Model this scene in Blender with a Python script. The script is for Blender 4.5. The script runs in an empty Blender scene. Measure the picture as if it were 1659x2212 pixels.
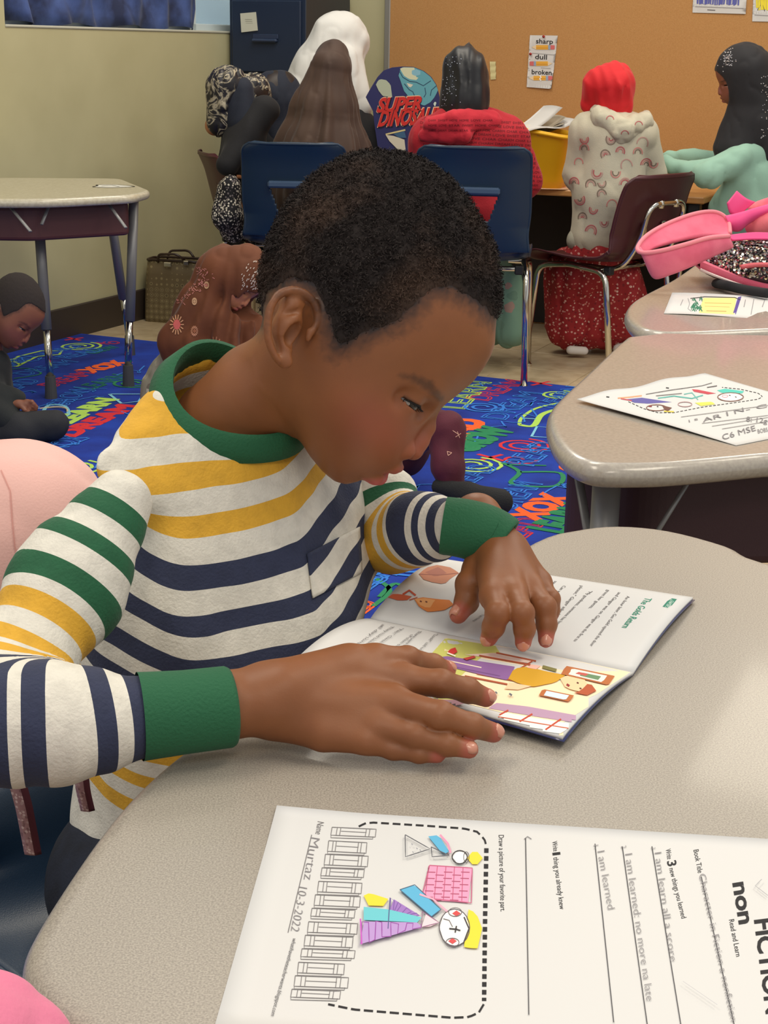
import bpy, math, random
import numpy as np
from mathutils import Vector, Matrix
rng = np.random.default_rng(7)
random.seed(7)
SC = bpy.context.scene
COL = SC.collection

# ------------------------------------------------------------------ camera
FPX, PW, PH = 3322.0, 1659.0, 2212.0
PITCH, ROLL = math.radians(16.85), 0.018
CAM = np.array([0.0, 0.0, 1.12])
F_ = np.array([0, math.cos(PITCH), -math.sin(PITCH)])
R0_ = np.array([1.0, 0, 0]); U0_ = np.array([0, math.sin(PITCH), math.cos(PITCH)])
R_ = math.cos(ROLL) * R0_ + math.sin(ROLL) * U0_
U_ = -math.sin(ROLL) * R0_ + math.cos(ROLL) * U0_
cd = bpy.data.cameras.new('camera')
cd.sensor_fit = 'VERTICAL'; cd.sensor_height = 36.0; cd.lens = 36.0 * FPX / PH
cd.clip_start = 0.02; cd.clip_end = 60
cam = bpy.data.objects.new('camera', cd); COL.objects.link(cam)
cam.matrix_world = Matrix(((R_[0], U_[0], -F_[0], CAM[0]), (R_[1], U_[1], -F_[1], CAM[1]), (R_[2], U_[2], -F_[2], CAM[2]), (0, 0, 0, 1)))
SC.camera = cam

# ------------------------------------------------------------------ light
SC.view_settings.view_transform = 'Standard'; SC.view_settings.look = 'None'
SC.view_settings.gamma = 1.0; SC.view_settings.use_curve_mapping = False
SC.view_settings.exposure = 0.0
w = bpy.data.worlds.new('world'); SC.world = w; w.use_nodes = True
bg = w.node_tree.nodes['Background']; bg.inputs[0].default_value = (0.90, 0.95, 1.0, 1); bg.inputs[1].default_value = 0.62

def area(name, loc, size, energy, color, rot=(0, 0, 0)):
    l = bpy.data.lights.new(name, 'AREA'); l.shape = 'RECTANGLE'; l.size = size[0]; l.size_y = size[1]
    l.energy = energy; l.color = color
    o = bpy.data.objects.new(name, l); o.location = loc; o.rotation_euler = rot; COL.objects.link(o)
    return o
WARM = (1.0, 0.90, 0.74)
for i, (x, y) in enumerate(((-1.0, 1.2), (1.2, 0.9), (0.0, 3.4), (1.9, 3.0), (1.6, 5.4), (-0.2, 5.6), (0.2, -1.2))):
    area('ceiling_light', (x, y, 2.75), (0.6, 1.2), 22, WARM, (0, 0, -0.42))

# ------------------------------------------------------------------ picture to place
def ray(px, py):
    d = F_ + R_ * ((px - PW / 2) / FPX) + U_ * ((PH / 2 - py) / FPX)
    return d
def at(px, py, Y):
    d = ray(px, py); return CAM + d * (Y / d[1])
def atz(px, py, z):
    d = ray(px, py); return CAM + d * ((z - CAM[2]) / d[2])
def proj(p):
    v = np.asarray(p) - CAM; zc = v @ F_
    return (PW / 2 + FPX * (v @ R_) / zc, PH / 2 - FPX * (v @ U_) / zc)
def pxm(Y):
    return FPX / (Y * math.cos(PITCH) + 0.05)     # rough pixels per metre

# ------------------------------------------------------------------ materials
def srgb(h):
    if isinstance(h, str):
        h = h.lstrip('#'); c = [int(h[i:i + 2], 16) / 255 for i in (0, 2, 4)]
    else:
        c = [v / 255 for v in h]
    return tuple((v / 12.92 if v <= 0.04045 else ((v + 0.055) / 1.055) ** 2.4) for v in c) + (1.0,)
_M = {}
def mat(name, col, rough=0.6, metal=0.0, noise=None, bump=0.0, bscale=200.0, spec=0.5, coat=0.0, sheen=0.0, trans=0.0, sss=0.0, coords='Object'):
    """col: colour; noise: (other colour, scale, detail, lo, hi)"""
    if name in _M: return _M[name]
    m = bpy.data.materials.new(name); m.use_nodes = True; nt = m.node_tree; N = nt.nodes; L = nt.links
    b = N['Principled BSDF']; c = srgb(col) if not (isinstance(col, tuple) and len(col) == 4) else col
    b.inputs['Base Color'].default_value = c; b.inputs['Roughness'].default_value = rough
    b.inputs['Metallic'].default_value = metal; b.inputs['Specular IOR Level'].default_value = spec
    if coat: b.inputs['Coat Weight'].default_value = coat; b.inputs['Coat Roughness'].default_value = 0.08
    if sheen: b.inputs['Sheen Weight'].default_value = sheen * .35; b.inputs['Sheen Roughness'].default_value = 0.4
    if trans: b.inputs['Transmission Weight'].default_value = trans
    if sss: b.inputs['Subsurface Weight'].default_value = sss; b.inputs['Subsurface Radius'].default_value = (0.012, 0.005, 0.003); b.inputs['Subsurface Scale'].default_value = 0.6
    m['bsdf'] = b.name
    tc = None
    if noise or bump:
        tc = N.new('ShaderNodeTexCoord')
    if noise:
        n = N.new('ShaderNodeTexNoise'); n.inputs['Scale'].default_value = noise[1]; n.inputs['Detail'].default_value = noise[2]
        L.new(tc.outputs[coords], n.inputs['Vector'])
        r = N.new('ShaderNodeValToRGB'); r.color_ramp.elements[0].position = noise[3]; r.color_ramp.elements[1].position = noise[4]
        r.color_ramp.elements[0].color = c; r.color_ramp.elements[1].color = srgb(noise[0])
        L.new(n.outputs['Fac'], r.inputs['Fac']); L.new(r.outputs['Color'], b.inputs['Base Color'])
    if bump:
        n2 = N.new('ShaderNodeTexNoise'); n2.inputs['Scale'].default_value = bscale; n2.inputs['Detail'].default_value = 3
        L.new(tc.outputs[coords], n2.inputs['Vector'])
        bp = N.new('ShaderNodeBump'); bp.inputs['Strength'].default_value = bump; bp.inputs['Distance'].default_value = 0.002
        L.new(n2.outputs['Fac'], bp.inputs['Height']); L.new(bp.outputs['Normal'], b.inputs['Normal'])
    _M[name] = m
    return m
def voro_mat(name, base, spots, scale, thr, rough=0.8, rnd=1.0, coords='Object', bump=0.0):
    """base cloth scattered with small printed spots of several colours"""
    if name in _M: return _M[name]
    m = mat(name, base, rough); nt = m.node_tree; N = nt.nodes; L = nt.links; b = N['Principled BSDF']
    tc = N.new('ShaderNodeTexCoord'); v = N.new('ShaderNodeTexVoronoi'); v.inputs['Scale'].default_value = scale
    v.inputs['Randomness'].default_value = rnd
    nz = N.new('ShaderNodeTexNoise'); nz.inputs['Scale'].default_value = scale * 2.2
    mx = N.new('ShaderNodeMixRGB'); mx.blend_type = 'ADD'; mx.inputs[0].default_value = 0.35 / scale
    L.new(tc.outputs[coords], nz.inputs['Vector']); L.new(tc.outputs[coords], mx.inputs[1]); L.new(nz.outputs['Color'], mx.inputs[2])
    L.new(mx.outputs[0], v.inputs['Vector'])
    lt = N.new('ShaderNodeMath'); lt.operation = 'LESS_THAN'; lt.inputs[1].default_value = thr * scale
    L.new(v.outputs['Distance'], lt.inputs[0])
    sep = N.new('ShaderNodeSeparateColor'); L.new(v.outputs['Color'], sep.inputs[0])
    r = N.new('ShaderNodeValToRGB'); r.color_ramp.interpolation = 'CONSTANT'
    el = r.color_ramp.elements
    while len(el) < len(spots): el.new(0.5)
    for i, c in enumerate(spots):
        el[i].position = i / len(spots); el[i].color = srgb(c)
    L.new(sep.outputs[0], r.inputs['Fac'])
    m2 = N.new('ShaderNodeMixRGB'); m2.inputs[1].default_value = srgb(base)
    L.new(lt.outputs[0], m2.inputs[0]); L.new(r.outputs['Color'], m2.inputs[2]); L.new(m2.outputs[0], b.inputs['Base Color'])
    if bump:
        n2 = N.new('ShaderNodeTexNoise'); n2.inputs['Scale'].default_value = 150; L.new(tc.outputs[coords], n2.inputs['Vector'])
        bp = N.new('ShaderNodeBump'); bp.inputs['Strength'].default_value = bump; bp.inputs['Distance'].default_value = 0.002
        L.new(n2.outputs['Fac'], bp.inputs['Height']); L.new(bp.outputs['Normal'], b.inputs['Normal'])
    return m

# ------------------------------------------------------------------ objects
def mesh_obj(name, V, Fc, m=None, parent=None, smooth=False, mats=None, fm=None, world=None):
    me = bpy.data.meshes.new(name)
    V = np.asarray(V, dtype=np.float64)
    me.from_pydata([tuple(v) for v in V] if len(V) < 20000 else V.tolist(), [], Fc if isinstance(Fc, list) else Fc.tolist())
    for mm in (mats or ([m] if m else [])): me.materials.append(mm)
    if fm is not None: me.polygons.foreach_set('material_index', np.asarray(fm, dtype=np.int32))
    if smooth: me.polygons.foreach_set('use_smooth', np.ones(len(me.polygons), dtype=bool))
    me.update()
    o = bpy.data.objects.new(name, me); COL.objects.link(o)
    if parent is not None: o.parent = parent
    return o
def thing(name, label, cat, loc=(0, 0, 0), rz=0.0, group=None):
    o = bpy.data.objects.new(name, None); COL.objects.link(o); o.empty_display_size = 0.05
    o.location = tuple(loc); o.rotation_euler = (0, 0, rz)
    o['label'] = label; o['category'] = cat
    if group: o['group'] = group
    return o
def tag(o, label=None, cat=None, group=None, kind=None):
    if label: o['label'] = label
    if cat: o['category'] = cat
    if group: o['group'] = group
    if kind: o['kind'] = kind
    return o
def dup(root):
    r = root.copy(); COL.objects.link(r)
    for ch in list(root.children):
        c = ch.copy(); COL.objects.link(c); c.parent = r
        for g in list(ch.children):
            d = g.copy(); COL.objects.link(d); d.parent = c
    return r
def local(root, P):
    """world points to the root's own frame"""
    P = np.asarray(P, dtype=float); rz = root.rotation_euler[2]; c, s = math.cos(-rz), math.sin(-rz)
    q = P - np.array(root.location); return np.stack([c * q[..., 0] - s * q[..., 1], s * q[..., 0] + c * q[..., 1], q[..., 2]], -1)

class MB:
    def __init__(s): s.v = []; s.f = []; s.m = []; s.mi = 0
    def add(s, V, Fc):
        n = len(s.v); s.v += [tuple(p) for p in V]; s.f += [tuple(i + n for i in f) for f in Fc]; s.m += [s.mi] * len(Fc)
    def box(s, c, d, M=None, bev=0.0):
        x, y, z = d[0] / 2, d[1] / 2, d[2] / 2
        if bev <= 0:
            V = [(sx * x, sy * y, sz * z) for sz in (-1, 1) for sx, sy in ((-1, -1), (1, -1), (1, 1), (-1, 1))]
            Fc = [(3, 2, 1, 0), (4, 5, 6, 7), (0, 1, 5, 4), (1, 2, 6, 5), (2, 3, 7, 6), (3, 0, 4, 7)]
        else:
            b = min(bev, x * .9, y * .9, z * .9); rings = []
            for zz, ins in ((-z, b), (-z + b, 0), (z - b, 0), (z, b)):
                ring = []
                for sx, sy in ((-1, -1), (1, -1), (1, 1), (-1, 1)):
                    a = (sx * (x - ins), sy * (y - ins))
                    if sx * sy > 0: ring += [(sx * (x - ins), sy * (y - b - 0), zz), (sx * (x - b), sy * (y - ins), zz)]
                    else: ring += [(sx * (x - b), sy * (y - ins), zz), (sx * (x - ins), sy * (y - b), zz)]
                # order check is handled by angular sort
                ring.sort(key=lambda p: math.atan2(p[1] / max(y, 1e-9), p[0] / max(x, 1e-9)))
                rings.append(ring)
            V = [p for r in rings for p in r]; Fc = []
            for k in range(3):
                for i in range(8):
                    j = (i + 1) % 8; Fc.append((k * 8 + i, k * 8 + j, k * 8 + 8 + j, k * 8 + 8 + i))
            Fc.append(tuple(range(7, -1, -1))); Fc.append(tuple(range(24, 32)))
        V = np.array(V)
        if M is not None: V = V @ np.asarray(M).T
        s.add(V + np.asarray(c), Fc); return s
    def tube(s, pts, r, n=10, cap=True, flat=1.0, closed=False):
        P = [np.asarray(p, float) for p in pts]; m = len(P); rs = r if hasattr(r, '__len__') else [r] * m
        V = []; up = None
        for i in range(m):
            if closed: t = P[(i + 1) % m] - P[i - 1]
            else: t = P[min(i + 1, m - 1)] - P[max(i - 1, 0)]
            t = t / (np.linalg.norm(t) + 1e-12)
            if up is None:
                up = np.array([0, 0, 1.0]) if abs(t[2]) < 0.9 else np.array([1.0, 0, 0])
            a = np.cross(up, t); a /= np.linalg.norm(a) + 1e-12; b = np.cross(t, a); up = b
            for k in range(n):
                an = 2 * math.pi * k / n; V.append(P[i] + rs[i] * (math.cos(an) * a + flat * math.sin(an) * b))
        Fc = []
        for i in range(m if closed else m - 1):
            for k in range(n):
                j = (k + 1) % n; i2 = (i + 1) % m; Fc.append((i * n + k, i * n + j, i2 * n + j, i2 * n + k))
        if cap and not closed: Fc.append(tuple(range(n - 1, -1, -1))); Fc.append(tuple(range((m - 1) * n, m * n)))
        s.add(V, Fc); return s
    def cyl(s, c, r, h, n=16, r2=None):
        c = np.asarray(c, float); return s.tube([c, c + np.array([0, 0, h])], [r, r if r2 is None else r2], n)
    def grid(s, G, closed_u=False):
        G = np.asarray(G); a, b = G.shape[:2]; Fc = []
        for i in range(a - 1):
            for j in range(b if closed_u else b - 1):
                k = (j + 1) % b; Fc.append((i * b + j, i * b + k, (i + 1) * b + k, (i + 1) * b + j))
        s.add(G.reshape(-1, 3), Fc); return s
    def strip(s, pts, wd, z=None):
        """flat ribbon along 2D/3D points lying in xy (normal z)"""
        P = np.array([(p[0], p[1], (p[2] if len(p) > 2 else 0) if z is None else z) for p in pts], float)
        T = np.gradient(P, axis=0) if len(P) > 2 else np.array([P[1] - P[0]] * 2); T /= np.linalg.norm(T, axis=1)[:, None] + 1e-12
        Nn = np.stack([-T[:, 1], T[:, 0], 0 * T[:, 0]], 1) * wd / 2
        s.grid(np.stack([P - Nn, P + Nn], 1)); return s
    def poly(s, pts, z=0.0):
        s.add([(p[0], p[1], p[2] if len(p) > 2 else z) for p in pts], [tuple(range(len(pts)))]); return s
    def build(s, name, m=None, parent=None, smooth=False, mats=None):
        return mesh_obj(name, np.array(s.v), s.f, m, parent, smooth, mats, s.m if mats else None)

def arc(c, r, a0, a1, n, ax=(1, 0, 0), ay=(0, 1, 0)):
    c = np.asarray(c, float); ax = np.asarray(ax, float); ay = np.asarray(ay, float)
    return [c + r * (math.cos(a0 + (a1 - a0) * i / n) * ax + math.sin(a0 + (a1 - a0) * i / n) * ay) for i in range(n + 1)]
def fillet(pts, r, n=6):
    """polyline with rounded inner corners"""
    P = [np.asarray(p, float) for p in pts]; out = [P[0]]
    rr = r if hasattr(r, '__len__') else [r] * len(P)
    for i in range(1, len(P) - 1):
        a, b, c = P[i - 1], P[i], P[i + 1]; u = (a - b); v = (c - b); lu, lv = np.linalg.norm(u), np.linalg.norm(v)
        d = min(rr[i], lu * .48, lv * .48); p0 = b + u / lu * d; p1 = b + v / lv * d
        for k in range(n + 1):
            t = k / n; out.append((1 - t) ** 2 * p0 + 2 * t * (1 - t) * b + t * t * p1)
    out.append(P[-1]); return out
def spline(pts, n=8, closed=False):
    P = np.array(pts, float); m = len(P); out = []
    rng_ = range(m if closed else m - 1)
    for i in rng_:
        if closed: p0, p1, p2, p3 = P[i - 1], P[i], P[(i + 1) % m], P[(i + 2) % m]
        else: p0, p1, p2, p3 = P[max(i - 1, 0)], P[i], P[i + 1], P[min(i + 2, m - 1)]
        for k in range(n):
            t = k / n
            out.append(0.5 * ((2 * p1) + (-p0 + p2) * t + (2 * p0 - 5 * p1 + 4 * p2 - p3) * t * t + (-p0 + 3 * p1 - 3 * p2 + p3) * t ** 3))
    if not closed: out.append(P[-1])
    return np.array(out)
def slab(mb, outline, z0, z1, bev=0.008, nb=3):
    """horizontal slab from an outline (ccw, xy), edges rounded"""
    O = np.array(outline, float)[:, :2]
    T = np.roll(O, -1, 0) - np.roll(O, 1, 0); T /= np.linalg.norm(T, axis=1)[:, None] + 1e-12
    Nn = np.stack([T[:, 1], -T[:, 0]], 1); rings = []
    for k in range(nb + 1):
        a = math.pi / 2 * k / nb; rings.append((O - Nn * bev * (1 - math.sin(a)), z0 + bev * (1 - math.cos(a))))
    for k in range(nb + 1):
        a = math.pi / 2 * k / nb; rings.append((O - Nn * bev * (1 - math.cos(a)), z1 - bev * (1 - math.sin(a))))
    G = np.array([[(p[0], p[1], z) for p in r] for r, z in rings]); n = len(O)
    mb.grid(G, closed_u=True)
    base = len(mb.v) - G.shape[0] * n
    mb.f.append(tuple(base + i for i in range(n - 1, -1, -1))); mb.m.append(mb.mi)
    mb.f.append(tuple(base + (G.shape[0] - 1) * n + i for i in range(n))); mb.m.append(mb.mi)
    return mb

_txt = {}
def text_geo(s, outline=0.0, bold=0.0):
    """(verts, faces) of lettering one unit high, from the built-in font"""
    k = (s, outline, bold)
    if k in _txt: return _txt[k]
    c = bpy.data.curves.new('lettering', 'FONT'); c.body = s; c.size = 1.0; c.resolution_u = 3
    if outline: c.fill_mode = 'NONE'; c.bevel_depth = outline; c.bevel_resolution = 0
    elif bold: c.offset = bold
    o = bpy.data.objects.new('lettering', c); COL.objects.link(o)
    dg = bpy.context.evaluated_depsgraph_get(); me = bpy.data.meshes.new_from_object(o.evaluated_get(dg))
    V = np.array([v.co[:] for v in me.vertices]).reshape(-1, 3); Fc = [tuple(p.vertices) for p in me.polygons]
    bpy.data.objects.remove(o); bpy.data.curves.remove(c); bpy.data.meshes.remove(me)
    _txt[k] = (V, Fc); return _txt[k]
def put_text(mb, s, org, ux, uy, h, width=None, outline=0.0, lift=None, bold=0.0, mapf=None, slant=0.0):
    """lettering from org along ux with letter height h along uy"""
    V, Fc = text_geo(s, outline, bold)
    if not len(V): return
    V = V.copy(); x0, x1 = V[:, 0].min(), V[:, 0].max(); sx = (width / (x1 - x0)) if width else h / 0.72
    ux = np.asarray(ux, float); uy = np.asarray(uy, float); nz = np.cross(ux, uy) if len(ux) == 3 else None
    X = (V[:, 0] - x0) * sx + slant * V[:, 1] * h; Y = V[:, 1] * h / 0.72
    P = np.asarray(org, float) + X[:, None] * ux + Y[:, None] * uy + (V[:, 2] * h)[:, None] * nz * 0.3
    mb.add(P if mapf is None else mapf(P), Fc)

from mathutils.bvhtree import BVHTree
def bvh(V, Q): return BVHTree.FromPolygons([tuple(v) for v in V], [tuple(int(i) for i in q) for q in Q])
def drape(T, pts, eps=.0015, Y=None, fallback=None):
    """picture points dropped onto a surface along the view, lifted by eps"""
    out = []; last = fallback
    for p in pts:
        d = ray(p[0], p[1]); d = d / np.linalg.norm(d); h = T.ray_cast(Vector(CAM), Vector(d))
        if h[0] is None: out.append(None); continue
        out.append(np.array(h[0]) - d * eps)
    return out
# ------------------------------------------------------------------ implicit surfaces
def vnoise(P, scale, seed=0):
    Q = P * scale + seed * 17.31; I = np.floor(Q).astype(np.int64); f = (Q - I).astype(np.float32); f = f * f * (3 - 2 * f)
    def h(x, y, z):
        n = (x * 374761393 + y * 668265263 + z * 2147483647 + seed * 974711) & 0xffffffff
        n = ((n ^ (n >> 13)) * 1274126177) & 0xffffffff
        return (((n ^ (n >> 16)) & 0xffff) / 32767.5 - 1).astype(np.float32)
    x, y, z = I[..., 0], I[..., 1], I[..., 2]; r = 0
    for dx in (0, 1):
        for dy in (0, 1):
            for dz in (0, 1):
                wgt = (f[..., 0] if dx else 1 - f[..., 0]) * (f[..., 1] if dy else 1 - f[..., 1]) * (f[..., 2] if dz else 1 - f[..., 2])
                r = r + wgt * h(x + dx, y + dy, z + dz)
    return r
def smin(a, b, k):
    h = np.clip(0.5 + 0.5 * (b - a) / k, 0, 1); return b + (a - b) * h - k * h * (1 - h)
def smax(a, b, k): return -smin(-a, -b, k)
def sell(P, c, r, M=None):
    q = P - np.asarray(c, np.float32)
    if M is not None: q = q @ np.asarray(M, np.float32)      # columns of M: local axes
    r = np.asarray(r, np.float32); k0 = np.linalg.norm(q / r, axis=-1); k1 = np.linalg.norm(q / (r * r), axis=-1)
    return k0 * (k0 - 1) / (k1 + 1e-9)
def scone(P, a, b, ra, rb):
    a = np.asarray(a, np.float32); b = np.asarray(b, np.float32); ba = b - a; q = P - a
    t = np.clip((q @ ba) / (ba @ ba + 1e-12), 0, 1); return np.linalg.norm(q - t[..., None] * ba, axis=-1) - (ra + (rb - ra) * t)
def schain(P, pts, rs, k=0.01):
    d = None
    for i in range(len(pts) - 1):
        e = scone(P, pts[i], pts[i + 1], rs[i], rs[i + 1]); d = e if d is None else smin(d, e, k)
    return d
def chain_param(P, pts):
    """arc-length position along a chain of points (nearest segment, softly blended) and distance"""
    pts = [np.asarray(p, float) for p in pts]; best = None; acc = 0.0; num = 0; den = 0
    for i in range(len(pts) - 1):
        a, b = pts[i], pts[i + 1]; L = np.linalg.norm(b - a); t = np.clip(((P - a) @ (b - a)) / (L * L), 0, 1) if 0 < i < len(pts) - 2 else (
            np.clip(((P - a) @ (b - a)) / (L * L), -5 if i == 0 else 0, 5 if i == len(pts) - 2 else 1))
        d = np.linalg.norm(P - (a + t[..., None] * (b - a)), axis=-1); wt = np.exp(-np.minimum(d / 0.004, 60)) + 1e-30
        num = num + wt * (acc + t * L); den = den + wt; acc += L
    return num / den
def make_grid(lo, hi, h):
    ax = [np.arange(lo[i], hi[i] + h, h, dtype=np.float32) for i in range(3)]
    return np.stack(np.meshgrid(*ax, indexing='ij'), -1)
def nets(Fd, lo, h):
    """naive surface nets -> verts, quads"""
    S = Fd < 0; nx, ny, nz = Fd.shape
    cnt = np.zeros((nx - 1, ny - 1, nz - 1), np.float32); acc = np.zeros((nx - 1, ny - 1, nz - 1, 3), np.float32)
    for axis in range(3):
        sl0 = [slice(None)] * 3; sl1 = [slice(None)] * 3; sl0[axis] = slice(0, -1); sl1[axis] = slice(1, None)
        A = Fd[tuple(sl0)]; B = Fd[tuple(sl1)]; cr = (A < 0) != (B < 0); den = np.where(cr, A - B, 1); t = np.where(cr, A / den, 0)
        o = [i for i in range(3) if i != axis]
        for d0 in (0, 1):
            for d1 in (0, 1):
                s = [slice(None)] * 3; s[o[0]] = slice(d0, d0 + Fd.shape[o[0]] - 1); s[o[1]] = slice(d1, d1 + Fd.shape[o[1]] - 1)
                c = cr[tuple(s)]; tt = t[tuple(s)]; cnt += c
                acc[..., axis] += np.where(c, tt, 0); acc[..., o[0]] += c * d0; acc[..., o[1]] += c * d1
    act = cnt > 0; idx = -np.ones(cnt.shape, np.int64); idx[act] = np.arange(act.sum())
    ijk = np.argwhere(act); V = (ijk + acc[act] / cnt[act][:, None]) * h + np.asarray(lo)
    Q = []
    for axis in range(3):
        o = [(axis + 1) % 3, (axis + 2) % 3]
        sl0 = [slice(None)] * 3; sl1 = [slice(None)] * 3; sl0[axis] = slice(0, -1); sl1[axis] = slice(1, None)
        s0 = S[tuple(sl0)]; s1 = S[tuple(sl1)]; cr = s0 != s1
        s = [slice(None)] * 3; s[o[0]] = slice(1, -1); s[o[1]] = slice(1, -1); E = np.argwhere(cr[tuple(s)])
        if not len(E): continue
        E[:, o[0]] += 1; E[:, o[1]] += 1; fl = s0[tuple(E.T)]
        def cid(d0, d1):
            e = E.copy(); e[:, o[0]] -= d0; e[:, o[1]] -= d1; return idx[tuple(e.T)]
        q = np.stack([cid(1, 1), cid(0, 1), cid(0, 0), cid(1, 0)], 1); q[~fl] = q[~fl][:, ::-1]; Q.append(q)
    return V, np.concatenate(Q)
def relax(V, Q, it=2, lam=0.5):
    V = np.asarray(V, float)
    for _ in range(it):
        s = np.zeros_like(V); n = np.zeros(len(V))
        for k in range(4):
            a, b = Q[:, k], Q[:, (k + 1) % 4]
            for c in range(3): s[:, c] += np.bincount(a, V[b, c], len(V)) + np.bincount(b, V[a, c], len(V))
            n += np.bincount(a, minlength=len(V)) + np.bincount(b, minlength=len(V))
        V = V + lam * (s / np.maximum(n, 1)[:, None] - V)
    return V
def sculpt(fn, lo, hi, h, it=2):
    lo = np.asarray(lo, float); hi = np.asarray(hi, float)
    G = make_grid(lo, hi, h); Fd = fn(G)
    Fd[0], Fd[-1] = np.maximum(Fd[0], h), np.maximum(Fd[-1], h); Fd[:, 0] = np.maximum(Fd[:, 0], h); Fd[:, -1] = np.maximum(Fd[:, -1], h)
    Fd[:, :, 0] = np.maximum(Fd[:, :, 0], h); Fd[:, :, -1] = np.maximum(Fd[:, :, -1], h)
    V, Q = nets(Fd, lo, h); return relax(V, Q, it), Q
def attr(o, name, vals):
    a = o.data.attributes.new(name, 'FLOAT', 'POINT'); a.data.foreach_set('value', np.asarray(vals, dtype=np.float32))
def cattr(o, name, cols):
    a = o.data.color_attributes.new(name, 'FLOAT_COLOR', 'POINT'); c = np.ones((len(cols), 4), np.float32); c[:, :3] = cols
    a.data.foreach_set('color', c.ravel())
def rotm(x=0, y=0, z=0):
    return np.array(Matrix.Rotation(z, 3, 'Z') @ Matrix.Rotation(y, 3, 'Y') @ Matrix.Rotation(x, 3, 'X'))
# ------------------------------------------------------------------ the setting
A_ = np.array([0.4083, 0.9129, 0.0]); B_ = np.array([0.9129, -0.4083, 0.0]); Z_ = np.array([0, 0, 1.0])
W0 = atz(304, 691, 0.0)
def on_left(px, py):
    d = ray(px, py); t = ((W0 - CAM) @ B_) / (d @ B_); P = CAM + d * t; return (P - W0) @ A_, P[2]
S_CAB = on_left(492, 120)[0]
CORNER = W0 + A_ * (S_CAB + 0.47)
def on_back(px, py):
    d = ray(px, py); t = ((CORNER - CAM) @ A_) / (d @ A_); P = CAM + d * t; return (P - CORNER) @ B_, P[2]
MR = np.stack([B_, A_, Z_], 1)                       # room axes: x along back wall, y into the room depth
def roomp(s, t, z): return CORNER + B_ * s + A_ * t + Z_ * z

m_green = mat('painted_wall', (192, 185, 145), 0.6, noise=((184, 177, 137), 4, 3, .35, .7), bump=0.06, bscale=60)
m_cork = mat('tan_cork', (194, 145, 90), 0.9, noise=((180, 130, 76), 260, 3, .3, .7), bump=0.25, bscale=400)
m_floor = mat('floor_tile', (200, 180, 146), 0.35, noise=((178, 156, 122), 14, 8, .4, .68))
m_base = mat('dark_rubber', (62, 52, 44), 0.5)
m_alu = mat('aluminium_trim', (168, 165, 158), 0.4, 0.6)

mb = MB(); mb.add([(-6, -3, 0), (8, -3, 0), (8, 9, 0), (-6, 9, 0)], [(0, 1, 2, 3)])
mb.add([(-6, -3, -.1), (8, -3, -.1), (8, 9, -.1), (-6, 9, -.1)], [(3, 2, 1, 0)])
fl = mb.build('floor', mat('grout', (140, 122, 96), 0.8)); tag(fl, kind='structure')
# floor tiles that show: 30 cm squares laid with the room
tile = None; T = 0.305; nt_ = 0
for i in range(-2, 16):
    for j in range(-16, 3):
        c = roomp(i * T + 0.02, j * T - 0.03, 0)
        if c[1] > CORNER[1] + 2 or c[1] < 2.6: continue
        x, y = proj(c)
        rel = c - W0
        if not (-60 < x < 1750 and 560 < y < 1300) or rel @ B_ < -0.12 or (c - CORNER) @ A_ > 0.1: continue
        if tile is None:
            q = MB(); q.box((0, 0, 0.0015), (T - .002, T - .002, 0.003), bev=0.0008)
            tile = q.build('tile', m_floor, fl); o = tile
        else:
            o = tile.copy(); COL.objects.link(o); o.parent = fl
        o.location = tuple(c); o.rotation_euler = (0, 0, math.atan2(B_[1], B_[0])); nt_ += 1

# left wall with its window opening
s0, zs = on_left(11, 56); s1, zs2 = on_left(700, 78); zs = (zs + on_left(470, 70)[1]) / 2; s1 = S_CAB + 0.36
def lw(mb, sa, sb, za, zb, th=0.14):
    c = W0 + A_ * (sa + sb) / 2 - B_ * th / 2 + Z_ * (za + zb) / 2; mb.box(c, (th, sb - sa, zb - za), MR)
mb = MB(); lw(mb, -5, S_CAB + .61, 0, zs); lw(mb, -5, s0, zs, 2.8); lw(mb, s1, S_CAB + .61, zs, 2.8); lw(mb, s0, s1, 2.35, 2.8)
tag(mb.build('wall_left', m_green), kind='structure')
mb = MB(); c = CORNER + A_ * 0.07 + B_ * 2.4 + Z_ * 1.4; mb.box(c, (5.2, 0.14, 2.8), MR)
tag(mb.build('wall_back', m_green), kind='structure')
mb = MB(); mb.box(W0 + A_ * (-2.1) + B_ * 0.006 + Z_ * 0.065, (0.012, (S_CAB + 2.6) * 2, 0.13), MR, bev=0.004)
tag(mb.build('baseboard_left', m_base), kind='structure')
mb = MB(); mb.box(CORNER - A_ * 0.006 + B_ * 2.4 + Z_ * 0.065, (4.8, 0.012, 0.13), MR, bev=0.004)
tag(mb.build('baseboard_back', m_base), kind='structure')
# window frame, glass
wf = MB()
def lf(mb, sa, sb, za, zb, off, th):
    c = W0 + A_ * (sa + sb) / 2 - B_ * off + Z_ * (za + zb) / 2; mb.box(c, (th, sb - sa, zb - za), MR, bev=0.003)
fw = 0.035
lf(wf, s0, s0 + fw, zs, 2.35, 0.10, 0.05); lf(wf, s1 - fw, s1, zs, 2.35, 0.10, 0.05); lf(wf, s0, s1, zs, zs + fw, 0.10, 0.05); lf(wf, s0, s1, 2.35 - fw, 2.35, 0.10, 0.05)
sm = on_left(452, 30)[0]
lf(wf, sm - .016, sm + .016, zs, 2.35, 0.10, 0.05)
win = wf.build('window_1', mat('white_frame', (206, 218, 222), 0.4)); tag(win, kind='structure')
g = MB(); lf(g, s0 + .02, s1 - .02, zs + .02, 2.33, 0.115, 0.006)
gl = g.build('pane', mat('window_glass', (215, 238, 246), 0.25, trans=0.85), win)
g = MB(); lf(g, s0, s1, zs - .004, zs + .006, 0.055, 0.12); g.build('window_sill', mat('sill_paint', (196, 194, 176), 0.5), win)
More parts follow.
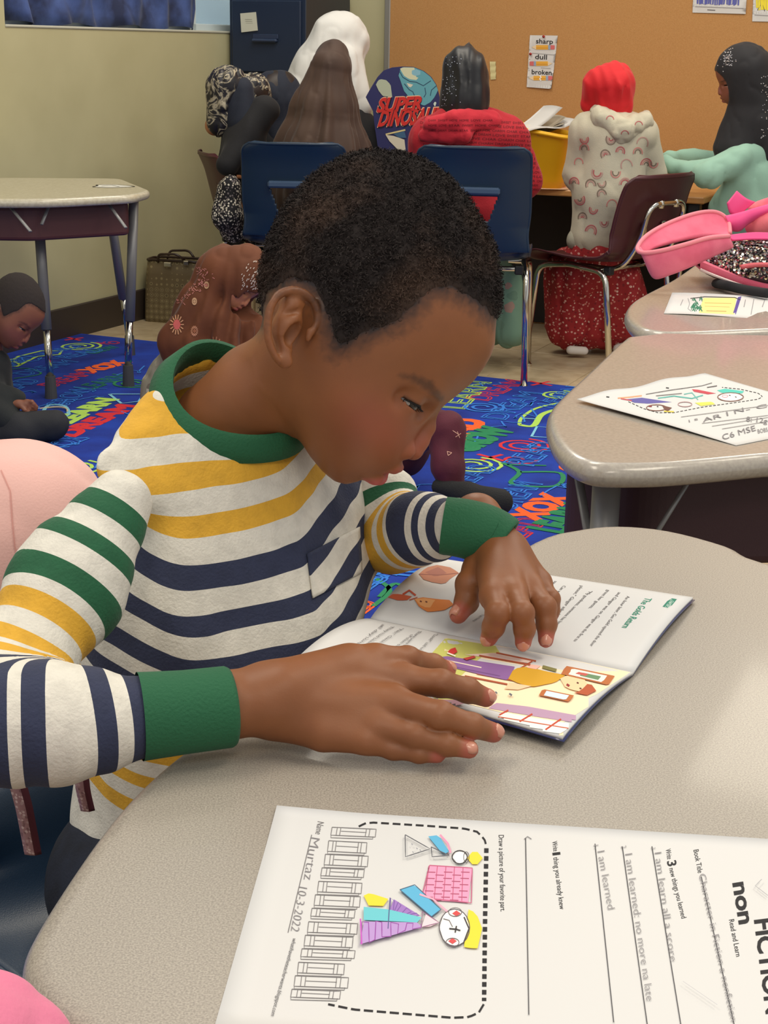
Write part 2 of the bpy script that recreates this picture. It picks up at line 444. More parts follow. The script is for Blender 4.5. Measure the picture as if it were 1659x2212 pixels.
# blue curtain hung in the opening
e = MB(); c0 = s0 + 0.005; c1 = on_left(443, 40)[0]; n = 220; rows = []
for j in range(26):
    v = j / 25; r = []
    for i in range(n):
        u = i / (n - 1); s = c0 + (c1 - c0) * u - 0.03 * (u > .9) * v * (u - .9) * 10
        z = zs + 0.012 + 1.1 * v + 0.008 * math.sin(u * 23)
        dpt = 0.035 + 0.018 * math.sin(u * 31 + 2.2 * math.sin(v * 4 + u * 7)) + 0.010 * math.sin(u * 83 + 3 * math.sin(v * 5)) * (0.4 + v) + 0.012 * math.sin(v * 26 + u * 40) * (1 - v)
        r.append(W0 + A_ * s - B_ * dpt + Z_ * z)
    rows.append(r)
e.grid(rows); cur = e.build('curtain', mat('blue_curtain_cloth', (70, 92, 150), 0.75, noise=((34, 44, 78), 9, 4, .35, .65), sheen=.3, bump=.3, bscale=300), smooth=True)
cur.modifiers.new('t', 'SOLIDIFY').thickness = 0.002
tag(cur, 'rumpled navy blue cloth curtain hung in the window at upper left', 'curtain')

# cork wall covering with metal edge trim
st = on_back(838, 200)[0]
mb = MB(); mb.box(CORNER + B_ * (st + 0.012 + 2.2) - A_ * 0.009 + Z_ * 1.465, (4.4, 0.018, 2.67), MR)
ck = mb.build('cork_panel', m_cork); tag(ck, 'large tan cork covering spanning the back wall behind the girls', 'cork board')
mb = MB(); mb.box(CORNER + B_ * st - A_ * 0.012 + Z_ * 1.465, (0.028, 0.024, 2.67), MR, bev=0.003)
tag(mb.build('trim_1', m_alu), kind='structure')

# ------------------------------------------------------------------ rug
rug_far = atz(175, 727, 0.0); RZ = 0.011
def rug_xy(s, t): return rug_far + B_ * s - A_ * t
mb = MB(); mb.box(rug_xy(1.285, 2.1) + Z_ * (0.003 + RZ / 2), (2.57, 4.2, RZ - .002), MR, bev=0.004)
m_rug = mat('blue_carpet', (16, 60, 170), 0.95, noise=((8, 38, 132), 7, 6, .35, .65), bump=0.6, bscale=500)
rug = mb.build('rug', m_rug); tag(rug, 'royal blue rug covered with chalk-like coloured words and doodles', 'rug')
C_RUG = {'r': (214, 42, 52), 'o': (240, 98, 38), 'y': (176, 214, 92), 'g': (38, 130, 84), 'b': (48, 122, 214), 'l': (128, 196, 220), 'p': (120, 40, 110)}
RM = {k: mat('rug_yarn_' + k, v, 0.95) for k, v in C_RUG.items()}
rb = {k: MB() for k in C_RUG}
ZR = 0.0136
def rtext(s, p0, p1, hpx, c, out=0.022, bold=0.0):
    out = .034 if bold else out; bold = 0; hpx *= .82
    a = atz(*p0, ZR); b = atz(*p1, ZR); u = b - a; wd = np.linalg.norm(u); u /= wd; v = np.array([-u[1], u[0], 0])
    a[2] += .0003 * list(rb).index(c); put_text(rb[c], s, a, u, v, hpx, width=wd, outline=out, bold=bold)
def rline(pts, c, wd=0.012, closed=False, raw=False, sm=5):
    P = np.array(pts if raw else [atz(*p, ZR) for p in pts]); P = spline(P, sm, closed) if sm > 1 else P; P[:, 2] = ZR + .0003 * list(rb).index(c); rb[c].strip(P, wd)
def rspiral(p, r, c, turns=2.2):
    o = atz(*p, ZR); pts = [o + np.array([r * (0.25 + .75 * k / 30) * math.cos(turns * 6.28 * k / 30), r * (0.25 + .75 * k / 30) * math.sin(turns * 6.28 * k / 30), 0]) for k in range(31)]
    rline(pts, c, 0.011, raw=True, sm=1)
def rx(p, r, c):
    o = atz(*p, ZR)
    rline([o + (r, r, 0), o - (r, r, 0)], c, 0.014, raw=True, sm=1); rline([o + (r, -r, 0), o - (r, -r, 0)], c, 0.014, raw=True, sm=1)
# right-hand part, seen beside the boy's face
for a in (('LEARN', (1003, 884), (1062, 826), .10, 'y'), ('DREAM', (1052, 866), (1140, 824), .10, 'r'), ('DREAM', (1090, 908), (1172, 850), .10, 'b'), ('READ', (978, 968), (1052, 908), .13, 'o', .07),
          ('GROW', (1012, 978), (1112, 928), .12, 'g', .09), ('READ', (1150, 1008), (1216, 960), .11, 'b'), ('XOX', (1156, 1128), (1240, 1072), .10, 'o', .07), ('READ', (1118, 1175), (1186, 1125), .10, 'r'),
          ('LEARN', (1220, 1155), (1300, 1098), .12, 'g', .07), ('DREAM', (1112, 1100), (1172, 1046), .10, 'b'), ('READ', (1010, 1052), (1080, 1010), .10, 'b'), ('LEARN', (1200, 878), (1262, 838), .08, 'b'), 
          ('DREAM', (820, 1262), (960, 1190), .10, 'b'), ('READ', (820, 1215), (880, 1180), .09, 'r'),
          # left-hand part
          ('LEARN', (150, 916), (256, 862), .085, 'y', .07), ('DREAM', (158, 944), (300, 876), .085, 'r', .07), ('XOX', (196, 806), (284, 782), .09, 'o', .07), ('LEARN', (200, 842), (284, 812), .09, 'g'), ('DREAM', (118, 836), (205, 806), .09, 'r'),
          ('GROW', (140, 880), (205, 838), .09, 'b'), ('READ', (20, 850), (90, 822), .10, 'b'), ('DREAM', (60, 812), (170, 782), .09, 'b'), ('READ', (150, 776), (230, 756), .09, 'b'), ('LEARN', (10, 800), (80, 770), .08, 'b'), ('XO', (212, 745), (262, 742), .07, 'r'), ('WORLD', (100, 770), (180, 748), .07, 'b'), ('GROW', (205, 765), (262, 750), .07, 'g'), ('XOX', (130, 975), (190, 945), .09, 'b')):
    rtext(*a)
for p, r, c in (((1042, 880), .075, 'b'), ((1128, 962), .085, 'r'), ((1022, 1004), .085, 'y'), ((1208, 853), .07, 'y'), ((1118, 992), .055, 'r'), ((172, 748), .085, 'y'), ((286, 828), .08, 'g'), ((160, 1010), .08, 'y'), ((1246, 1010), .06, 'o'), ((880, 1225), .07, 'b')):
    rspiral(p, r, c, 1.0 if r == .055 else 2.2)
for p, r, c in (((1060, 988), .035, 'r'), ((1168, 828), .035, 'r'), ((160, 732), .03, 'r'), ((1270, 1060), .04, 'o')): rx(p, r, c)
rline([(1122, 918), (1126, 904), (1150, 886), (1180, 876), (1212, 870)], 'y'); rline([(1122, 918), (1152, 920), (1168, 898), (1190, 888), (1220, 882)], 'y', 0.02); rline([(1128, 904), (1158, 906)], 'l', .008)
rline([(1148, 944), (1160, 922), (1200, 926), (1188, 946), (1150, 944)], 'l', .008, sm=1)
rline([(1085, 1000), (1122, 1020), (1106, 1046), (1200, 1050), (1210, 1022), (1124, 1020)], 'g', .014); rline([(1095, 1004), (1180, 1006)], 'g', .01)
rline([(820, 1290), (850, 1262), (880, 1268), (930, 1266)], 'g', .012); rline([(806, 1310), (842, 1276), (812, 1250)], 'g', .012)
rline([(6, 792), (40, 770), (90, 758), (134, 758), (128, 766), (80, 770), (36, 792), (6, 792)], 'y', .012, sm=1); rline([(22, 776), (44, 788)], 'y', .012, sm=1)
rline([(10, 800), (60, 796), (88, 808), (30, 818)], 'g', .008); rline([(236, 852), (262, 872), (300, 868), (310, 852), (236, 852)], 'l', .01, sm=1)
rline([(92, 892), (106, 876), (140, 878), (146, 898), (110, 906)], 'l', .012)
r2 = np.random.default_rng(3)
for k in range(70):
    x, y = r2.uniform(0, 1300), r2.uniform(745, 1300)
    o = atz(x, y, ZR); q = [o + np.array([.05 * t + .02 * math.sin(5 * t + k), .08 * t * r2.uniform(-.2, 1.3) + .03 * math.cos(7 * t), 0]) for t in np.linspace(-1, 1, 7)]
    if (q[0] - rug_far) @ B_ > .1 and (q[0] - rug_far) @ B_ < 2.4 and -(q[0] - rug_far) @ A_ > .15: rline(q, 'b', .006, raw=True, sm=2)
# the part the reading boy hides from here
wds = ['LEARN', 'DREAM', 'READ', 'GROW', 'XOXO', 'WORLD']; r3 = random.Random(8)
for i in range(9):
    for j in range(16):
        p = rug_xy(.2 + .26 * i + .05 * (j % 2), .3 + .24 * j); x, y = proj(p)
        if not (320 < x < 800 and 740 < y < 1500): continue
        k = r3.choice('rogybbbl'); q = p.copy(); q[2] = ZR + .0003 * list(rb).index(k)
        if r3.random() < .7: put_text(rb[k], r3.choice(wds), q, A_, -B_, .07, width=.2, outline=.03 if r3.random() < .5 else .022)
        else: rspiral(proj(p + (0, 0, ZR)), .06, k)
for k, b in rb.items():
    if b.v: tag(b.build('woven_lettering', RM[k], rug), kind='stuff')
# ------------------------------------------------------------------ furniture
def lam_mat(name, c1, c2, scale, rough=0.3, coat=0.4, lo=.42, hi=.6):
    return mat(name, c1, rough, noise=(c2, scale, 2.5, lo, hi), coat=coat)
m_lam = lam_mat('speckled_laminate', (140, 132, 121), (172, 163, 149), 900, 0.40, 0.15, .36, .64)
m_lam2 = lam_mat('grey_nebula_laminate', (160, 151, 140), (176, 167, 154), 220, 0.24, 0.35, .3, .7)
m_edge = mat('grey_edge_band', (168, 160, 144), 0.28, noise=((142, 135, 122), 320, 2, .4, .6), coat=0.5)
m_leg = mat('grey_powder_coated_steel', (134, 133, 132), 0.42, 0.35)
m_chrome = mat('chrome', (208, 202, 190), 0.12, 1.0)
m_foot = mat('dark_grey_plastic', (74, 74, 76), 0.6)
m_maroon = mat('maroon_plastic', (72, 28, 34), 0.42, bump=0.1, bscale=900)
m_maroonbox = mat('maroon_steel', (62, 36, 42), 0.55, bump=0.1, bscale=700)
m_blueplastic = mat('navy_plastic', (27, 48, 70), 0.36, bump=0.12, bscale=900)
m_black = mat('black_plastic', (16, 16, 18), 0.5)

def desk_leg(t, xy, ztop, out=(0, 0), r=0.0165, ins=0.23):
    x, y = xy; p = MB(); p.tube([(x, y, ztop), (x + out[0] * .7, y + out[1] * .7, ins)], [r, r], 20)
    l = p.build('leg', m_leg, t, smooth=False)
    for pl in l.data.polygons: pl.use_smooth = len(pl.vertices) == 4
    q = MB(); q.tube([(x + out[0] * .7, y + out[1] * .7, ins + .02), (x + out[0], y + out[1], 0.07)], r * .74, 16)
    e = q.build('leg_insert', m_chrome, l, smooth=True)
    q = MB(); q.tube([(x + out[0], y + out[1], 0.005), (x + out[0], y + out[1], 0.085)], [r * 1.25, r * 1.02], 16)
    q.build('leg_glide', m_foot, l)
    q = MB()
    for k in range(5): q.cyl((x + out[0] * .8 - 0.001, y + out[1] * .8 - r * .74 - .001, ins - .02 - k * .022), .0045, .003, 8)
    return l
def desk(name, label, outline, z, legs, box=None, braces=(), lam=None, th=0.028, group=None, boxm=None):
    O = np.array(outline); c = O.mean(0)
    t = thing(name, label, 'desk', (c[0], c[1], 0), group=group)
    L = lambda P: [(p[0] - c[0], p[1] - c[1]) + tuple(p[2:]) for p in P]
    m = MB(); Ol = np.array(L(outline)); slab(m, Ol, z - th, z, 0.0135, 5); top = m.build('tabletop', lam or m_lam2, t, smooth=True)
    for pl in top.data.polygons: pl.use_smooth = len(pl.vertices) == 4
    for lg in legs: desk_leg(t, L([lg[0]])[0], z - th, lg[1] if len(lg) > 1 else (0, 0))
    if box:
        bo, bz0, bz1 = box; m = MB(); B0 = np.array(L(bo)); slab(m, B0, bz0, bz1, 0.012, 3)
        m.build('book_box', boxm or m_maroonbox, t)
    for a, b in braces:
        a = np.array(a) - (c[0], c[1], 0); b = np.array(b) - (c[0], c[1], 0)
        m = MB(); m.tube([a, b], 0.006, 8, flat=.5); m.build('brace', m_leg, t, smooth=True)
    return t
def outline_px(pts, z, r=0.05, n=6):
    return None
def rounded(P, r, n=7):
    P = [np.array(p[:2], float) for p in P]; out = []
    rr = r if hasattr(r, '__len__') else [r] * len(P)
    for i in range(len(P)):
        a, b, c = P[i - 1], P[i], P[(i + 1) % len(P)]; u = a - b; v = c - b; lu, lv = np.linalg.norm(u), np.linalg.norm(v); d = min(rr[i], lu * .47, lv * .47)
        p0 = b + u / lu * d; p1 = b + v / lv * d
        for k in range(n + 1):
            s = k / n; out.append((1 - s) ** 2 * p0 + 2 * s * (1 - s) * b + s * s * p1)
    return out
# foreground desk; outline runs counter-clockwise
ZT = 0.69
fgp = [atz(x, y, ZT)[:2] for x, y in ((50, 2040), (45, 2085), (62, 2130), (100, 2180), (135, 2212))]
far = [atz(x, y, ZT)[:2] for x, y in ((1659, 1210), (1580, 1175), (1450, 1141), (1330, 1130), (1230, 1140), (1145, 1165))]
lft = [atz(x, y, ZT)[:2] for x, y in ((960, 1277), (760, 1392), (560, 1510), (440, 1580), (376, 1622), (320, 1668), (260, 1728), (200, 1802), (130, 1902), (75, 1988))]
ctl = fgp + [(-.10, .555), (.0, .50), (.25, .47), (.52, .50), (.68, .62), (.72, .82), (.66, 1.0), (.55, 1.12), (.44, 1.22)] + far + lft
OUT = spline(np.array(ctl), 4, closed=True)
fg = desk('desk', 'speckled grey laminate desk with rounded corner in the foreground under the reading boy', OUT, ZT, [((.05, .78),), ((.58, .72),), ((.16, 1.2),), ((.5, 1.08),)],
          (rounded([(.04, .66), (.50, .66), (.50, .98), (.12, .98)], .04), ZT - .13, ZT - .03), lam=m_lam)

# the two desks at the right
def px_outline(pts, extra, r, z=ZT):
    P = [atz(x, y, z)[:2] for x, y in pts] + [np.array(e) for e in extra]; return P
oa = spline(np.array([atz(x, y, ZT)[:2] for x, y in ((1659, 985), (1500, 1000), (1400, 1006), (1290, 1004), (1232, 986), (1196, 952), (1181, 910), (1187, 880), (1213, 850), (1268, 800), (1330, 740))]), 5)
oa = [p for p in oa[::-1]]
OA = [tuple(p) for p in oa] + []
OA = list(reversed([tuple(p) for p in spline(np.array([atz(x, y, ZT)[:2] for x, y in ((1330, 742), (1268, 800), (1213, 850), (1187, 880), (1181, 910), (1196, 952), (1232, 986), (1290, 1004), (1400, 1006), (1500, 1000), (1659, 985))]), 5)]))
OA = OA[::-1] + [(.70, 1.70), (.86, 1.80), (.93, 1.98), (.90, 2.2), (.80, 2.36), (.62, 2.44), (.44, 2.44), (.375, 2.40)]
deskA = desk('desk', 'grey laminate desk beside the rug bearing the drawing of faces, nearer of the right pair', OA, ZT,
             [((.255, 1.70),), ((.36, 2.30),), ((.82, 1.86),), ((.74, 2.34),)],
             (rounded([(.215, 1.80), (.30, 1.72), (.80, 1.78), (.80, 2.0), (.30, 2.0)], .03), ZT - .155, ZT - .03),
             [((.262, 1.70, .48), (.35, 1.68, .665)), ((.255, 1.70, .5), (.225, 1.78, .665))], group=None)
OB = [tuple(p) for p in spline(np.array([atz(x, y, ZT)[:2] for x, y in ((1500, 568), (1450, 602), (1385, 636), (1358, 655), (1350, 678), (1372, 704), (1410, 716), (1480, 719), (1659, 712))]), 5)]
OB = OB + [(.80, 2.50), (.96, 2.58), (1.05, 2.75), (1.05, 3.0), (.98, 3.25), (.85, 3.38), (.72, 3.38)]
deskB = desk('desk', 'grey laminate desk holding the pink backpack, farther of the pair at the right', OB, ZT,
             [((.50, 2.56),), ((.70, 3.2),), ((.95, 2.66),), ((.93, 3.2),)],
             (rounded([(.50, 2.62), (.96, 2.64), (.93, 2.95), (.58, 2.92)], .03), ZT - .155, ZT - .03),
             [((.50, 2.56, .48), (.58, 2.55, .665))])
# desk by the left wall
ZC = 0.66
OC = [tuple(p) for p in rounded([atz(327, 411, ZC)[:2], atz(262, 385, ZC)[:2], (-1.36, 5.45), (-1.62, 4.95), (-1.45, 4.62), atz(0, 430, ZC)[:2], atz(110, 430, ZC)[:2], atz(290, 421, ZC)[:2]], [.04, .06, .05, .1, .1, .3, .3, .06])]
OC = OC
deskC = desk('desk', 'beige laminate desk with maroon book box standing by the green wall at left', OC, ZC,
             [(atz(76, 436, ZC - .03)[:2] + (0.0, .03), tuple(atz(111, 868, 0)[:2] - atz(76, 436, ZC - .03)[:2] - (0, .03))),
              (atz(287, 428, ZC - .03)[:2] + (0, .02), tuple(np.array([-.865, 5.06]) - atz(287, 428, ZC - .03)[:2] - (0, .02))),
              (np.array([-.985, 5.44]), tuple(atz(281, 774, 0)[:2] - np.array([-.985, 5.44])))],
             (rounded([atz(276, 440, ZC - .03)[:2] + (0, .05), (-1.0, 5.30), (-1.35, 5.2), atz(0, 450, ZC - .03)[:2] + (-.1, .05), atz(60, 450, ZC - .03)[:2] + (0, .04)], .03), ZC - .135, ZC - .03),
             [(tuple(atz(66, 500, .57)), tuple(atz(16, 440, ZC - .02))), (tuple(atz(90, 485, .58)), tuple(atz(108, 438, ZC - .02))), (tuple(atz(272, 492, .57)), tuple(atz(228, 432, ZC - .02)))], lam=lam_mat('beige_laminate', (205, 196, 172), (192, 182, 156), 90, .3, .5), boxm=mat('maroon_steel_light', (84, 46, 48), .5))
# black and white sticker drawing on its top
mb = MB()
c = atz(240, 402, ZC + .0006)
mb.add([c + (math.cos(a) * .055 * (1 + .25 * math.cos(3 * a)), math.sin(a) * .05, 0) for a in np.linspace(0, 6.2, 22)], [tuple(range(22))])
st_ = mb.build('sticker', mat('sticker_white', (222, 220, 210), .5), deskC); st_.location = tuple(-np.array(deskC.location))
mb = MB(); mb.strip([c + (math.cos(a) * .062 * (1 + .25 * math.cos(3 * a)), math.sin(a) * .056, 0.0004) for a in np.linspace(0, 6.28, 30)], .006); mb.strip([c + (-.03, -.01, .0005), c + (.0, .02, .0005), c + (.03, -.015, .0005)], .005)
s2 = mb.build('sticker_outline', m_black, st_)

# ---- chairs -----------------------------------------------------------------
def chair(name, label, loc, rz, m, seat=.42, top=.78, wd=.40, hole=True, ubar=False, group=None, legs=True, narrow=.36):
    t = thing(name, label, 'chair', loc, rz, group)
    # profile of the shell in (y, z); the chair faces +y
    prof = fillet([(0, .215, seat - .035), (0, .17, seat + .004), (0, -.02, seat - .012), (0, -.165, seat + .0), (0, -.205, seat + .10), (0, -.245, top - .06), (0, -.275, top)], [.0, .05, .1, .09, .12, .1, 0], 7)
    prof = np.array(prof); L = np.r_[0, np.cumsum(np.linalg.norm(np.diff(prof, axis=0), axis=1))]; nv = 120 if hole else 64; s = np.linspace(0, L[-1], nv)
    py = np.interp(s, L, prof[:, 1]); pz = np.interp(s, L, prof[:, 2]); nu = 71 if hole else 37; G = np.zeros((nv, nu, 3)); 
    for i in range(nv):
        back = np.clip((pz[i] - seat - .03) / (top - seat - .03), 0, 1)
        w_ = wd * (1 - .03 * back) if back > 0 else wd * (0.96 + .04 * min(1, s[i] / .1))
        if back <= 0: w_ = wd
        wst = math.exp(-((pz[i] - seat - .09) / .05) ** 2) if py[i] < -.15 else 0; w_ *= 1 - .04 * wst
        rc = .045; e = L[-1] - s[i]
        hw = w_ / 2
        if e < rc: hw -= rc - math.sqrt(max(0, rc * rc - (rc - e) ** 2))
        if s[i] < rc: hw -= rc - math.sqrt(max(0, rc * rc - (rc - s[i]) ** 2))
        for j in range(nu):
            u = (j / (nu - 1) * 2 - 1); x = hw * u
            curl = abs(u) ** 3.2
            G[i, j] = (x, py[i] + .030 * curl * (back > 0) * min(1, back * 4), pz[i] + .020 * curl * (back <= 0) - .0 * back)
    q = MB(); fs = []; nn = G.reshape(-1, 3)
    for i in range(nv - 1):
        for j in range(nu - 1):
            z = (G[i, j, 2] + G[i + 1, j, 2]) / 2; x = (G[i, j, 0] + G[i, j + 1, 0]) / 2
            if hole and G[i, j, 1] < -.19:
                k = (z - (top - .245)) / .085; 
                if 0 < k < 1 and abs(x) < .055 + .028 * k: continue
            fs.append((i * nu + j, i * nu + j + 1, (i + 1) * nu + j + 1, (i + 1) * nu + j))
    sh = mesh_obj('seat_shell', nn, fs, m, t, smooth=True)
    sd = sh.modifiers.new('t', 'SOLIDIFY'); sd.thickness = .007; sd.offset = 0
    bv = MB()
    bv.tube(np.vstack([G[k, 0] for k in range(nv // 2 - 6, nv - 3)] + [G[nv - 2, k] for k in range(1, nu - 1)] + [G[k, nu - 1] for k in range(nv - 4, nv // 2 - 7, -1)]), .0055, 8)
    bv.build('rolled_rim', m, t, smooth=True)
    if hole:
        r_ = MB(); z = top - .155; y = np.interp(z, pz[nv // 2:], py[nv // 2:])
        r_.box((0, y - .012, z + .010), (.180, .030, .024), bev=.006); r_.build('handle_lip', mat('navy_plastic_lip', (62, 84, 112), .35) if m is m_blueplastic else m, t)
    if legs:
        hy, hx = .17, .185
        for sx in (-1, 1):
            q = MB(); q.tube(fillet([(sx * (hx + .01), .19, .01), (sx * hx, .155, seat - .035), (sx * hx * .92, .02, seat - .022), (sx * hx, -.15, seat - .035), (sx * (hx + .01), -.20, .01)], [0, .05, .02, .05, 0], 6), .0115, 12)
            lg = q.build('leg', m_chrome, t, smooth=True)
            for gy in (.19, -.20):
                g = MB(); g.cyl((sx * (hx + .01), gy, 0), .014, .014, 10); g.build('glide', m_chrome, lg)
        for cy in (-.10, .10):
            q = MB(); q.tube([(-hx, cy, seat - .033), (hx, cy, seat - .033)], .009, 8); q.build('cross_bar', m_chrome, t, smooth=True)
        for cx in (-.16, .16):
            q = MB(); q.box((cx, -.145, seat - .03), (.03, .03, .03), bev=.004); q.build('clip', m_black, t)
    if ubar:
        h = .115
        q = MB(); q.tube(fillet([(-h, .02, seat - .03), (-h, -.165, seat - .03), (-h * .97, -.235, seat + .08), (-h * .95, -.268, top - .10), (h * .95, -.268, top - .10), (h * .97, -.235, seat + .08), (h, -.165, seat - .03), (h, .02, seat - .03)], [0, .06, .05, .055, .055, .05, .06, 0], 7), .010, 12)
        q.build('back_frame', m_chrome, t, smooth=True)
        for cx in (-.045, .045): q = MB(); q.cyl((cx, -.268, top - .116), .012, .026, 10); q.build('weld_boss', m_chrome, t, smooth=True)
        for cx in (-.075, .04): q = MB(); q.box((cx, -.225, seat + .105), (.022, .010, .07), bev=.003); q.build('bracket', m_chrome, t)
    return t
# blue chairs with backs to us
def chair_at(px, py, Yb, lbl, rz, m, **k):
    """px,py: where the middle of the back's upper edge shows; Yb its distance"""
    top = at(px, py, Yb); c, s = math.cos(rz), math.sin(rz)
    o = np.array([top[0] - s * .275, top[1] + c * .275, 0]); k['top'] = top[2]
    return chair('school_chair', lbl, o, rz, m, **k), top[2]
ch2, zt2 = chair_at(1023, 316, 5.13, 'navy plastic school chair with chrome legs holding the girl in the red sweater', -.12, m_blueplastic, seat=.43, wd=.385)
ch1, zt1 = chair_at(632, 308, 5.45, 'navy plastic school chair behind the girl in the long brown headscarf', -.02, m_blueplastic, seat=.43, wd=.37)
# maroon chair of the girl in the hooded top
ch3, zt3 = chair_at(1452, 376, 5.50, 'maroon plastic chair with chrome back bar under the girl in the printed hoodie', .80, m_maroon, seat=.40, hole=False, ubar=True, wd=.42)
ch4, zt4 = chair_at(434, 328, 6.05, 'maroon plastic chair against the green wall holding the girl in the patterned scarf', -1.25, m_maroon, seat=.40, hole=False, wd=.36)

# ---- filing cabinet ----------------------------------------------------------
mcb = mat('navy_painted_steel', (28, 42, 66), .5, bump=.05, bscale=400); mcs = mat('charcoal_painted_steel', (50, 52, 56), .5)
CH = on_left(492, 6)[1] if False else 1.325
c0 = W0 + A_ * S_CAB + B_ * 0.012
cab = thing('filing_cabinet', 'dark blue four-drawer steel filing cabinet in the corner behind the girls', 'filing cabinet', tuple(c0), math.atan2(B_[1], B_[0]))
CW, CD = 0.375, 0.44
mb = MB(); mb.box((CW / 2, CD / 2 + .004, CH / 2), (CW, CD, CH), bev=.004); mb.build('cabinet_body', mcs, cab)
mb = MB(); mb.box((CW / 2, .002, CH / 2), (CW, .004, CH), bev=.002); mb.build('face_frame', mcb, cab)
for k in range(4):
    z0 = .06 + k * .313; mb = MB(); mb.box((CW / 2, -.007, z0 + .152), (CW - .035, .016, .300), bev=.004); dr = mb.build('drawer', mcb, cab)
    mb = MB(); mb.box((CW / 2, -.026, z0 + .135), (.125, .022, .016), bev=.006); mb.box((CW / 2, -.017, z0 + .152), (.125, .006, .02), bev=.002); mb.build('handle', mat('navy_handle', (46, 58, 84), .35), dr)
nt = on_left  # note on the cabinet face
def on_cab(px, py):
    d = ray(px, py); n = A_; P0 = c0 - A_ * .016; t = ((P0 - CAM) @ n) / (d @ n); P = CAM + d * t; return ((P - c0) @ B_, P[2])
q = [on_cab(*p) for p in ((519, 29), (553, 26), (557, 66), (523, 70))]
mb = MB(); mb.add([(x, -.017 - (.006 if i > 1 else 0), z) for i, (x, z) in enumerate(q)] + [(x, -.0155, z) for x, z in q], [(3, 2, 1, 0), (4, 5, 6, 7), (0, 1, 5, 4), (1, 2, 6, 5), (2, 3, 7, 6), (3, 0, 4, 7)])
nn = mb.build('paper_note', mat('note_paper', (208, 206, 186), .8)); nn.location = cab.location; nn.rotation_euler = cab.rotation_euler; tag(nn, 'blank square cream note stuck on the blue filing cabinet', 'note')
mb = MB(); ctr = np.mean(q, 0)
for k in range(3): mb.box((ctr[0] + .002 * k, -.0205, ctr[1] + .012 - .008 * k), (.035, .0006, .0012))
mb.build('faint_writing', mat('pencil_faint', (168, 166, 150), .8), nn)
# papers on top of the cabinet
mb = MB(); mb.box((.16, .2, CH + .009), (.22, .3, .008), bev=.002); o = mb.build('paper_stack', mat('paper_warm', (226, 222, 204), .8)); o.location = cab.location; o.rotation_euler = cab.rotation_euler
tag(o, 'thin stack of papers lying on top of the filing cabinet', 'papers')
mb = MB(); mb.box((.325, .12, CH + .022), (.05, .16, .034), bev=.006); o = mb.build('cardboard_box', mat('tan_card', (176, 142, 96), .8)); o.location = cab.location; o.rotation_euler = cab.rotation_euler
tag(o, 'small tan box at the right edge of the filing cabinet top', 'box')

# ---- far work table ------------------------------------------------------------
ZF = .60
e1 = atz(1180, 408, ZF); 
def ftp(s, t, z=0): return e1 + B_ * s + A_ * t + Z_ * (z - ZF)
m_oak = mat('oak_laminate', (206, 152, 92), .4, noise=((190, 134, 74), 12, 4, .4, .7), coat=.2)
ftc = ftp(-.065, .36, 0)
ft = thing('work_table', 'wide wooden work table that the girls sit around by the cork wall', 'table', (ftc[0], ftc[1], 0), math.atan2(B_[1], B_[0]))
mb = MB(); mb.box((0, 0, ZF - .0125), (1.37, .72, .025), bev=.004); mb.build('tabletop', m_oak, ft)
mb = MB(); mb.box((0, 0.02, ZF - .31), (1.26, .02, .56), bev=.002); mb.build('modesty_panel', mat('black_brown_panel', (36, 30, 26), .7), ft)
for sx in (-1, 1):
    for sy in (-1, 1):
        mb = MB(); mb.box((sx * .64, sy * .31, (ZF - .025) / 2), (.045, .045, ZF - .025), bev=.004); mb.build('leg', mat('black_steel', (24, 23, 22), .5), ft)
# ------------------------------------------------------------------ heads
HC, HS_ = math.cos(math.radians(31)), math.sin(math.radians(31))
def h_fu(px, py):
    dx, dy = px - 640, py - 720; return (HC * dx + HS_ * dy, HS_ * dx - HC * dy)
_prof_px = [(567, 712), (570, 640), (580, 575), (603, 508), (632, 452), (688, 396), (745, 362), (800, 348), (858, 350), (914, 367), (960, 400), (999, 443), (1028, 490), (1052, 538), (1066, 594), (1071, 645), (1072, 690),
            (1070, 718), (1069, 743), (1061, 768), (1046, 794), (1021, 826), (990, 852), (962, 874), (936, 898), (912, 925), (893, 955), (878, 980), (869, 994), (867, 1003), (864, 1015), (850, 1021), (832, 1021), (828, 1029), (818, 1037), (795, 1040),
            (781, 1037), (768, 1042), (746, 1047), (721, 1040), (695, 1018), (668, 985), (640, 940), (600, 880), (560, 830), (545, 770)]
HPOLY = np.array([h_fu(*p) for p in _prof_px])
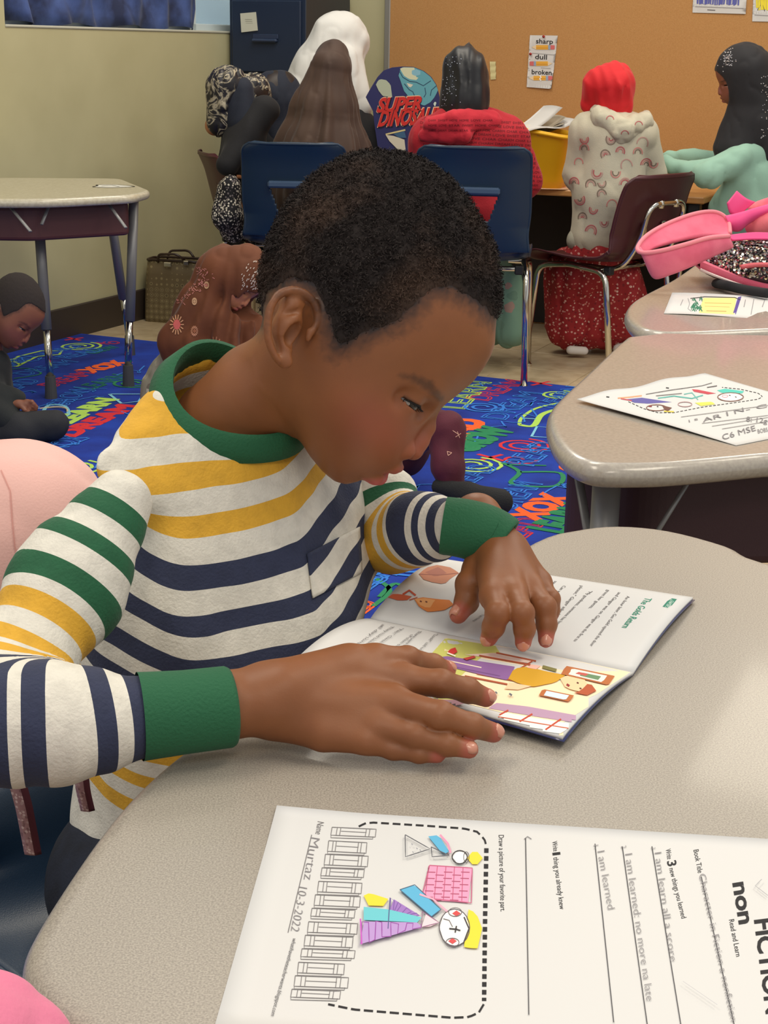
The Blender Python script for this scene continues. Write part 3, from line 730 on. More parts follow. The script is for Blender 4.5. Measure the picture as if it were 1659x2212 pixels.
def poly_phi(poly, cell=4.0, pad=24, iters=500):
    lo = poly.min(0) - pad; hi = poly.max(0) + pad; xs = np.arange(lo[0], hi[0], cell); ys = np.arange(lo[1], hi[1], cell)
    X, Y = np.meshgrid(xs, ys, indexing='ij'); ins = np.zeros(X.shape, bool); D = np.full(X.shape, 1e9); n = len(poly)
    for i in range(n):
        a, b = poly[i], poly[(i + 1) % n]
        c = ((a[1] > Y) != (b[1] > Y)) & (X < (b[0] - a[0]) * (Y - a[1]) / (b[1] - a[1] + 1e-12) + a[0]); ins ^= c
        e = b - a; t = np.clip(((X - a[0]) * e[0] + (Y - a[1]) * e[1]) / (e @ e), 0, 1); D = np.minimum(D, np.hypot(X - a[0] - t * e[0], Y - a[1] - t * e[1]))
    phi = np.where(ins, 8000.0, 0.0); om = 1.96
    I, J = np.meshgrid(range(len(xs)), range(len(ys)), indexing='ij'); red = ((I + J) % 2 == 0)[1:-1, 1:-1]
    # boundary-fitted start values keep the outline sub-cell exact
    for it in range(iters):
        for par in (red, ~red):
            nb = phi[2:, 1:-1] + phi[:-2, 1:-1] + phi[1:-1, 2:] + phi[1:-1, :-2]; new = (nb + cell * cell) / 4
            m = par & ins[1:-1, 1:-1]; c = phi[1:-1, 1:-1]; c[m] = c[m] + om * (new[m] - c[m])
        om = 1.96 if it < iters - 40 else 1.0
    # near the outline and outside: linear in signed distance
    g = 0.5 * 190.0
    sd = np.where(ins, D, -D)
    lin = g * sd * 1.6
    k = np.clip(D / 10.0, 0, 1)
    phi = np.where(ins, k * phi + (1 - k) * np.maximum(lin, 0) , lin)
    return lo, cell, phi
H_LO, H_CELL, H_PHI = poly_phi(HPOLY)
def bil(A, lo, cell, x, y):
    fx = np.clip((x - lo[0]) / cell, 0, A.shape[0] - 1.001); fy = np.clip((y - lo[1]) / cell, 0, A.shape[1] - 1.001)
    i = fx.astype(int); j = fy.astype(int); fx = fx - i; fy = fy - j
    return A[i, j] * (1 - fx) * (1 - fy) + A[i + 1, j] * fx * (1 - fy) + A[i, j + 1] * (1 - fx) * fy + A[i + 1, j + 1] * fx * fy
def im3(px, py, s):
    f, u = h_fu(px, py); return (f, u, s)
EYE_C = (266.0, 2.0, 100.0); EYE_R = 37.0
def ear_union(A3, d):
    E = lambda x, y, z: im3(x, y, z)
    def off(x, y):   # ear plate leaves the head: front edge near, rear rim standing out
        t = (672 - x) / 80.0; return 196 + 40 * t
    hel = [(684, 722), (692, 690), (684, 662), (665, 645), (642, 640), (618, 648), (602, 668), (595, 696), (594, 728), (600, 756), (612, 780)]
    hel = spline([(x, y) for x, y in hel], 3); hp = [E(x, y, off(x, y) + 8) for x, y in hel]; hr = list(np.interp(np.linspace(0, 1, len(hp)), [0, .15, .4, .8, 1], [4.5, 8, 9, 8.5, 7]))
    ear = schain(A3, hp, hr, 2)
    plate = sell(A3, E(636, 712, off(636, 712) - 12), (46, 70, 10), None)
    # plate oriented: build from three cones instead of one axis-bound ellipsoid
    plate = schain(A3, [E(640, 668, off(640, 668) - 12), E(630, 715, off(630, 715) - 14), E(625, 770, off(625, 770) - 6)], [24, 27, 14], 20)
    ear = smin(ear, plate, 9)
    ear = smin(ear, schain(A3, [E(664, 668, off(664, 668)), E(640, 672, off(640, 672)), E(622, 694, off(622, 694)), E(618, 728, off(618, 728)), E(626, 760, off(626, 760))], [5, 6.5, 7, 7, 6], 6), 7)
    ear = smin(ear, sell(A3, E(626, 782, off(626, 782) + 2), (17, 16, 10)), 10)
    ear = smax(ear, -sell(A3, E(646, 730, off(646, 730) + 6), (22, 27, 22)), 8)
    ear = smax(ear, -schain(A3, [E(668, 678, off(668, 678) + 14), E(612, 690, off(612, 690) + 10), E(605, 730, off(605, 730) + 11)], [6, 5, 4], 4), 5)
    ear = smin(ear, scone(A3, E(676, 722, 198), E(673, 736, 199), 8, 7), 9)
    d = smin(d, ear, 10)
    return d
def head_field(P, ears=True, grid_h=None, jaw_open=0):
    """P in head units (f forward, u up, s to the side); returns approx. distance"""
    f, u, s = P[..., 0], P[..., 1], P[..., 2]; a = np.abs(s)
    phi = bil(H_PHI, H_LO, H_CELL, f, u).astype(np.float32)
    # width factor: full cranium, narrower face, cheek fullness, jaw
    wf = 1.52 - 0.10 * np.exp(-((f - 330) / 70) ** 2 - ((u - 40) / 60) ** 2)
    wf = wf + 0.10 * np.exp(-((f - 170) / 110) ** 2 - ((u + 110) / 80) ** 2)
    wf = wf - 0.20 * np.exp(-((f + 20) / 110) ** 2 - ((u + 130) / 60) ** 2)
    G = s * s - wf * wf * phi
    if grid_h is not None:
        gx, gy, gz = np.gradient(G, grid_h); gn = np.sqrt(gx ** 2 + gy ** 2 + gz ** 2)
    else: gn = np.sqrt((2 * s) ** 2 + (1.5 ** 2 * 150) ** 2)
    d = G / np.maximum(gn, 120.0)
    A3 = np.stack([f, u, a], -1)
    # neck root
    # brow ridge, cheek
    d = smin(d, sell(A3, (305, 48, 62), (20, 13, 52)), 30)
    # eye socket
    d = smax(d, -sell(A3, (326, -2, 104), (24, 22, 44)), 22); d = smax(d, -sell(A3, (288, -2, 160), (40, 22, 24)), 24)
    # nose
    n = schain(A3, [(338, 18, 0), im3(926, 925, 0), im3(908, 952, 0), im3(893, 971, 0)], [10, 13, 18, 24], 14)
    n = smin(n, sell(A3, im3(870, 966, 35), (29, 25, 22)), 8)
    d = smin(d, n, 11)
    d = smax(d, -scone(A3, im3(880, 990, 17), im3(866, 978, 20), 6.5, 5), 5)
    # lids round the eyeball, with a slit
    e = np.array(EYE_C, np.float32); q = A3 - e
    lid = np.linalg.norm(q, axis=-1) - (EYE_R + 3.5)
    lid = smax(lid, -(q[..., 0] + 26), 8)
    d = smin(d, lid, 16)
    upl = q[..., 1] - (-1.0 + 0.10 * q[..., 2]); low = q[..., 1] + 12.0 + .06 * q[..., 2]
    wid = np.abs(q[..., 2] - 6) - 35
    slit = smax(smax(upl + (q[..., 2] - 6) ** 2 / 200, -(low - (q[..., 2] - 6) ** 2 / 180), 2), wid, 4)
    slit = np.maximum(slit, -(q[..., 0] + 22)); slit = np.maximum(slit, np.linalg.norm(q, axis=-1) - 52)
    d = smax(d, -slit, 2.5)
    # fold above the upper lid
    d = smax(d, -schain(A3, [(e[0] + 10, 18, e[2] + 37), (e[0] + 34, 21, e[2] + 10), (e[0] + 30, 18, e[2] - 24)], [2.0, 2.6, 2.0], 2), 5)
    # lips: line between them, corners, fuller body
    d = smin(d, schain(A3, [im3(862, 1010, 0), im3(852, 1011, 26), im3(808, 1006, 62)], [11, 10, 4], 8), 12)
    d = smin(d, schain(A3, [im3(819, 1031, 0), im3(810, 1029, 26), im3(786, 1016, 56)], [19, 17, 7], 8), 12)
    d = smax(d, -schain(A3, [im3(846, 1024, 0), im3(832, 1021, 30), im3(790, 1009, 66)], [3.2, 3, 2.2], 3), 4)
    d = smax(d, -scone(A3, im3(872, 1000, 0), im3(876, 988, 0), 4, 3), 6)
    if ears:
        msk = (f > -70) & (f < 75) & (u > -90) & (u < 110) & (a > 150)
        if msk.any(): d[msk] = ear_union(A3[msk], d[msk])
    return d
def head_frame(px, py, Y, scale_px, tilt=31.0, yaw=0.0, flip=1, side=1):
    """origin at the ear line on the mid plane; tilt: degrees the face is lowered; flip=-1 faces left.
    scale_px: picture pixels per head unit; returns O, S, (ef, eu, es)"""
    d = ray(px, py); v = d / np.linalg.norm(d); r = R_ - (R_ @ v) * v; r /= np.linalg.norm(r); up = np.cross(r, v)
    c, s = math.cos(math.radians(tilt)), math.sin(math.radians(tilt))
    ef = c * r * flip - s * up; eu = s * r * flip + c * up; es = -v
    cy, sy = math.cos(math.radians(yaw)), math.sin(math.radians(yaw))
    ef, es = cy * ef + sy * es, cy * es - sy * ef
    O = at(px, py, Y); S = (np.linalg.norm(O - CAM)) / np.linalg.norm(d) / FPX * scale_px
    return O, S, (ef, eu, es)
def to_world(fr, Q):
    O, S, (a, b, c) = fr; Q = np.asarray(Q); return O + S * (Q[..., 0:1] * a + Q[..., 1:2] * b + Q[..., 2:3] * c)
def to_head(fr, P):
    O, S, (a, b, c) = fr; q = (P - O) / S; return np.stack([q @ a, q @ b, q @ c], -1)
def head_mesh(h, extra=None, lo=(-190, -330, -270), hi=(420, 440, 270), ears=True, it=1, smooth_extra=None):
    def fn(G):
        d = head_field(G, ears, h)
        if extra is not None: d = extra(G, d)
        return d
    return sculpt(fn, lo, hi, h, it)
HAIRLINE = np.array([h_fu(*p) for p in [(1120, 700), (1072, 714), (1040, 696), (1005, 668), (965, 650), (930, 655), (893, 688), (862, 718), (800, 740), (750, 768), (722, 772), (708, 735), (694, 690), (672, 640), (640, 628), (600, 650), (584, 690), (576, 716), (520, 722), (480, 500), (700, 250), (1000, 280), (1150, 500)]])
def inside_soft(poly, x, y):
    """signed distance to a polygon, positive inside"""
    ins = np.zeros(x.shape, bool); D = np.full(x.shape, 1e9); n = len(poly)
    for i in range(n):
        a, b = poly[i], poly[(i + 1) % n]
        c = ((a[1] > y) != (b[1] > y)) & (x < (b[0] - a[0]) * (y - a[1]) / (b[1] - a[1] + 1e-12) + a[0]); ins ^= c
        e = b - a; t = np.clip(((x - a[0]) * e[0] + (y - a[1]) * e[1]) / (e @ e), 0, 1); D = np.minimum(D, np.hypot(x - a[0] - t * e[0], y - a[1] - t * e[1]))
    return np.where(ins, D, -D)

def skin_mat(name, base, lip, dark, rough=0.48):
    """skin coloured from point attributes: lips, hair roots, brow, painted nostril shade"""
    m = mat(name, base, rough, sss=0.12, spec=.42); nt = m.node_tree; N = nt.nodes; L = nt.links; b = N['Principled BSDF']
    tc = N.new('ShaderNodeTexCoord'); nz = N.new('ShaderNodeTexNoise'); nz.inputs['Scale'].default_value = 28; nz.inputs['Detail'].default_value = 4
    L.new(tc.outputs['Object'], nz.inputs['Vector'])
    r = N.new('ShaderNodeValToRGB'); r.color_ramp.elements[0].position = .3; r.color_ramp.elements[1].position = .75
    c0 = srgb(base); r.color_ramp.elements[0].color = (c0[0] * .9, c0[1] * .88, c0[2] * .88, 1); r.color_ramp.elements[1].color = (c0[0] * 1.08, c0[1] * 1.06, c0[2] * 1.0, 1)
    L.new(nz.outputs['Fac'], r.inputs['Fac']); last = r.outputs['Color']
    for an, col in (('blush', tuple(int(v) for v in lip)), ('lip', lip), ('roots_shade', dark)):
        a = N.new('ShaderNodeAttribute'); a.attribute_name = an; mx = N.new('ShaderNodeMixRGB'); mx.inputs[2].default_value = srgb(col)
        if an == 'blush':
            mm = N.new('ShaderNodeMath'); mm.operation = 'MULTIPLY'; mm.inputs[1].default_value = .25; L.new(a.outputs['Fac'], mm.inputs[0]); L.new(mm.outputs[0], mx.inputs[0])
        else: L.new(a.outputs['Fac'], mx.inputs[0])
        L.new(last, mx.inputs[1]); last = mx.outputs[0]
    L.new(last, b.inputs['Base Color'])
    n2 = N.new('ShaderNodeTexNoise'); n2.inputs['Scale'].default_value = 900; L.new(tc.outputs['Object'], n2.inputs['Vector'])
    bp = N.new('ShaderNodeBump'); bp.inputs['Strength'].default_value = .10; bp.inputs['Distance'].default_value = .0006
    L.new(n2.outputs['Fac'], bp.inputs['Height']); L.new(bp.outputs['Normal'], b.inputs['Normal'])
    return m
def head_attrs(Q):
    """lip, roots, blush values at head-unit points"""
    f, u, a = Q[:, 0], Q[:, 1], np.abs(Q[:, 2]); A3 = np.stack([f, u, a], -1)
    up = schain(A3, [im3(866, 1010, 0), im3(852, 1013, 26), im3(800, 1006, 58)], [13, 11, 5], 4)
    lo = schain(A3, [im3(820, 1032, 0), im3(808, 1030, 24), im3(784, 1014, 50)], [20, 18, 9], 4)
    lip = np.clip(.9 - lo / 8, 0, 1) * 1.0 + np.clip(.9 - up / 8, 0, 1) * .5
    lip = np.clip(lip, 0, 1)
    hd = inside_soft(HAIRLINE, f, u); nz = vnoise(A3 * 1.0, 1 / 14., 3) * .5 + vnoise(A3 * 1.0, 1 / 5., 5) * .5
    roots_shade = np.clip((hd + 22 + 14 * nz) / 46, 0, 1)
    A2 = A3 * np.array([1, 1, 0]); z0 = lambda x, y: h_fu(x, y) + (0,)
    brow = schain(A2, [z0(862, 812), z0(888, 816), z0(920, 832), z0(948, 860)], [3, 7, 9, 7], 5)
    roots_shade = np.maximum(roots_shade, np.clip(.3 - brow / 18 + .25 * nz, 0, .6) * (a > 22) * (f > 150))
    lash = np.abs(A3[:, 1] - (EYE_C[1] - 1)); e = np.linalg.norm(A3 - np.array(EYE_C), axis=1)
    lm = np.clip(1.3 - lash / 4.5, 0, 1) * (e < 45) * (f > EYE_C[0] - 24) * (np.abs(A3[:, 2] - EYE_C[2] - 6) < 40)
    roots_shade = np.maximum(roots_shade, lm * .9)
    nost = np.linalg.norm(A3 - np.array(im3(874, 984, 18)), axis=1); roots_shade = np.maximum(roots_shade, np.clip(.8 - nost / 12, 0, .7))  # shade inside the nostrils painted into the skin colour, sharing the hair-root mask
    blush = np.exp(-((f - 250) / 90) ** 2 - ((u + 80) / 60) ** 2) + np.exp(-((f - 370) / 40) ** 2 - ((u + 70) / 40) ** 2)
    return lip, roots_shade, np.clip(blush, 0, 1)
m_sclera = mat('eye_white', (176, 166, 158), .2, coat=.6); m_iris = mat('dark_brown_iris', (26, 15, 11), .25, coat=.2)
m_lash = mat('eyelash', (14, 10, 9), .8)
def eye_mesh(fr, parent, looking=-16, pool=None):
    for sg in (1, -1):
        V = []; Fc = []; mi = []; nu, nv = 24, 18; c = np.array([EYE_C[0], EYE_C[1], sg * EYE_C[2]]); el = math.radians(looking)
        ax = np.array([math.cos(el), math.sin(el), 0.30 * sg]); ax /= np.linalg.norm(ax); b1 = np.cross(ax, [0, 0, 1.0]); b1 /= np.linalg.norm(b1); b2 = np.cross(ax, b1)
        for i in range(nv + 1):
            th = math.pi * i / nv; r = EYE_R * (1.0 + (.05 if th < .45 else 0))
            for j in range(nu):
                ph = 2 * math.pi * j / nu; V.append(c + r * (math.cos(th) * ax + math.sin(th) * (math.cos(ph) * b1 + math.sin(ph) * b2)))
        for i in range(nv):
            for j in range(nu):
                k = (j + 1) % nu; Fc.append((i * nu + j, i * nu + k, (i + 1) * nu + k, (i + 1) * nu + j)); mi.append(1 if i < 4 else 0)
        W = to_world(fr, np.array(V))
        mbl = MB(); pts = []
        for t in np.linspace(0, 1, 13):
            qs = -27 + 70 * t; qu = -1.5 + .10 * qs - (qs - 6) ** 2 / 200; R2 = (EYE_R + 4.2) ** 2 - qu * qu - qs * qs
            pts.append(np.array([EYE_C[0] + math.sqrt(max(R2, 9)), EYE_C[1] + qu, sg * (EYE_C[2] + qs)]))
        mbl.tube(pts, [1.0 + 1.6 * math.sin(math.pi * t) for t in np.linspace(0.05, .95, 13)], 6)
        for i, p in enumerate(pts[1:]):
            q0 = p - np.array([EYE_C[0], EYE_C[1], sg * EYE_C[2]]); q0 /= np.linalg.norm(q0); mbl.tube([p, p + q0 * 7 + (0, -4, 0), p + q0 * 12 + (0, -4, 0)], [1.1, .8, .2], 4)
        lo_ = mbl.build('eyelashes', m_lash, parent, smooth=True); cc = np.array([v.co[:] for v in lo_.data.vertices]); cc = local(parent, to_world(fr, cc)); lo_.data.vertices.foreach_set('co', cc.ravel())
        o = mesh_obj('eye', local(parent, W), Fc, None, parent, True, mats=[m_sclera, m_iris], fm=mi)
def curls(fr, parent, V, Q, name, density, m, size=1.0, n=20000, seed=1, length=(12, 20), root=None):
    """short tight coils standing on the scalp; V in head units"""
    r = np.random.default_rng(seed); a, b, c = V[Q[:, 0]], V[Q[:, 1]], V[Q[:, 2]]; ctr = V[Q].mean(1); nr = np.cross(b - a, c - a); ar = np.linalg.norm(nr, axis=1); nr /= ar[:, None] + 1e-9
    w_ = ar * density(ctr); w_ = w_ / w_.sum(); pick = r.choice(len(Q), n, p=w_); C = ctr[pick] + r.normal(0, 1.5, (n, 3)); Nn = nr[pick]
    t1 = np.cross(Nn, r.normal(size=(n, 3))); t1 /= np.linalg.norm(t1, axis=1)[:, None]; t2 = np.cross(Nn, t1); K = 6
    L = r.uniform(length[0], length[1], n) * (0.35 + .65 * np.clip(density(C), 0, 1)); rad = r.uniform(3.0, 5.5, n) * size; ph = r.uniform(0, 6.28, n)
    pts = []
    for k in range(K):
        t = k / (K - 1); an = ph + t * 5.5; pts.append(C + Nn * (L * t - 3)[:, None] + t1 * (rad * np.cos(an) * t ** .5)[:, None] + t2 * (rad * np.sin(an) * t ** .5)[:, None])
    pts = np.stack(pts, 1); wv = np.cross(Nn, t1) * 0 + t1; wd = 0.85 * size; side = (t1 * .7 + t2 * .7)
    A = pts - side[:, None] * wd; B = pts + side[:, None] * wd; VV = np.stack([A, B], 2).reshape(-1, 3)
    base = (np.arange(n) * K * 2)[:, None, None]; k = np.arange(K - 1)[None, :, None] * 2; q = np.array([0, 1, 3, 2])[None, None]; Fc = (base + k + q).reshape(-1, 4)
    W = to_world(fr, VV); o = mesh_obj(name, local(root or parent, W), Fc, m, parent, True); o['kind'] = 'stuff'; return o
# ------------------------------------------------------------------ the reading boy
SKIN_B = skin_mat('warm_brown_skin', (136, 84, 49), (196, 92, 88), (40, 28, 24))
m_hair = mat('black_brown_hair', (40, 33, 31), .85, noise=((82, 62, 50), 16, 4, .5, .8), spec=.25)
BY = 1.135
boy = thing('person', 'boy in a white, green, yellow and navy striped shirt reading at the near desk', 'person', (float(at(420, 1500, 1.1)[0]), 1.12, 0.0))
FRB = head_frame(640, 720, BY, 1.0, 31, 3)
def PZ(px, py, z): return atz(px, py, z)
def rm(rpx, P): return rpx * ((np.asarray(P) - CAM) @ F_) / FPX
NSEG = []
def pxchain(L, mode='z'):
    """[(px,py,z|Y,rpx)] -> points, radii in metres"""
    pts = [atz(a[0], a[1], a[2]) if a[2] < .8 else at(a[0], a[1], a[2]) for a in L]; return pts, [rm(a[3], p) for a, p in zip(L, pts)]
def hand(palm, fingers, arm, k=.007, wk=.005, h=.0016, creases=True):
    pal = [pxchain(c) for c in palm]; fin = [pxchain(c) for c in fingers]; ar = pxchain(arm)
    allp = np.array([p for c in pal + fin + [ar] for p in c[0]]); R = max(max(c[1]) for c in pal + [ar]) + .01
    def fn(G):
        d = schain(G, ar[0], ar[1], .002)
        for c in pal: d = smin(d, schain(G, c[0], c[1], .002), k)
        base = d; out = None
        for (p, r) in fin:
            f = schain(G, p, r, .003)
            for j in (1, 2):      # knuckles a little fuller
                f = smin(f, np.linalg.norm(G - p[j], axis=-1) - r[j] * 1.0, .003)
            e = smin(base, f, wk); out = e if out is None else np.minimum(out, e)
        return out
    V, Q = sculpt(fn, allp.min(0) - R, allp.max(0) + R, h, 1)
    lip = np.zeros(len(V))
    for (p, r) in fin:
        d = np.linalg.norm(V - p[-1], axis=1); lip = np.maximum(lip, np.clip(1.15 - d / (r[-1] * 1.5), 0, .45))
    return V, Q, lip
# near (right) hand
NH = hand([[(585, 1508, .724, 76), (740, 1462, .733, 62), (868, 1470, .731, 37)], [(585, 1510, .723, 72), (850, 1518, .725, 38)], [(600, 1530, .716, 60), (815, 1566, .714, 35)], [(600, 1545, .712, 48), (700, 1580, .708, 44), (790, 1600, .706, 29)],
           [(620, 1480, .734, 52), (760, 1430, .742, 38), (810, 1424, .742, 32)]],
          [[(810, 1424, .742, 32), (880, 1424, .738, 27), (935, 1438, .728, 24), (966, 1447, .722, 20)],
           [(868, 1470, .731, 35), (952, 1476, .731, 29), (1010, 1491, .724, 26), (1050, 1507, .717, 21)],
           [(850, 1520, .725, 36), (950, 1545, .724, 30), (1020, 1568, .716, 26), (1066, 1583, .708, 22)],
           [(815, 1566, .714, 33), (898, 1588, .711, 28), (965, 1607, .707, 25), (1014, 1619, .704, 20)],
           [(790, 1600, .706, 28), (850, 1618, .701, 22), (905, 1628, .700, 19), (945, 1632, .699, 17)]],
          [(330, 1545, .722, 72), (500, 1522, .722, 74), (585, 1510, .723, 76)])
FH = hand([[(1076, 1200, .747, 52), (1066, 1288, .738, 30)], [(1080, 1200, .747, 52), (1110, 1284, .739, 30)], [(1088, 1200, .746, 52), (1148, 1274, .736, 29)], [(1095, 1200, .745, 50), (1166, 1258, .732, 26)], [(1062, 1195, .745, 44), (1032, 1228, .738, 32)]],
          [[(1032, 1228, .738, 30), (1013, 1262, .730, 28), (1008, 1300, .718, 25), (990, 1328, .712, 20)],
           [(1066, 1288, .738, 28), (1076, 1325, .735, 26), (1066, 1354, .724, 23), (1056, 1378, .714, 19)],
           [(1110, 1284, .739, 28), (1128, 1324, .736, 25), (1133, 1358, .724, 22), (1130, 1389, .713, 18)],
           [(1148, 1274, .736, 27), (1176, 1312, .732, 25), (1181, 1348, .721, 21), (1179, 1383, .711, 17)],
           [(1164, 1258, .732, 24), (1190, 1294, .726, 19), (1191, 1318, .717, 17), (1188, 1340, .709, 15)]],
          [(1030, 1120, .765, 56), (1060, 1165, .752, 56), (1076, 1200, .747, 54)])

# torso frame
Lb = np.array([.67, .74, 0]); Lb /= np.linalg.norm(Lb); Fb = np.array([.74, -.67, 0]); Fb /= np.linalg.norm(Fb)
lean = math.radians(24); UPb = Z_ * math.cos(lean) + Fb * math.sin(lean); FRb = Fb * math.cos(lean) - Z_ * math.sin(lean); MT = np.stack([Lb, FRb, UPb], 1)
CC = at(510, 858, 1.15); lc = math.radians(33); UPc = Z_ * math.cos(lc) + Fb * math.sin(lc); FRc = Fb * math.cos(lc) - Z_ * math.sin(lc)
SHn = at(240, 1085, 1.0); SHf = at(845, 1080, 1.235)
chest = at(572, 1160, 1.185); belly = at(475, 1370, 1.14); hips = at(405, 1740, 1.16)
def fold(G, amp, sc, seed): return amp * vnoise(G @ MT * np.array(sc), 1.0, seed)
def torso_fn(G):
    d = sell(G, chest, (.130, .078, .125), MT); d = smin(d, sell(G, belly, (.105, .085, .13), MT), .06)
    d = smin(d, scone(G, belly, hips, .086, .098), .06)
    d = smin(d, schain(G, [SHn + (.004, .01, .002), at(275, 985, 1.04), CC - UPb * .045 - FRb * .01, SHf + (.0, -.01, .0)], [.040, .030, .054, .040], .03), .03)
    q = (G - CC) @ np.stack([Lb, FRc, UPc], 1); rho = np.sqrt(q[..., 0] ** 2 + (q[..., 1] * 1.05) ** 2); sl = np.where(rho > 1e-6, (np.abs(q[..., 0]) * .34 + np.abs(q[..., 1]) * .72) / (rho + 1e-6), .6)
    d = smax(d, (q[..., 2] + .004 + sl * (rho - .054)) * .85, .010); d = smax(d, -smax(rho - .050, -(q[..., 2] + .05), .004), .004)
    d = d - .0022 * vnoise(G @ MT * np.array([26., 26., 9.]), 1.0, 4) - .0016 * vnoise(G @ MT * np.array([60., 60., 25.]), 1.0, 9)
    return d
lo = np.array([-.32, .90, .40]); hi = np.array([.16, 1.42, 1.0])
tV, tQ = sculpt(torso_fn, lo, hi, .0038, 2)
def stripes_mat(name, bands, end, white=(222, 216, 202)):
    """bands: (from, to, colour) in metres along attribute 'run'"""
    m = mat(name, white, .85, sheen=.15, bump=.35, bscale=450); nt = m.node_tree; N = nt.nodes; L = nt.links; b = N['Principled BSDF']
    a = N.new('ShaderNodeAttribute'); a.attribute_name = 'run'
    dv = N.new('ShaderNodeMath'); dv.operation = 'DIVIDE'; dv.inputs[1].default_value = end; L.new(a.outputs['Fac'], dv.inputs[0])
    r = N.new('ShaderNodeValToRGB'); r.color_ramp.interpolation = 'CONSTANT'; el = r.color_ramp.elements; el.remove(el[1]); el[0].color = srgb(white)
    for p, q, c in bands:
        e = el.new(p / end); e.color = srgb(c); e = el.new(q / end); e.color = srgb(white)
    L.new(dv.outputs[0], r.inputs['Fac'])
    tc = N.new('ShaderNodeTexCoord'); nz = N.new('ShaderNodeTexNoise'); nz.inputs['Scale'].default_value = 90; nz.inputs['Detail'].default_value = 4; L.new(tc.outputs['Object'], nz.inputs['Vector'])
    r2 = N.new('ShaderNodeValToRGB'); r2.color_ramp.elements[0].position = .3; r2.color_ramp.elements[0].color = (.86, .86, .86, 1); r2.color_ramp.elements[1].position = .6; r2.color_ramp.elements[1].color = (1, 1, 1, 1)
    L.new(nz.outputs['Fac'], r2.inputs['Fac']); mx = N.new('ShaderNodeMixRGB'); mx.blend_type = 'MULTIPLY'; mx.inputs[0].default_value = 1
    L.new(r.outputs['Color'], mx.inputs[1]); L.new(r2.outputs['Color'], mx.inputs[2]); L.new(mx.outputs[0], b.inputs['Base Color'])
    return m
NV, YE, GR = (44, 50, 76), (222, 168, 50), (30, 92, 58)
P0 = .0268
def band(k, c, off=0.0, w_=.0132): return (off + k * P0, off + k * P0 + w_, c)
TB = [band(0, NV), band(1, NV)] + [band(k, YE) for k in (2, 3, 4, 5)] + [band(k, NV) for k in (6, 7, 8, 9)] + [band(k, YE) for k in (10, 11, 12, 13)]
m_shirt = stripes_mat('striped_jersey', TB, .6)
def run_torso(V):
    q = (V - CC); w_ = -(q @ (Z_ * .93 + Fb * .30)) + +.13 * (q @ Lb); return w_ + RUN0 + .004 * vnoise(V, 14., 2)
RUN0 = 0.0; TT = bvh(tV, tQ); RUN0 = 6 * P0 - float(run_torso(np.array(drape(TT, [(434, 1220)])))[0])
shirt = mesh_obj('shirt', local(boy, tV), tQ, m_shirt, boy, True); attr(shirt, 'run', run_torso(tV))
m_rib = mat('green_rib_knit', (30, 92, 58), .85, sheen=.1, bump=.4, bscale=500)
# collar
ring = []
for k in range(48):
    th = 2 * math.pi * k / 48; ring.append(CC - UPc * .004 + .053 * math.cos(th) * FRc + .054 * math.sin(th) * Lb + UPc * (.006 * math.cos(2 * th)))
G1 = []
for k, p in enumerate(ring):
    o = p - (CC - UPc * .004); o /= np.linalg.norm(o); row = []
    for a, b in ((-.002, .009), (.002, .0085), (.0065, -.001), (.0105, -.010), (.008, -.0115), (.003, -.006), (-.001, -.022), (-.0035, -.022), (-.004, .004)): row.append(p + o * a + UPc * b)
    G1.append(row + [row[0]])
mb = MB(); mb.grid(G1 + [G1[0]]); col = mb.build('collar', m_rib, shirt, smooth=True)
col.data.transform(Matrix.Translation(-Vector(boy.location)))
# sleeves
def sleeve(ch, name, bands, end, box_pad=.03, k=.03, fa=.003, seed=1, off=0.0, h=.0034, extra=None):
    p, r = ch
    def fn(G):
        d = schain(G, p, r, k); s = chain_param(G, p)
        fo = fa * vnoise(G * 24, 1.0, seed) + .6 * fa * np.sin(s * 210 + 3 * vnoise(G * 16, 1.0, seed + 3)) * np.clip(vnoise(G * 11, 1.0, seed + 5) + .3, 0, 1)
        d = d - fo
        return d if extra is None else extra(G, d, s)
    A = np.array(p); V, Q = sculpt(fn, A.min(0) - max(r) - box_pad, A.max(0) + max(r) + box_pad, h, 2)
    o = mesh_obj(name, local(boy, V), Q, stripes_mat('jersey_' + name + str(seed), bands, end), shirt, True); attr(o, 'run', chain_param(V, p) + off)
    return o, V, Q
ARM = pxchain([(256, 1098, 1.0, 80), (150, 1262, .965, 110), (5, 1490, .90, 108), (-40, 1580, .722, 104), (130, 1570, .722, 106), (318, 1543, .7225, 84)], 'y')
acc = np.r_[0, np.cumsum([np.linalg.norm(np.array(b) - a) for a, b in zip(ARM[0][:-1], ARM[0][1:])])]
AL = acc[-1]; boy['arm_run'] = float(AL)
SB = [(.030 + k * .0330, .0465 + k * .033, c) for k, c in enumerate((GR, GR, GR, YE, YE))]
SB = [(c0_ - .008, c0_ + .008, c) for c0_, c in ((.005, GR), (.037, GR), (.069, GR), (.098, YE), (.127, YE), (.152, YE), (AL - .127, NV), (AL - .096, NV), (AL - .066, NV), (AL - .0355, NV))] + [(AL - .016, AL + .02, NV)]; SB = [b for i_, b in enumerate(SB) if i_ == 0 or b[0] > SB[i_ - 1][1] - .004]
sl1, sV1, sQ1 = sleeve(ARM, 'sleeve', [(b[0] + .05, b[1] + .05, b[2]) for b in SB], 1.0, seed=21, off=.05)
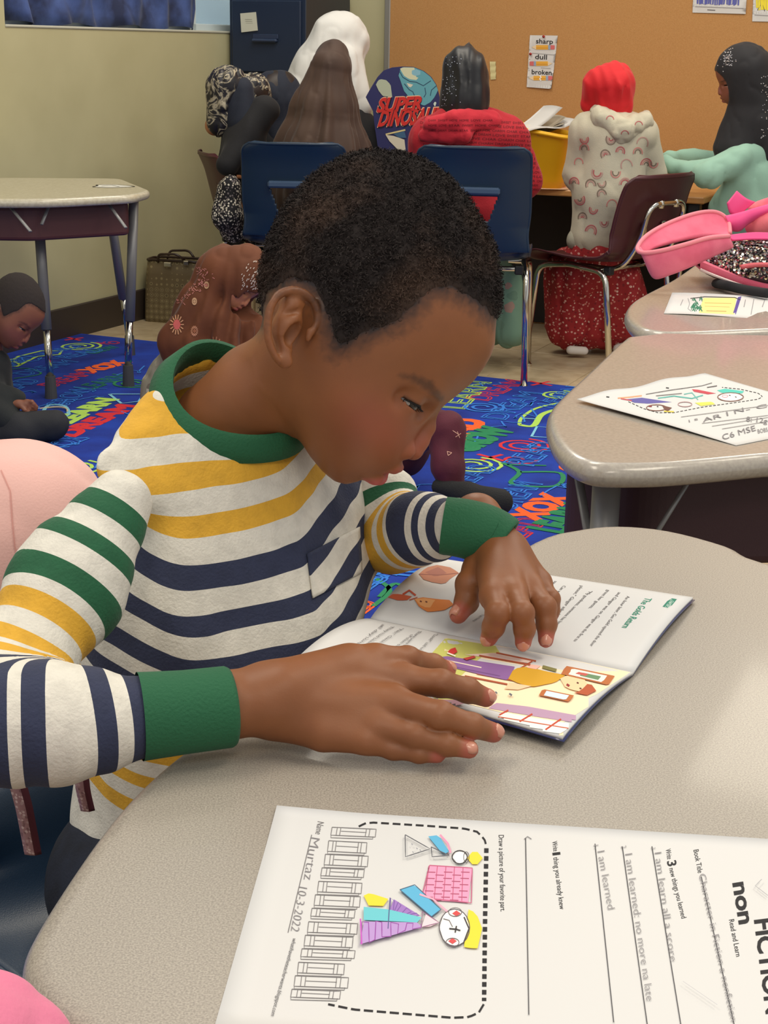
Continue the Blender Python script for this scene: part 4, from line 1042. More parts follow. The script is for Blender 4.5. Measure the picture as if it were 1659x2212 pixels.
def cuff(ch, name, flare=0.0):
    """open ribbed tube along ch with turned edge"""
    p, r = ch; P = spline(np.array(p), 8); R = np.interp(np.linspace(0, 1, len(P)), np.linspace(0, 1, len(r)), r); mbq = MB()
    T = np.gradient(P, axis=0); T /= np.linalg.norm(T, axis=1)[:, None]; rows = []; n = 56
    def ringp(c, t, rr):
        a = np.cross(t, [0, 0, 1.0]); a /= np.linalg.norm(a); b = np.cross(a, t); return [c + rr * (1 + .006 * (i % 2)) * (math.cos(6.2832 * i / n) * a + math.sin(6.2832 * i / n) * b) for i in range(n)]
    for i in range(len(P)): rows.append(ringp(P[i], T[i], R[i]))
    rows.append(ringp(P[-1] + T[-1] * .0025, T[-1], R[-1] - .0012)); rows.append(ringp(P[-1] + T[-1] * .0015, T[-1], R[-1] - .0035))
    for i in range(len(P) - 1, max(len(P) - 12, 0), -1): rows.append(ringp(P[i], T[i], R[i] - .004))
    mbq.grid(rows, closed_u=True); o = mbq.build(name, m_rib, shirt, smooth=True); o.data.transform(Matrix.Translation(-Vector(boy.location))); return o
cuff(pxchain([(302, 1548, .722, 96), (400, 1538, .722, 90), (491, 1527, .722, 88)], 'y'), 'cuff')
ARF = pxchain([(832, 1072, 1.225, 64), (848, 1165, 1.20, 56), (905, 1135, 1.17, 60), (985, 1135, .766, 62)], 'y')
accf = np.r_[0, np.cumsum([np.linalg.norm(np.array(b) - a) for a, b in zip(ARF[0][:-1], ARF[0][1:])])]; AF = accf[-1]
FB = [(.05 + .0, .066, GR), (.085, .098, YE), (.112, .122, YE), (.128, .138, NV), (.146, .156, NV), (.163, .172, NV), (.05 + AF - .006, .05 + AF + .03, NV)]
FB = sorted(b for b in FB if b[0] < AF + .05)
sl2, sV2, sQ2 = sleeve(ARF, 'sleeve', FB, 1.0, seed=31, off=.05, h=.0034)
cuff(pxchain([(958, 1135, .767, 62), (1010, 1143, .765, 64), (1050, 1157, .759, 66), (1078, 1176, .753, 68)], 'y'), 'cuff')
# chest pocket: a lifted patch of the same cloth
def facing_patch(V, Q, poly, lift, name, m, parent, run=None):
    c = V[Q].mean(1); d = c - CAM; zc = d @ F_; x = PW / 2 + FPX * (d @ R_) / zc; y = PH / 2 - FPX * (d @ U_) / zc
    n = np.cross(V[Q[:, 1]] - V[Q[:, 0]], V[Q[:, 2]] - V[Q[:, 0]]); n /= np.linalg.norm(n, axis=1)[:, None] + 1e-12
    sel = (inside_soft(np.array(poly, float), x, y) > 0) & ((n * d).sum(1) < 0); q = Q[sel]; ids = np.unique(q); mp = -np.ones(len(V), int); mp[ids] = np.arange(len(ids))
    vn = np.zeros_like(V)
    for k in range(4): 
        for a in range(3): vn[:, a] += np.bincount(Q[:, k], n[:, a], len(V))
    vn /= np.linalg.norm(vn, axis=1)[:, None] + 1e-12
    W = V[ids] + vn[ids] * lift; o = mesh_obj(name, local(boy, W), mp[q], m, parent, True)
    if run is not None: attr(o, 'run', run(V[ids]))
    sd = o.modifiers.new('t', 'SOLIDIFY'); sd.thickness = lift * .9; sd.offset = -1
    return o
def quad_patch(T, c, nu, nv, eps, name, m, parent, run=None, root=None, thick=.0015):
    P = []
    for i in range(nu + 1):
        for j in range(nv + 1):
            u, v = i / nu, j / nv; P.append((1 - u) * ((1 - v) * np.array(c[0]) + v * np.array(c[3])) + u * ((1 - v) * np.array(c[1]) + v * np.array(c[2])))
    W = drape(T, P, eps); g = [w is not None for w in W]; gi = np.array([i for i in range(len(W)) if g[i]])
    PP = np.array(P); W = np.array([W[i] if g[i] else W[gi[np.argmin(((PP[gi] - PP[i]) ** 2).sum(1))]] for i in range(len(W))]); f = [(i * (nv + 1) + j, (i + 1) * (nv + 1) + j, (i + 1) * (nv + 1) + j + 1, i * (nv + 1) + j + 1) for i in range(nu) for j in range(nv)]
    o = mesh_obj(name, local(root, W), f, m, parent, True)
    if run is not None: attr(o, 'run', run(W))
    sd = o.modifiers.new('t', 'SOLIDIFY'); sd.thickness = thick; sd.offset = 0; return o
quad_patch(TT, [(664, 1196), (776, 1138), (782, 1236), (676, 1292)], 14, 12, .0022, 'pocket', m_shirt, shirt, lambda v: run_torso(v) - .006, boy)
# ---- trousers: seated thighs under the desk
m_jean = mat('dark_navy_trousers', (26, 32, 48), .85, noise=((18, 22, 34), 30, 3, .4, .6), bump=.3, bscale=500)
def trou(G):
    d = None
    for sg in (-1, 1):
        hp = hips + Lb * .055 * sg + (0, 0, -.05); kn = hp + Fb * .26 + Lb * .03 * sg + (0, 0, .01); an = kn + (.0, .0, -.34) + Fb * .01
        e = schain(G, [hp, kn, an], [.075, .058, .045], .03); d = e if d is None else smin(d, e, .015)
    return d - .002 * vnoise(G * 30, 1., 8)
V, Q = sculpt(trou, (-.36, .84, .05), (.26, 1.36, .64), .007, 2)
mesh_obj('trousers', local(boy, V), Q, m_jean, boy, True)
for sg in (-1, 1):
    hp = hips + Lb * .055 * sg; kn = hp + Fb * .26 + Lb * .03 * sg; an = np.array([kn[0], kn[1], .05]) + Fb * .02
    V, Q = sculpt(lambda G: smax(smin(sell(G, an + Fb * .05 + (0, 0, -.012), (.036, .10, .034), np.stack([Lb, Fb, Z_], 1)), scone(G, an, an + (0, 0, .05), .034, .036), .02), -(G[..., 2] - .004), .003), an - .17, an + .17, .006, 1)
    mesh_obj('shoe', local(boy, V), Q, mat('black_shoe', (24, 24, 26), .6), boy, True)

# ---- body: head, neck, trunk core, arms, hands in one mesh
def boy_neck(G, d):
    nb = to_head(FRB, CC - UPb * .03)
    nk = schain(G, [(70, -40, 0), tuple(nb * .55 + np.array([30, -20, 0]) * .45), tuple(nb)], [112, 108, 122], 30)
    return smin(d, nk, 40)
nb_ = to_head(FRB, CC - UPb * .03); 
hV, hQ = head_mesh(4.4, extra=boy_neck, lo=(-330, -420, -300), hi=(420, 450, 300))
lipv, rootv, blv = head_attrs(hV)
rootv = np.where(hV[:, 1] < -60, rootv * (hV[:, 0] > 100), rootv)
core = lambda G: smin(torso_fn(G) + .012,
                      np.minimum(schain(G, ARM[0], [r * .6 for r in ARM[1]], .01), schain(G, ARF[0], [r * .6 for r in ARF[1]], .01)), .01)
bV, bQ = sculpt(core, (-.33, .80, .40), (.16, 1.42, 1.0), .008, 1)
parts = [(to_world(FRB, hV), hQ, lipv, rootv, blv), (NH[0], NH[1], NH[2], np.zeros(len(NH[0])), np.zeros(len(NH[0]))), (FH[0], FH[1], FH[2], np.zeros(len(FH[0])), np.zeros(len(FH[0]))), (bV, bQ) + (np.zeros(len(bV)),) * 3]
VV = np.concatenate([p[0] for p in parts]); off = np.cumsum([0] + [len(p[0]) for p in parts]); QQ = np.concatenate([p[1] + o for p, o in zip(parts, off)])
body = mesh_obj('body', local(boy, VV), QQ, SKIN_B, boy, True)
for i, nme in enumerate(('lip', 'roots_shade', 'blush')): attr(body, nme, np.concatenate([p[2 + i] for p in parts]))
# fingernails
m_nail = mat('fingernail', (196, 132, 108), .3, coat=.4)
def nail(p, q, r, nrm):
    ax = (q - p); ax /= np.linalg.norm(ax); nrm = nrm - (nrm @ ax) * ax; nrm /= np.linalg.norm(nrm); sd = np.cross(ax, nrm); rows = []
    for i in range(7):
        t = i / 6; rows.append([q + ax * r * (-.55 + 1.35 * t - .0) + sd * r * .78 * u * math.sqrt(max(0.05, 1 - (abs(t - .5) * 1.75) ** 2 * .9)) + nrm * r * (1.07 * math.sqrt(max(0, 1 - .60 * u * u)) - .45 * max(0, t - .5) ** 2 * 2.2) for u in np.linspace(-1, 1, 7)])
    mbq = MB(); mbq.grid(rows); o = mbq.build('fingernail', m_nail, body, smooth=True); o.data.transform(Matrix.Translation(-Vector(boy.location))); o.modifiers.new('t', 'SOLIDIFY').thickness = .0006
for L_, nv in (([(935, 1438, .728, 24), (966, 1447, .722, 20)], (0.1, -.3, .9)), ([(1010, 1491, .724, 26), (1050, 1507, .717, 21)], (.5, -.5, .75)), ([(1020, 1568, .716, 26), (1066, 1583, .708, 22)], (.5, -.5, .7)), ([(965, 1607, .707, 25), (1014, 1619, .704, 20)], (.4, -.6, .6)),
               ([(1066, 1354, .724, 23), (1056, 1378, .714, 19)], (0, -.6, .8)), ([(1133, 1358, .724, 22), (1130, 1389, .713, 18)], (0, -.6, .8)), ([(1181, 1348, .721, 21), (1179, 1383, .711, 17)], (0, -.6, .8)), ([(1008, 1300, .718, 25), (990, 1328, .712, 20)], (-.5, -.1, .8))):
    p, r = pxchain(L_); nail(p[0], p[1], r[1], np.array(nv, float))
def hair_density(C):
    hd = inside_soft(HAIRLINE, C[:, 0], C[:, 1]); return np.clip((hd - 8) / 40, 0, 1) * (C[:, 1] > -120)
cap_f = lambda G: head_field(G, False, 7.0)
def cap_fn(G):
    d = cap_f(G); hd = inside_soft(HAIRLINE, G[..., 0], G[..., 1])
    th = 2 + 12 * np.clip((hd - 14) / 70, 0, 1) + 5.0 * vnoise(G, 1 / 20., 11) * np.clip(hd / 50, 0, 1) + 3.0 * vnoise(G, 1 / 9., 12) * np.clip(hd / 50, 0, 1)
    return smax(d - th, -(hd - 18 - 6 * vnoise(G, 1 / 12., 31)) * .5, 5)
cV, cQ = sculpt(cap_fn, (-190, -110, -262), (430, 450, 262), 5.0, 1)
hair = mesh_obj('hair', local(boy, to_world(FRB, cV)), cQ, m_hair, boy, True)
curls(FRB, hair, cV, cQ, 'short_curls', hair_density, m_hair, n=26000, seed=2, length=(9, 16), size=1.1, root=boy)
eye_mesh(FRB, boy, -20)
# curls are a child of the hair, itself at the boy's frame: no extra offset needed
# ------------------------------------------------------------------ print laid on real surfaces
INK = {}
def ink(c, rough=.8):
    k = 'ink_%02x%02x%02x' % tuple(c)
    return mat(k, tuple(c), rough)
class Decal:
    def __init__(s, V, Q, eps=.0006): s.T = bvh(V, Q); s.eps = eps; s.b = {}; s.n = 0
    def mb(s, c):
        c = tuple(c)
        if c not in s.b: s.b[c] = MB(); s.n += 1; s.b[c].lift = s.eps + .00012 * s.n
        return s.b[c]
    def _put(s, c, P, F):
        m = s.mb(c); W = drape(s.T, P, m.lift); F = [f for f in F if all(W[i] is not None for i in f)]
        W = [w if w is not None else np.zeros(3) for w in W]; use = sorted({i for f in F for i in f}); mp = {u: k for k, u in enumerate(use)}
        if F: m.add([W[u] for u in use], [tuple(mp[i] for i in f) for f in F])
    def poly(s, c, pts, step=9.0):
        P = np.array(pts, float); x0, x1 = P[:, 0].min(), P[:, 0].max(); n = max(2, int((x1 - x0) / step)); xs = np.linspace(x0 + 1e-3, x1 - 1e-3, n + 1); prev = None; V = []; F = []
        for x in xs:
            ys = []
            for i in range(len(P)):
                a, b = P[i - 1], P[i]
                if (a[0] <= x) != (b[0] <= x): ys.append(a[1] + (x - a[0]) / (b[0] - a[0]) * (b[1] - a[1]))
            if len(ys) < 2: prev = None; continue
            y0, y1 = min(ys), max(ys); k = 6; st = len(V); V += [(x, y0 + (y1 - y0) * j / k) for j in range(k + 1)]
            if prev is not None: F += [(prev + j, st + j, st + j + 1, prev + j + 1) for j in range(k)]
            prev = st
        s._put(c, V, F)
    def line(s, c, pts, w_=2.0, closed=False, dash=None, sub=10.0):
        P = [np.array(p, float) for p in pts]; P = P + [P[0]] if closed else P; Q = [P[0]]
        for a, b in zip(P[:-1], P[1:]):
            n = max(1, int(np.linalg.norm(b - a) / sub)); Q += [a + (b - a) * (k + 1) / n for k in range(n)]
        Q = np.array(Q)
        if dash:
            L = np.r_[0, np.cumsum(np.linalg.norm(np.diff(Q, axis=0), axis=1))]; t = 0
            while t < L[-1]:
                e = min(t + dash[0], L[-1]); pp = [(np.interp(v, L, Q[:, 0]), np.interp(v, L, Q[:, 1])) for v in (t, (t + e) / 2, e)]; s.line(c, pp, w_); t += dash[0] + dash[1]
            return
        T = np.gradient(Q, axis=0); T /= np.linalg.norm(T, axis=1)[:, None] + 1e-9; N = np.stack([-T[:, 1], T[:, 0]], 1) * w_ / 2
        V = np.concatenate([Q - N, Q + N]); m = len(Q); s._put(c, V, [(i, i + 1, m + i + 1, m + i) for i in range(m - 1)])
    def text(s, c, t, p0, p1, h, up=None, slant=0.0, bold=0.0, outline=0.0):
        V, F = text_geo(t, outline, bold)
        if not len(V): return
        p0 = np.array(p0, float); p1 = np.array(p1, float); u = p1 - p0; W = np.linalg.norm(u); u /= W; up = np.array([u[1], -u[0]]) if up is None else np.array(up, float)
        x0, x1 = V[:, 0].min(), V[:, 0].max(); X = (V[:, 0] - x0) / (x1 - x0) * W; Y = V[:, 1] / .72 * h; P = p0 + X[:, None] * u + Y[:, None] * up + (slant * Y)[:, None] * u
        s._put(c, P, F)
    def scrib(s, c, pts, n, w_=2.0, amp=1.0, seed=0):
        """hatching back and forth inside a quad (4 corners)"""
        r = np.random.default_rng(seed); a, b, d, e = [np.array(p, float) for p in pts]; L = []
        for k in range(n):
            t = k / (n - 1); A = a + (b - a) * t; B = e + (d - e) * t; A = A + r.normal(0, amp * 2, 2); B = B + r.normal(0, amp * 2, 2); L += [A, B] if k % 2 else [B, A]
        s.line(c, L, w_, sub=14)
    def build(s, parent, root, name='printed_marks'):
        for c, m in s.b.items():
            if m.v:
                o = mesh_obj(name, local(root, np.array(m.v)) if root is not None else m.v, m.f, ink(c), parent); o['kind'] = 'stuff'
def sheet(name, label, grid, m, cat='paper', thick=.00035, group=None, loc=None, z0=None):
    G = np.array(grid); a, b = G.shape[:2]; V = G.reshape(-1, 3); F = [(i * b + j, (i + 1) * b + j, (i + 1) * b + j + 1, i * b + j + 1) for i in range(a - 1) for j in range(b - 1)]
    c = V.mean(0); c[2] = V[:, 2].min(); t = thing(name, label, cat, c, group=group)
    lo_ = V - np.array([0, 0, thick]); n = len(V); F2 = F + [tuple(n + i for i in f[::-1]) for f in F]
    rim = [(i * b) for i in range(a)] + [((a - 1) * b + j) for j in range(1, b)] + [(i * b + b - 1) for i in range(a - 2, -1, -1)] + [j for j in range(b - 2, 0, -1)]
    F2 += [(rim[k], rim[(k + 1) % len(rim)], n + rim[(k + 1) % len(rim)], n + rim[k]) for k in range(len(rim))]
    mesh_obj('sheet', local(t, np.vstack([V, lo_])), F2, m, t, True)
    return t, V, np.array(F)
def bil_quad(c, nu, nv, zf=None):
    c = [np.array(p, float) for p in c]; rows = []
    for i in range(nu + 1):
        r = []
        for j in range(nv + 1):
            u, v = i / nu, j / nv; p = (1 - u) * ((1 - v) * c[0] + v * c[3]) + u * ((1 - v) * c[1] + v * c[2])
            if zf: p = p + np.array([0, 0, zf(u, v)])
            r.append(p)
        rows.append(r)
    return rows
m_paper = mat('white_paper', (214, 212, 209), .75)
# ---- worksheet in the foreground
A0 = atz(598, 1745, ZT + .0006); B0 = atz(463, 2218, ZT + .0006); ex = atz(1659, 1812, ZT + .0006) - A0; ex /= np.linalg.norm(ex); LN = .303
ws, V, Q = sheet('worksheet', 'coloured and pencilled worksheet lying sideways on the foreground desk, at the bottom', bil_quad([A0, A0 + ex * LN, B0 + ex * (LN + .004), B0], 20, 16, lambda u, v: .0016 * max(0, 1 - u * 6) * max(0, 1 - v * 5)), m_paper, 'worksheet')
d = Decal(V, Q, .0002)
K = lambda x, y: (480 + x / 1.407, 1700 + y / 1.407)
BK, PC = (34, 32, 34), (120, 116, 116)
fr_ = [K(415, 120), K(435, 110), K(460, 108), K(610, 117), K(735, 126), K(775, 136), K(797, 158), K(803, 180)]
d.line(BK, fr_, 4.2, dash=(17, 8)); d.line(BK, [K(803, 186), K(799, 400), K(796, 650)], 9.5, dash=(10, 7)); d.line(BK, [K(795, 660), K(780, 685), K(750, 699), K(700, 701), K(520, 686), K(400, 676), K(322, 660)], 4.6, dash=(20, 8))
for i in range(13):
    t = i / 12; y = 122 + 41 * i; xl = 334 - 122 * t; xr = (468, 440, 444, 432, 425, 420, 404, 412, 398, 404, 372, 384, 360)[i] ; h_ = 32 if i % 3 else 24; sl_ = 6
    q = [K(xl, y), K(xr, y + sl_), K(xr - 3, y + sl_ + h_), K(xl - 4, y + h_)]; d.line(PC, q, 1.6, closed=True)
    for f in (.12, .2, .78, .86): d.line(PC, [K(xl + (xr - xl) * f, y + sl_ * f), K(xl + (xr - xl) * f - 4, y + sl_ * f + h_)], 1.4)
    d.line(PC, [K(xl + (xr - xl) * .2, y + h_ * .5), K(xl + (xr - xl) * .78, y + h_ * .5 + 4)], 1.1)
    d.line(PC, [K(xl - 3, y + h_), K(xl - 4, y + h_ + 8), K(xl + (xr - xl) * .92, y + h_ + 12), K(xl + (xr - xl) * .93, y + h_ + 4)], 1.4)
d.line(PC, [K(272, 145), K(200, 442)], 1.8)
d.text(PC, 'Name', K(290, 104), K(283, 142), 15); d.text((132, 128, 130), 'Murtaz', K(268, 152), K(247, 280), 22, bold=-.012); d.text((136, 132, 134), '10-3-2022', K(234, 302), K(208, 436), 19, bold=-.012)
d.text((90, 88, 90), 'whatihavetheteacherwants.blogspot.com', K(215, 458), K(148, 694), 9)
d.text(BK, 'Draw a picture of your favorite part.', K(840, 146), K(846, 378), 12)
for a, b in (((922, 155), (932, 692)), ((1133, 172), (1190, 715)), ((1216, 180), (1292, 722)), ((1306, 180), (1394, 722)), ((1456, 272), (1556, 722))): d.line((70, 68, 70), [K(*a), K(*b)], 1.9)
d.line((120, 118, 120), [K(918, 158), K(928, 150), K(940, 158)], 1.5)
d.text(BK, 'Write', K(1002, 166), K(1007, 196), 12); d.text(BK, '1', K(1004, 200), K(1005, 208), 17, bold=.02); d.text(BK, 'thing you already knew', K(1006, 214), K(1026, 372), 12)
d.text(BK, 'Write', K(1347, 190), K(1353, 220), 12); d.text(BK, '3', K(1352, 226), K(1355, 242), 20, bold=.02); d.text(BK, 'new things you learned', K(1358, 248), K(1396, 400), 12)
for t, a, b, h in (('1.', (1128, 178), (1130, 188), 12), ('I am learned', (1140, 196), (1172, 372), 17), ('2.', (1212, 180), (1214, 190), 12), ('I am learned: no more na late', (1224, 204), (1290, 650), 17), ('3.', (1303, 184), (1304, 192), 10), ('I am learn all a score', (1314, 200), (1362, 530), 16), ('Character in Fiction a nonfiction', (1448, 266), (1546, 712), 16)):
    d.text((140, 136, 138), t, K(*a), K(*b), h, bold=-.012)
d.text(BK, 'Book Title', K(1432, 192), K(1446, 262), 12); d.text(BK, 'Read and Learn', K(1540, 404), K(1562, 516), 12)
d.text(BK, 'non', K(1552, 292), K(1572, 418), 34, bold=.03); d.text(BK, 'FICTION', K(1618, 404), K(1654, 690), 38, bold=.03)
# crayon drawing
el = lambda cx, cy, rx, ry, n=20: [K(cx + rx * math.cos(6.2832 * k / n), cy + ry * math.sin(6.2832 * k / n)) for k in range(n)]
LP, PK, CY, BL, YL, PU, RD = (238, 200, 214), (238, 158, 190), (110, 198, 206), (96, 178, 214), (244, 216, 60), (160, 120, 190), (214, 80, 80)
d.poly(PK, [K(630, 238), K(760, 246), K(757, 352), K(668, 346), K(606, 336), K(620, 296)])
for k in range(5): d.line((196, 96, 130), [K(628 + k * 26, 240 + k), K(616 + k * 28, 342 + k)], 1.8)
for k in range(5):
    for j in range(5): d.line((180, 90, 120), [K(622 + 26 * j - k * 2, 258 + k * 19 + (j % 2) * 9), K(648 + 26 * j - k * 2, 259 + k * 19 + (j % 2) * 9)], 1.8)
d.line((196, 96, 130), [K(630, 238), K(760, 246), K(757, 352), K(606, 336)], 2.2, closed=True)
d.poly(YL, [K(748, 372), K(772, 382), K(790, 430), K(782, 490), K(755, 490), K(735, 486), K(752, 450), K(756, 415)])
d.poly((248, 246, 240), el(706, 427, 46, 56)); d.line((90, 84, 90), el(706, 427, 46, 56), 2.0, closed=True); d.line((70, 64, 66), [K(735, 395), K(750, 430), K(735, 470)], 3)
d.poly(RD, el(712, 384, 13, 9)); d.poly(RD, el(700, 468, 13, 9)); d.line((110, 100, 104), el(708, 380, 20, 13), 1.6, closed=True); d.line((110, 100, 104), el(700, 472, 20, 13), 1.6, closed=True)
d.line((60, 56, 60), [K(690, 430), K(712, 432), K(724, 436)], 3); d.line((60, 56, 60), [K(712, 422), K(708, 442)], 3); d.line((110, 100, 104), [K(672, 400), K(690, 405), K(700, 425)], 1.6)
d.poly((246, 210, 216), [K(608, 378), K(632, 392), K(660, 412), K(632, 424), K(606, 426)]); d.line((140, 100, 130), [K(608, 378), K(660, 412), K(606, 426)], 1.8, closed=True)
d.poly(BL, [K(540, 312), K(585, 297), K(665, 372), K(636, 394)]); d.line((70, 96, 120), [K(540, 312), K(585, 297), K(665, 372), K(636, 394)], 1.8, closed=True)
d.line((240, 170, 190), [K(600, 326), K(640, 340), K(684, 378)], 4)
d.poly(PU, [K(512, 335), K(604, 392), K(540, 386), K(508, 378)]); d.scrib((122, 86, 160), [K(512, 338), K(600, 390), K(560, 398), K(508, 376)], 8, 1.6, 1)
d.poly(YL, [K(430, 330), K(448, 322), K(505, 340), K(504, 362), K(440, 360)]); d.poly(CY, [K(430, 364), K(506, 372), K(606, 396), K(598, 412), K(430, 404)])
d.poly((186, 150, 206), [K(422, 408), K(602, 412), K(606, 426), K(418, 478)]); d.scrib((150, 70, 160), [K(424, 410), K(604, 414), K(604, 426), K(420, 476)], 9, 2.0, 1)
d.line((90, 90, 140), [K(510, 336), K(504, 430)], 1.8); d.line((200, 90, 190), [K(420, 400), K(424, 478)], 3)
d.poly(YL, el(768, 216, 24, 20)); d.poly((248, 246, 240), el(722, 213, 23, 20)); d.line((60, 56, 60), el(722, 213, 23, 20), 2.2, closed=True); d.line((90, 84, 90), el(742, 213, 8, 16), 1.4, closed=True)
d.poly(BL, [K(626, 150), K(658, 146), K(690, 196), K(672, 206)]); d.line((236, 150, 180), [K(662, 145), K(686, 172), K(694, 200)], 4.5)
d.line((90, 90, 96), [K(556, 145), K(632, 188), K(557, 212)], 2, closed=True); d.line((90, 90, 96), [K(635, 182), K(690, 208), K(638, 212)], 2, closed=True); d.line((110, 100, 104), [K(690, 208), K(676, 192)], 2)
for x, y in ((575, 172), (590, 185), (578, 196), (600, 190)): d.line((150, 150, 156), [K(x, y), K(x + 4, y + 4)], 2)
d.line((170, 168, 170), [K(1640, 280), K(1620, 300), K(1659, 330)], 1.5); d.line((190, 188, 190), [K(1400, 590), K(1505, 662)], 1.2)
d.build(ws.children[0], ws)

# ---- the picture book under the boy's hands
SPL, SPR = atz(800, 1336, .6935), atz(1368, 1452, .6935)
FL_, FR2 = atz(958, 1207, .694), atz(1497, 1290, .695); NL, NR = atz(640, 1424, .700), atz(1215, 1592, .699)
bk = thing('picture_book', 'open picture book with a kitchen scene, under the reading boy\'s two hands', 'book', tuple((SPL + SPR) / 2 - (0, 0, .003)))
zfF = lambda u, v: .0095 * math.sin(math.pi * min(1, v * 1.0)) ** .8 * (1 - .5 * u) * (1 if v < 1 else 0)
zfN = lambda u, v: .0075 * math.sin(math.pi * min(1, v)) ** .8 * (1 - .3 * u) + .006 * u * v * 0
def half(c, zf, nm):
    G = np.array(bil_quad(c, 24, 20, zf)); a, b = G.shape[:2]; V = G.reshape(-1, 3); F = [(i * b + j, (i + 1) * b + j, (i + 1) * b + j + 1, i * b + j + 1) for i in range(a - 1) for j in range(b - 1)]
    o = mesh_obj(nm, local(bk, V), F, m_paper, bk, True); s_ = o.modifiers.new('t', 'SOLIDIFY'); s_.thickness = .0022; s_.offset = -1 if nm == 'page_block' else -1
    return o, V, np.array(F)
# faces wound upwards
fo, FV, FQ = half([SPL, SPR, FR2, FL_], zfF, 'page_block'); no, NV_, NQ = half([SPR, SPL, NL, NR], lambda u, v: zfN(1 - u, v), 'page_block')
for c, zf in (([SPL, SPR, FR2, FL_], zfF), ([SPR, SPL, NL, NR], lambda u, v: zfN(1 - u, v))):
    cc = [np.array(p) for p in c]; m_ = sum(cc) / 4; cc = [p + (p - m_) / np.linalg.norm(p - m_) * .002 - (0, 0, .0024) for p in cc]; cc[0] = c[0] - np.array([0, 0, .0022]); cc[1] = c[1] - np.array([0, 0, .0022])
    G = np.array(bil_quad(cc, 16, 14, zf)); a, b = G.shape[:2]; F = [(i * b + j, (i + 1) * b + j, (i + 1) * b + j + 1, i * b + j + 1) for i in range(a - 1) for j in range(b - 1)]
    o = mesh_obj('cover', local(bk, G.reshape(-1, 3)), F, mat('navy_book_cover', (40, 44, 96), .3, coat=.4), bk, True); s_ = o.modifiers.new('t', 'SOLIDIFY'); s_.thickness = .0006; s_.offset = -1
TG = (98, 94, 94); K2 = lambda x, y: (780 + x / 2.242, 1180 + y / 2.242)
d = Decal(FV, FQ, .0003)
d.poly((44, 128, 104), [K2(1496, 250), K2(1530, 256), K2(1494, 300), K2(1460, 292)]); d.text((220, 236, 226), 'CHAPTER 3', K2(1502, 256), K2(1472, 292), 8)
d.text((30, 138, 108), 'The Golds Return', K2(1378, 248), K2(1262, 392), 17, up=(.88, .16), bold=.01)
for t, a, b in (('An hour later, Gus Gold opened the door', (1300, 240), (1118, 482)), ('and Ginger was on. Ginger was the first to', (1258, 222), (1040, 458)), ('greet her guests.', (1205, 210), (1112, 300)), ('"My goodness, someone has been', (1118, 215), (948, 384)), ('please," Ginger asked Gwen', (1075, 190), (925, 370)), ('Can we all sit now?', (990, 190), (895, 290)), ('someone said', (950, 168), (890, 215)), ('I am here', (595, 330), (550, 362))):
    d.text(TG, t, K2(a[0] - 12, a[1]), K2(b[0] - 12, b[1]), 8.5, up=(.88, .16))
LFc, OR = (190, 128, 100), (226, 132, 60)
d.poly(LFc, [(905, 1240), (920, 1226), (945, 1220), (975, 1226), (992, 1238), (975, 1248), (960, 1262), (935, 1258), (915, 1252)]); d.poly((168, 108, 92), [(918, 1236), (948, 1224), (965, 1238), (940, 1246)]); d.line((150, 92, 80), [(905, 1240), (950, 1242), (990, 1238)], 1.6)
d.poly((208, 98, 62), [(838, 1290), (850, 1282), (868, 1284), (890, 1288), (882, 1296), (860, 1297)]); d.line((200, 84, 54), [(870, 1284), (884, 1275), (898, 1286)], 4); d.line((190, 90, 60), [(884, 1296), (902, 1290)], 2)
d.poly(OR, [(895, 1294), (912, 1290), (945, 1294), (972, 1296), (980, 1306), (960, 1318), (925, 1322), (906, 1312)]); d.poly((238, 168, 104), [(896, 1294), (920, 1292), (940, 1296), (928, 1314), (910, 1310)]); d.line((120, 60, 40), [(907, 1298), (911, 1300)], 3); d.line((120, 60, 40), [(919, 1299), (923, 1301)], 3)
d.build(fo, bk)
d = Decal(NV_, NQ, .0003)
CRM = (250, 226, 188); 
d.poly(CRM, [(962, 1378), (1080, 1396), (1200, 1418), (1362, 1452), (1340, 1476), (1290, 1530), (1215, 1590), (1100, 1572), (1000, 1545), (890, 1510), (905, 1470), (925, 1420)])
d.poly((206, 204, 108), [(962, 1378), (1075, 1396), (1080, 1410), (1040, 1418), (985, 1470), (905, 1465), (925, 1420)]); d.poly((206, 206, 110), [(890, 1500), (940, 1488), (1060, 1500), (1000, 1512), (900, 1512)])
d.poly((186, 150, 176), [(1070, 1518), (1140, 1526), (1262, 1548), (1250, 1562), (1160, 1548), (1055, 1530)])
d.poly((238, 240, 232), [(1085, 1538), (1150, 1550), (1238, 1564), (1212, 1585), (1140, 1575), (1060, 1556)])
for a, b in (((1098, 1534), (1050, 1560)), ((1150, 1542), (1104, 1570)), ((1212, 1553), (1170, 1582))): d.line((196, 74, 48), [a, b], 3.5)
d.line((208, 96, 66), [(1076, 1548), (1228, 1573)], 2)
d.poly((244, 214, 198), [(1004, 1414), (1140, 1432), (1158, 1428), (1070, 1410)]); BRN = (176, 84, 50)
d.line(BRN, [(1035, 1416), (1146, 1436)], 3.5); d.line(BRN, [(1072, 1410), (1158, 1428)], 3.5); d.line(BRN, [(1004, 1460), (1096, 1478)], 3.5); d.line(BRN, [(1030, 1455), (1120, 1472)], 3); d.line(BRN, [(1150, 1428), (1120, 1446)], 3)
d.poly((142, 98, 156), [(948, 1420), (965, 1417), (1112, 1440), (1100, 1470), (1060, 1462), (960, 1438)]); d.line((238, 220, 196), [(955, 1424), (1040, 1442)], 2.2); d.line((122, 80, 136), [(960, 1436), (1080, 1460)], 2)
d.poly((212, 158, 30), [(1110, 1444), (1140, 1440), (1180, 1450), (1222, 1458), (1200, 1474), (1150, 1484), (1120, 1476), (1098, 1466)])
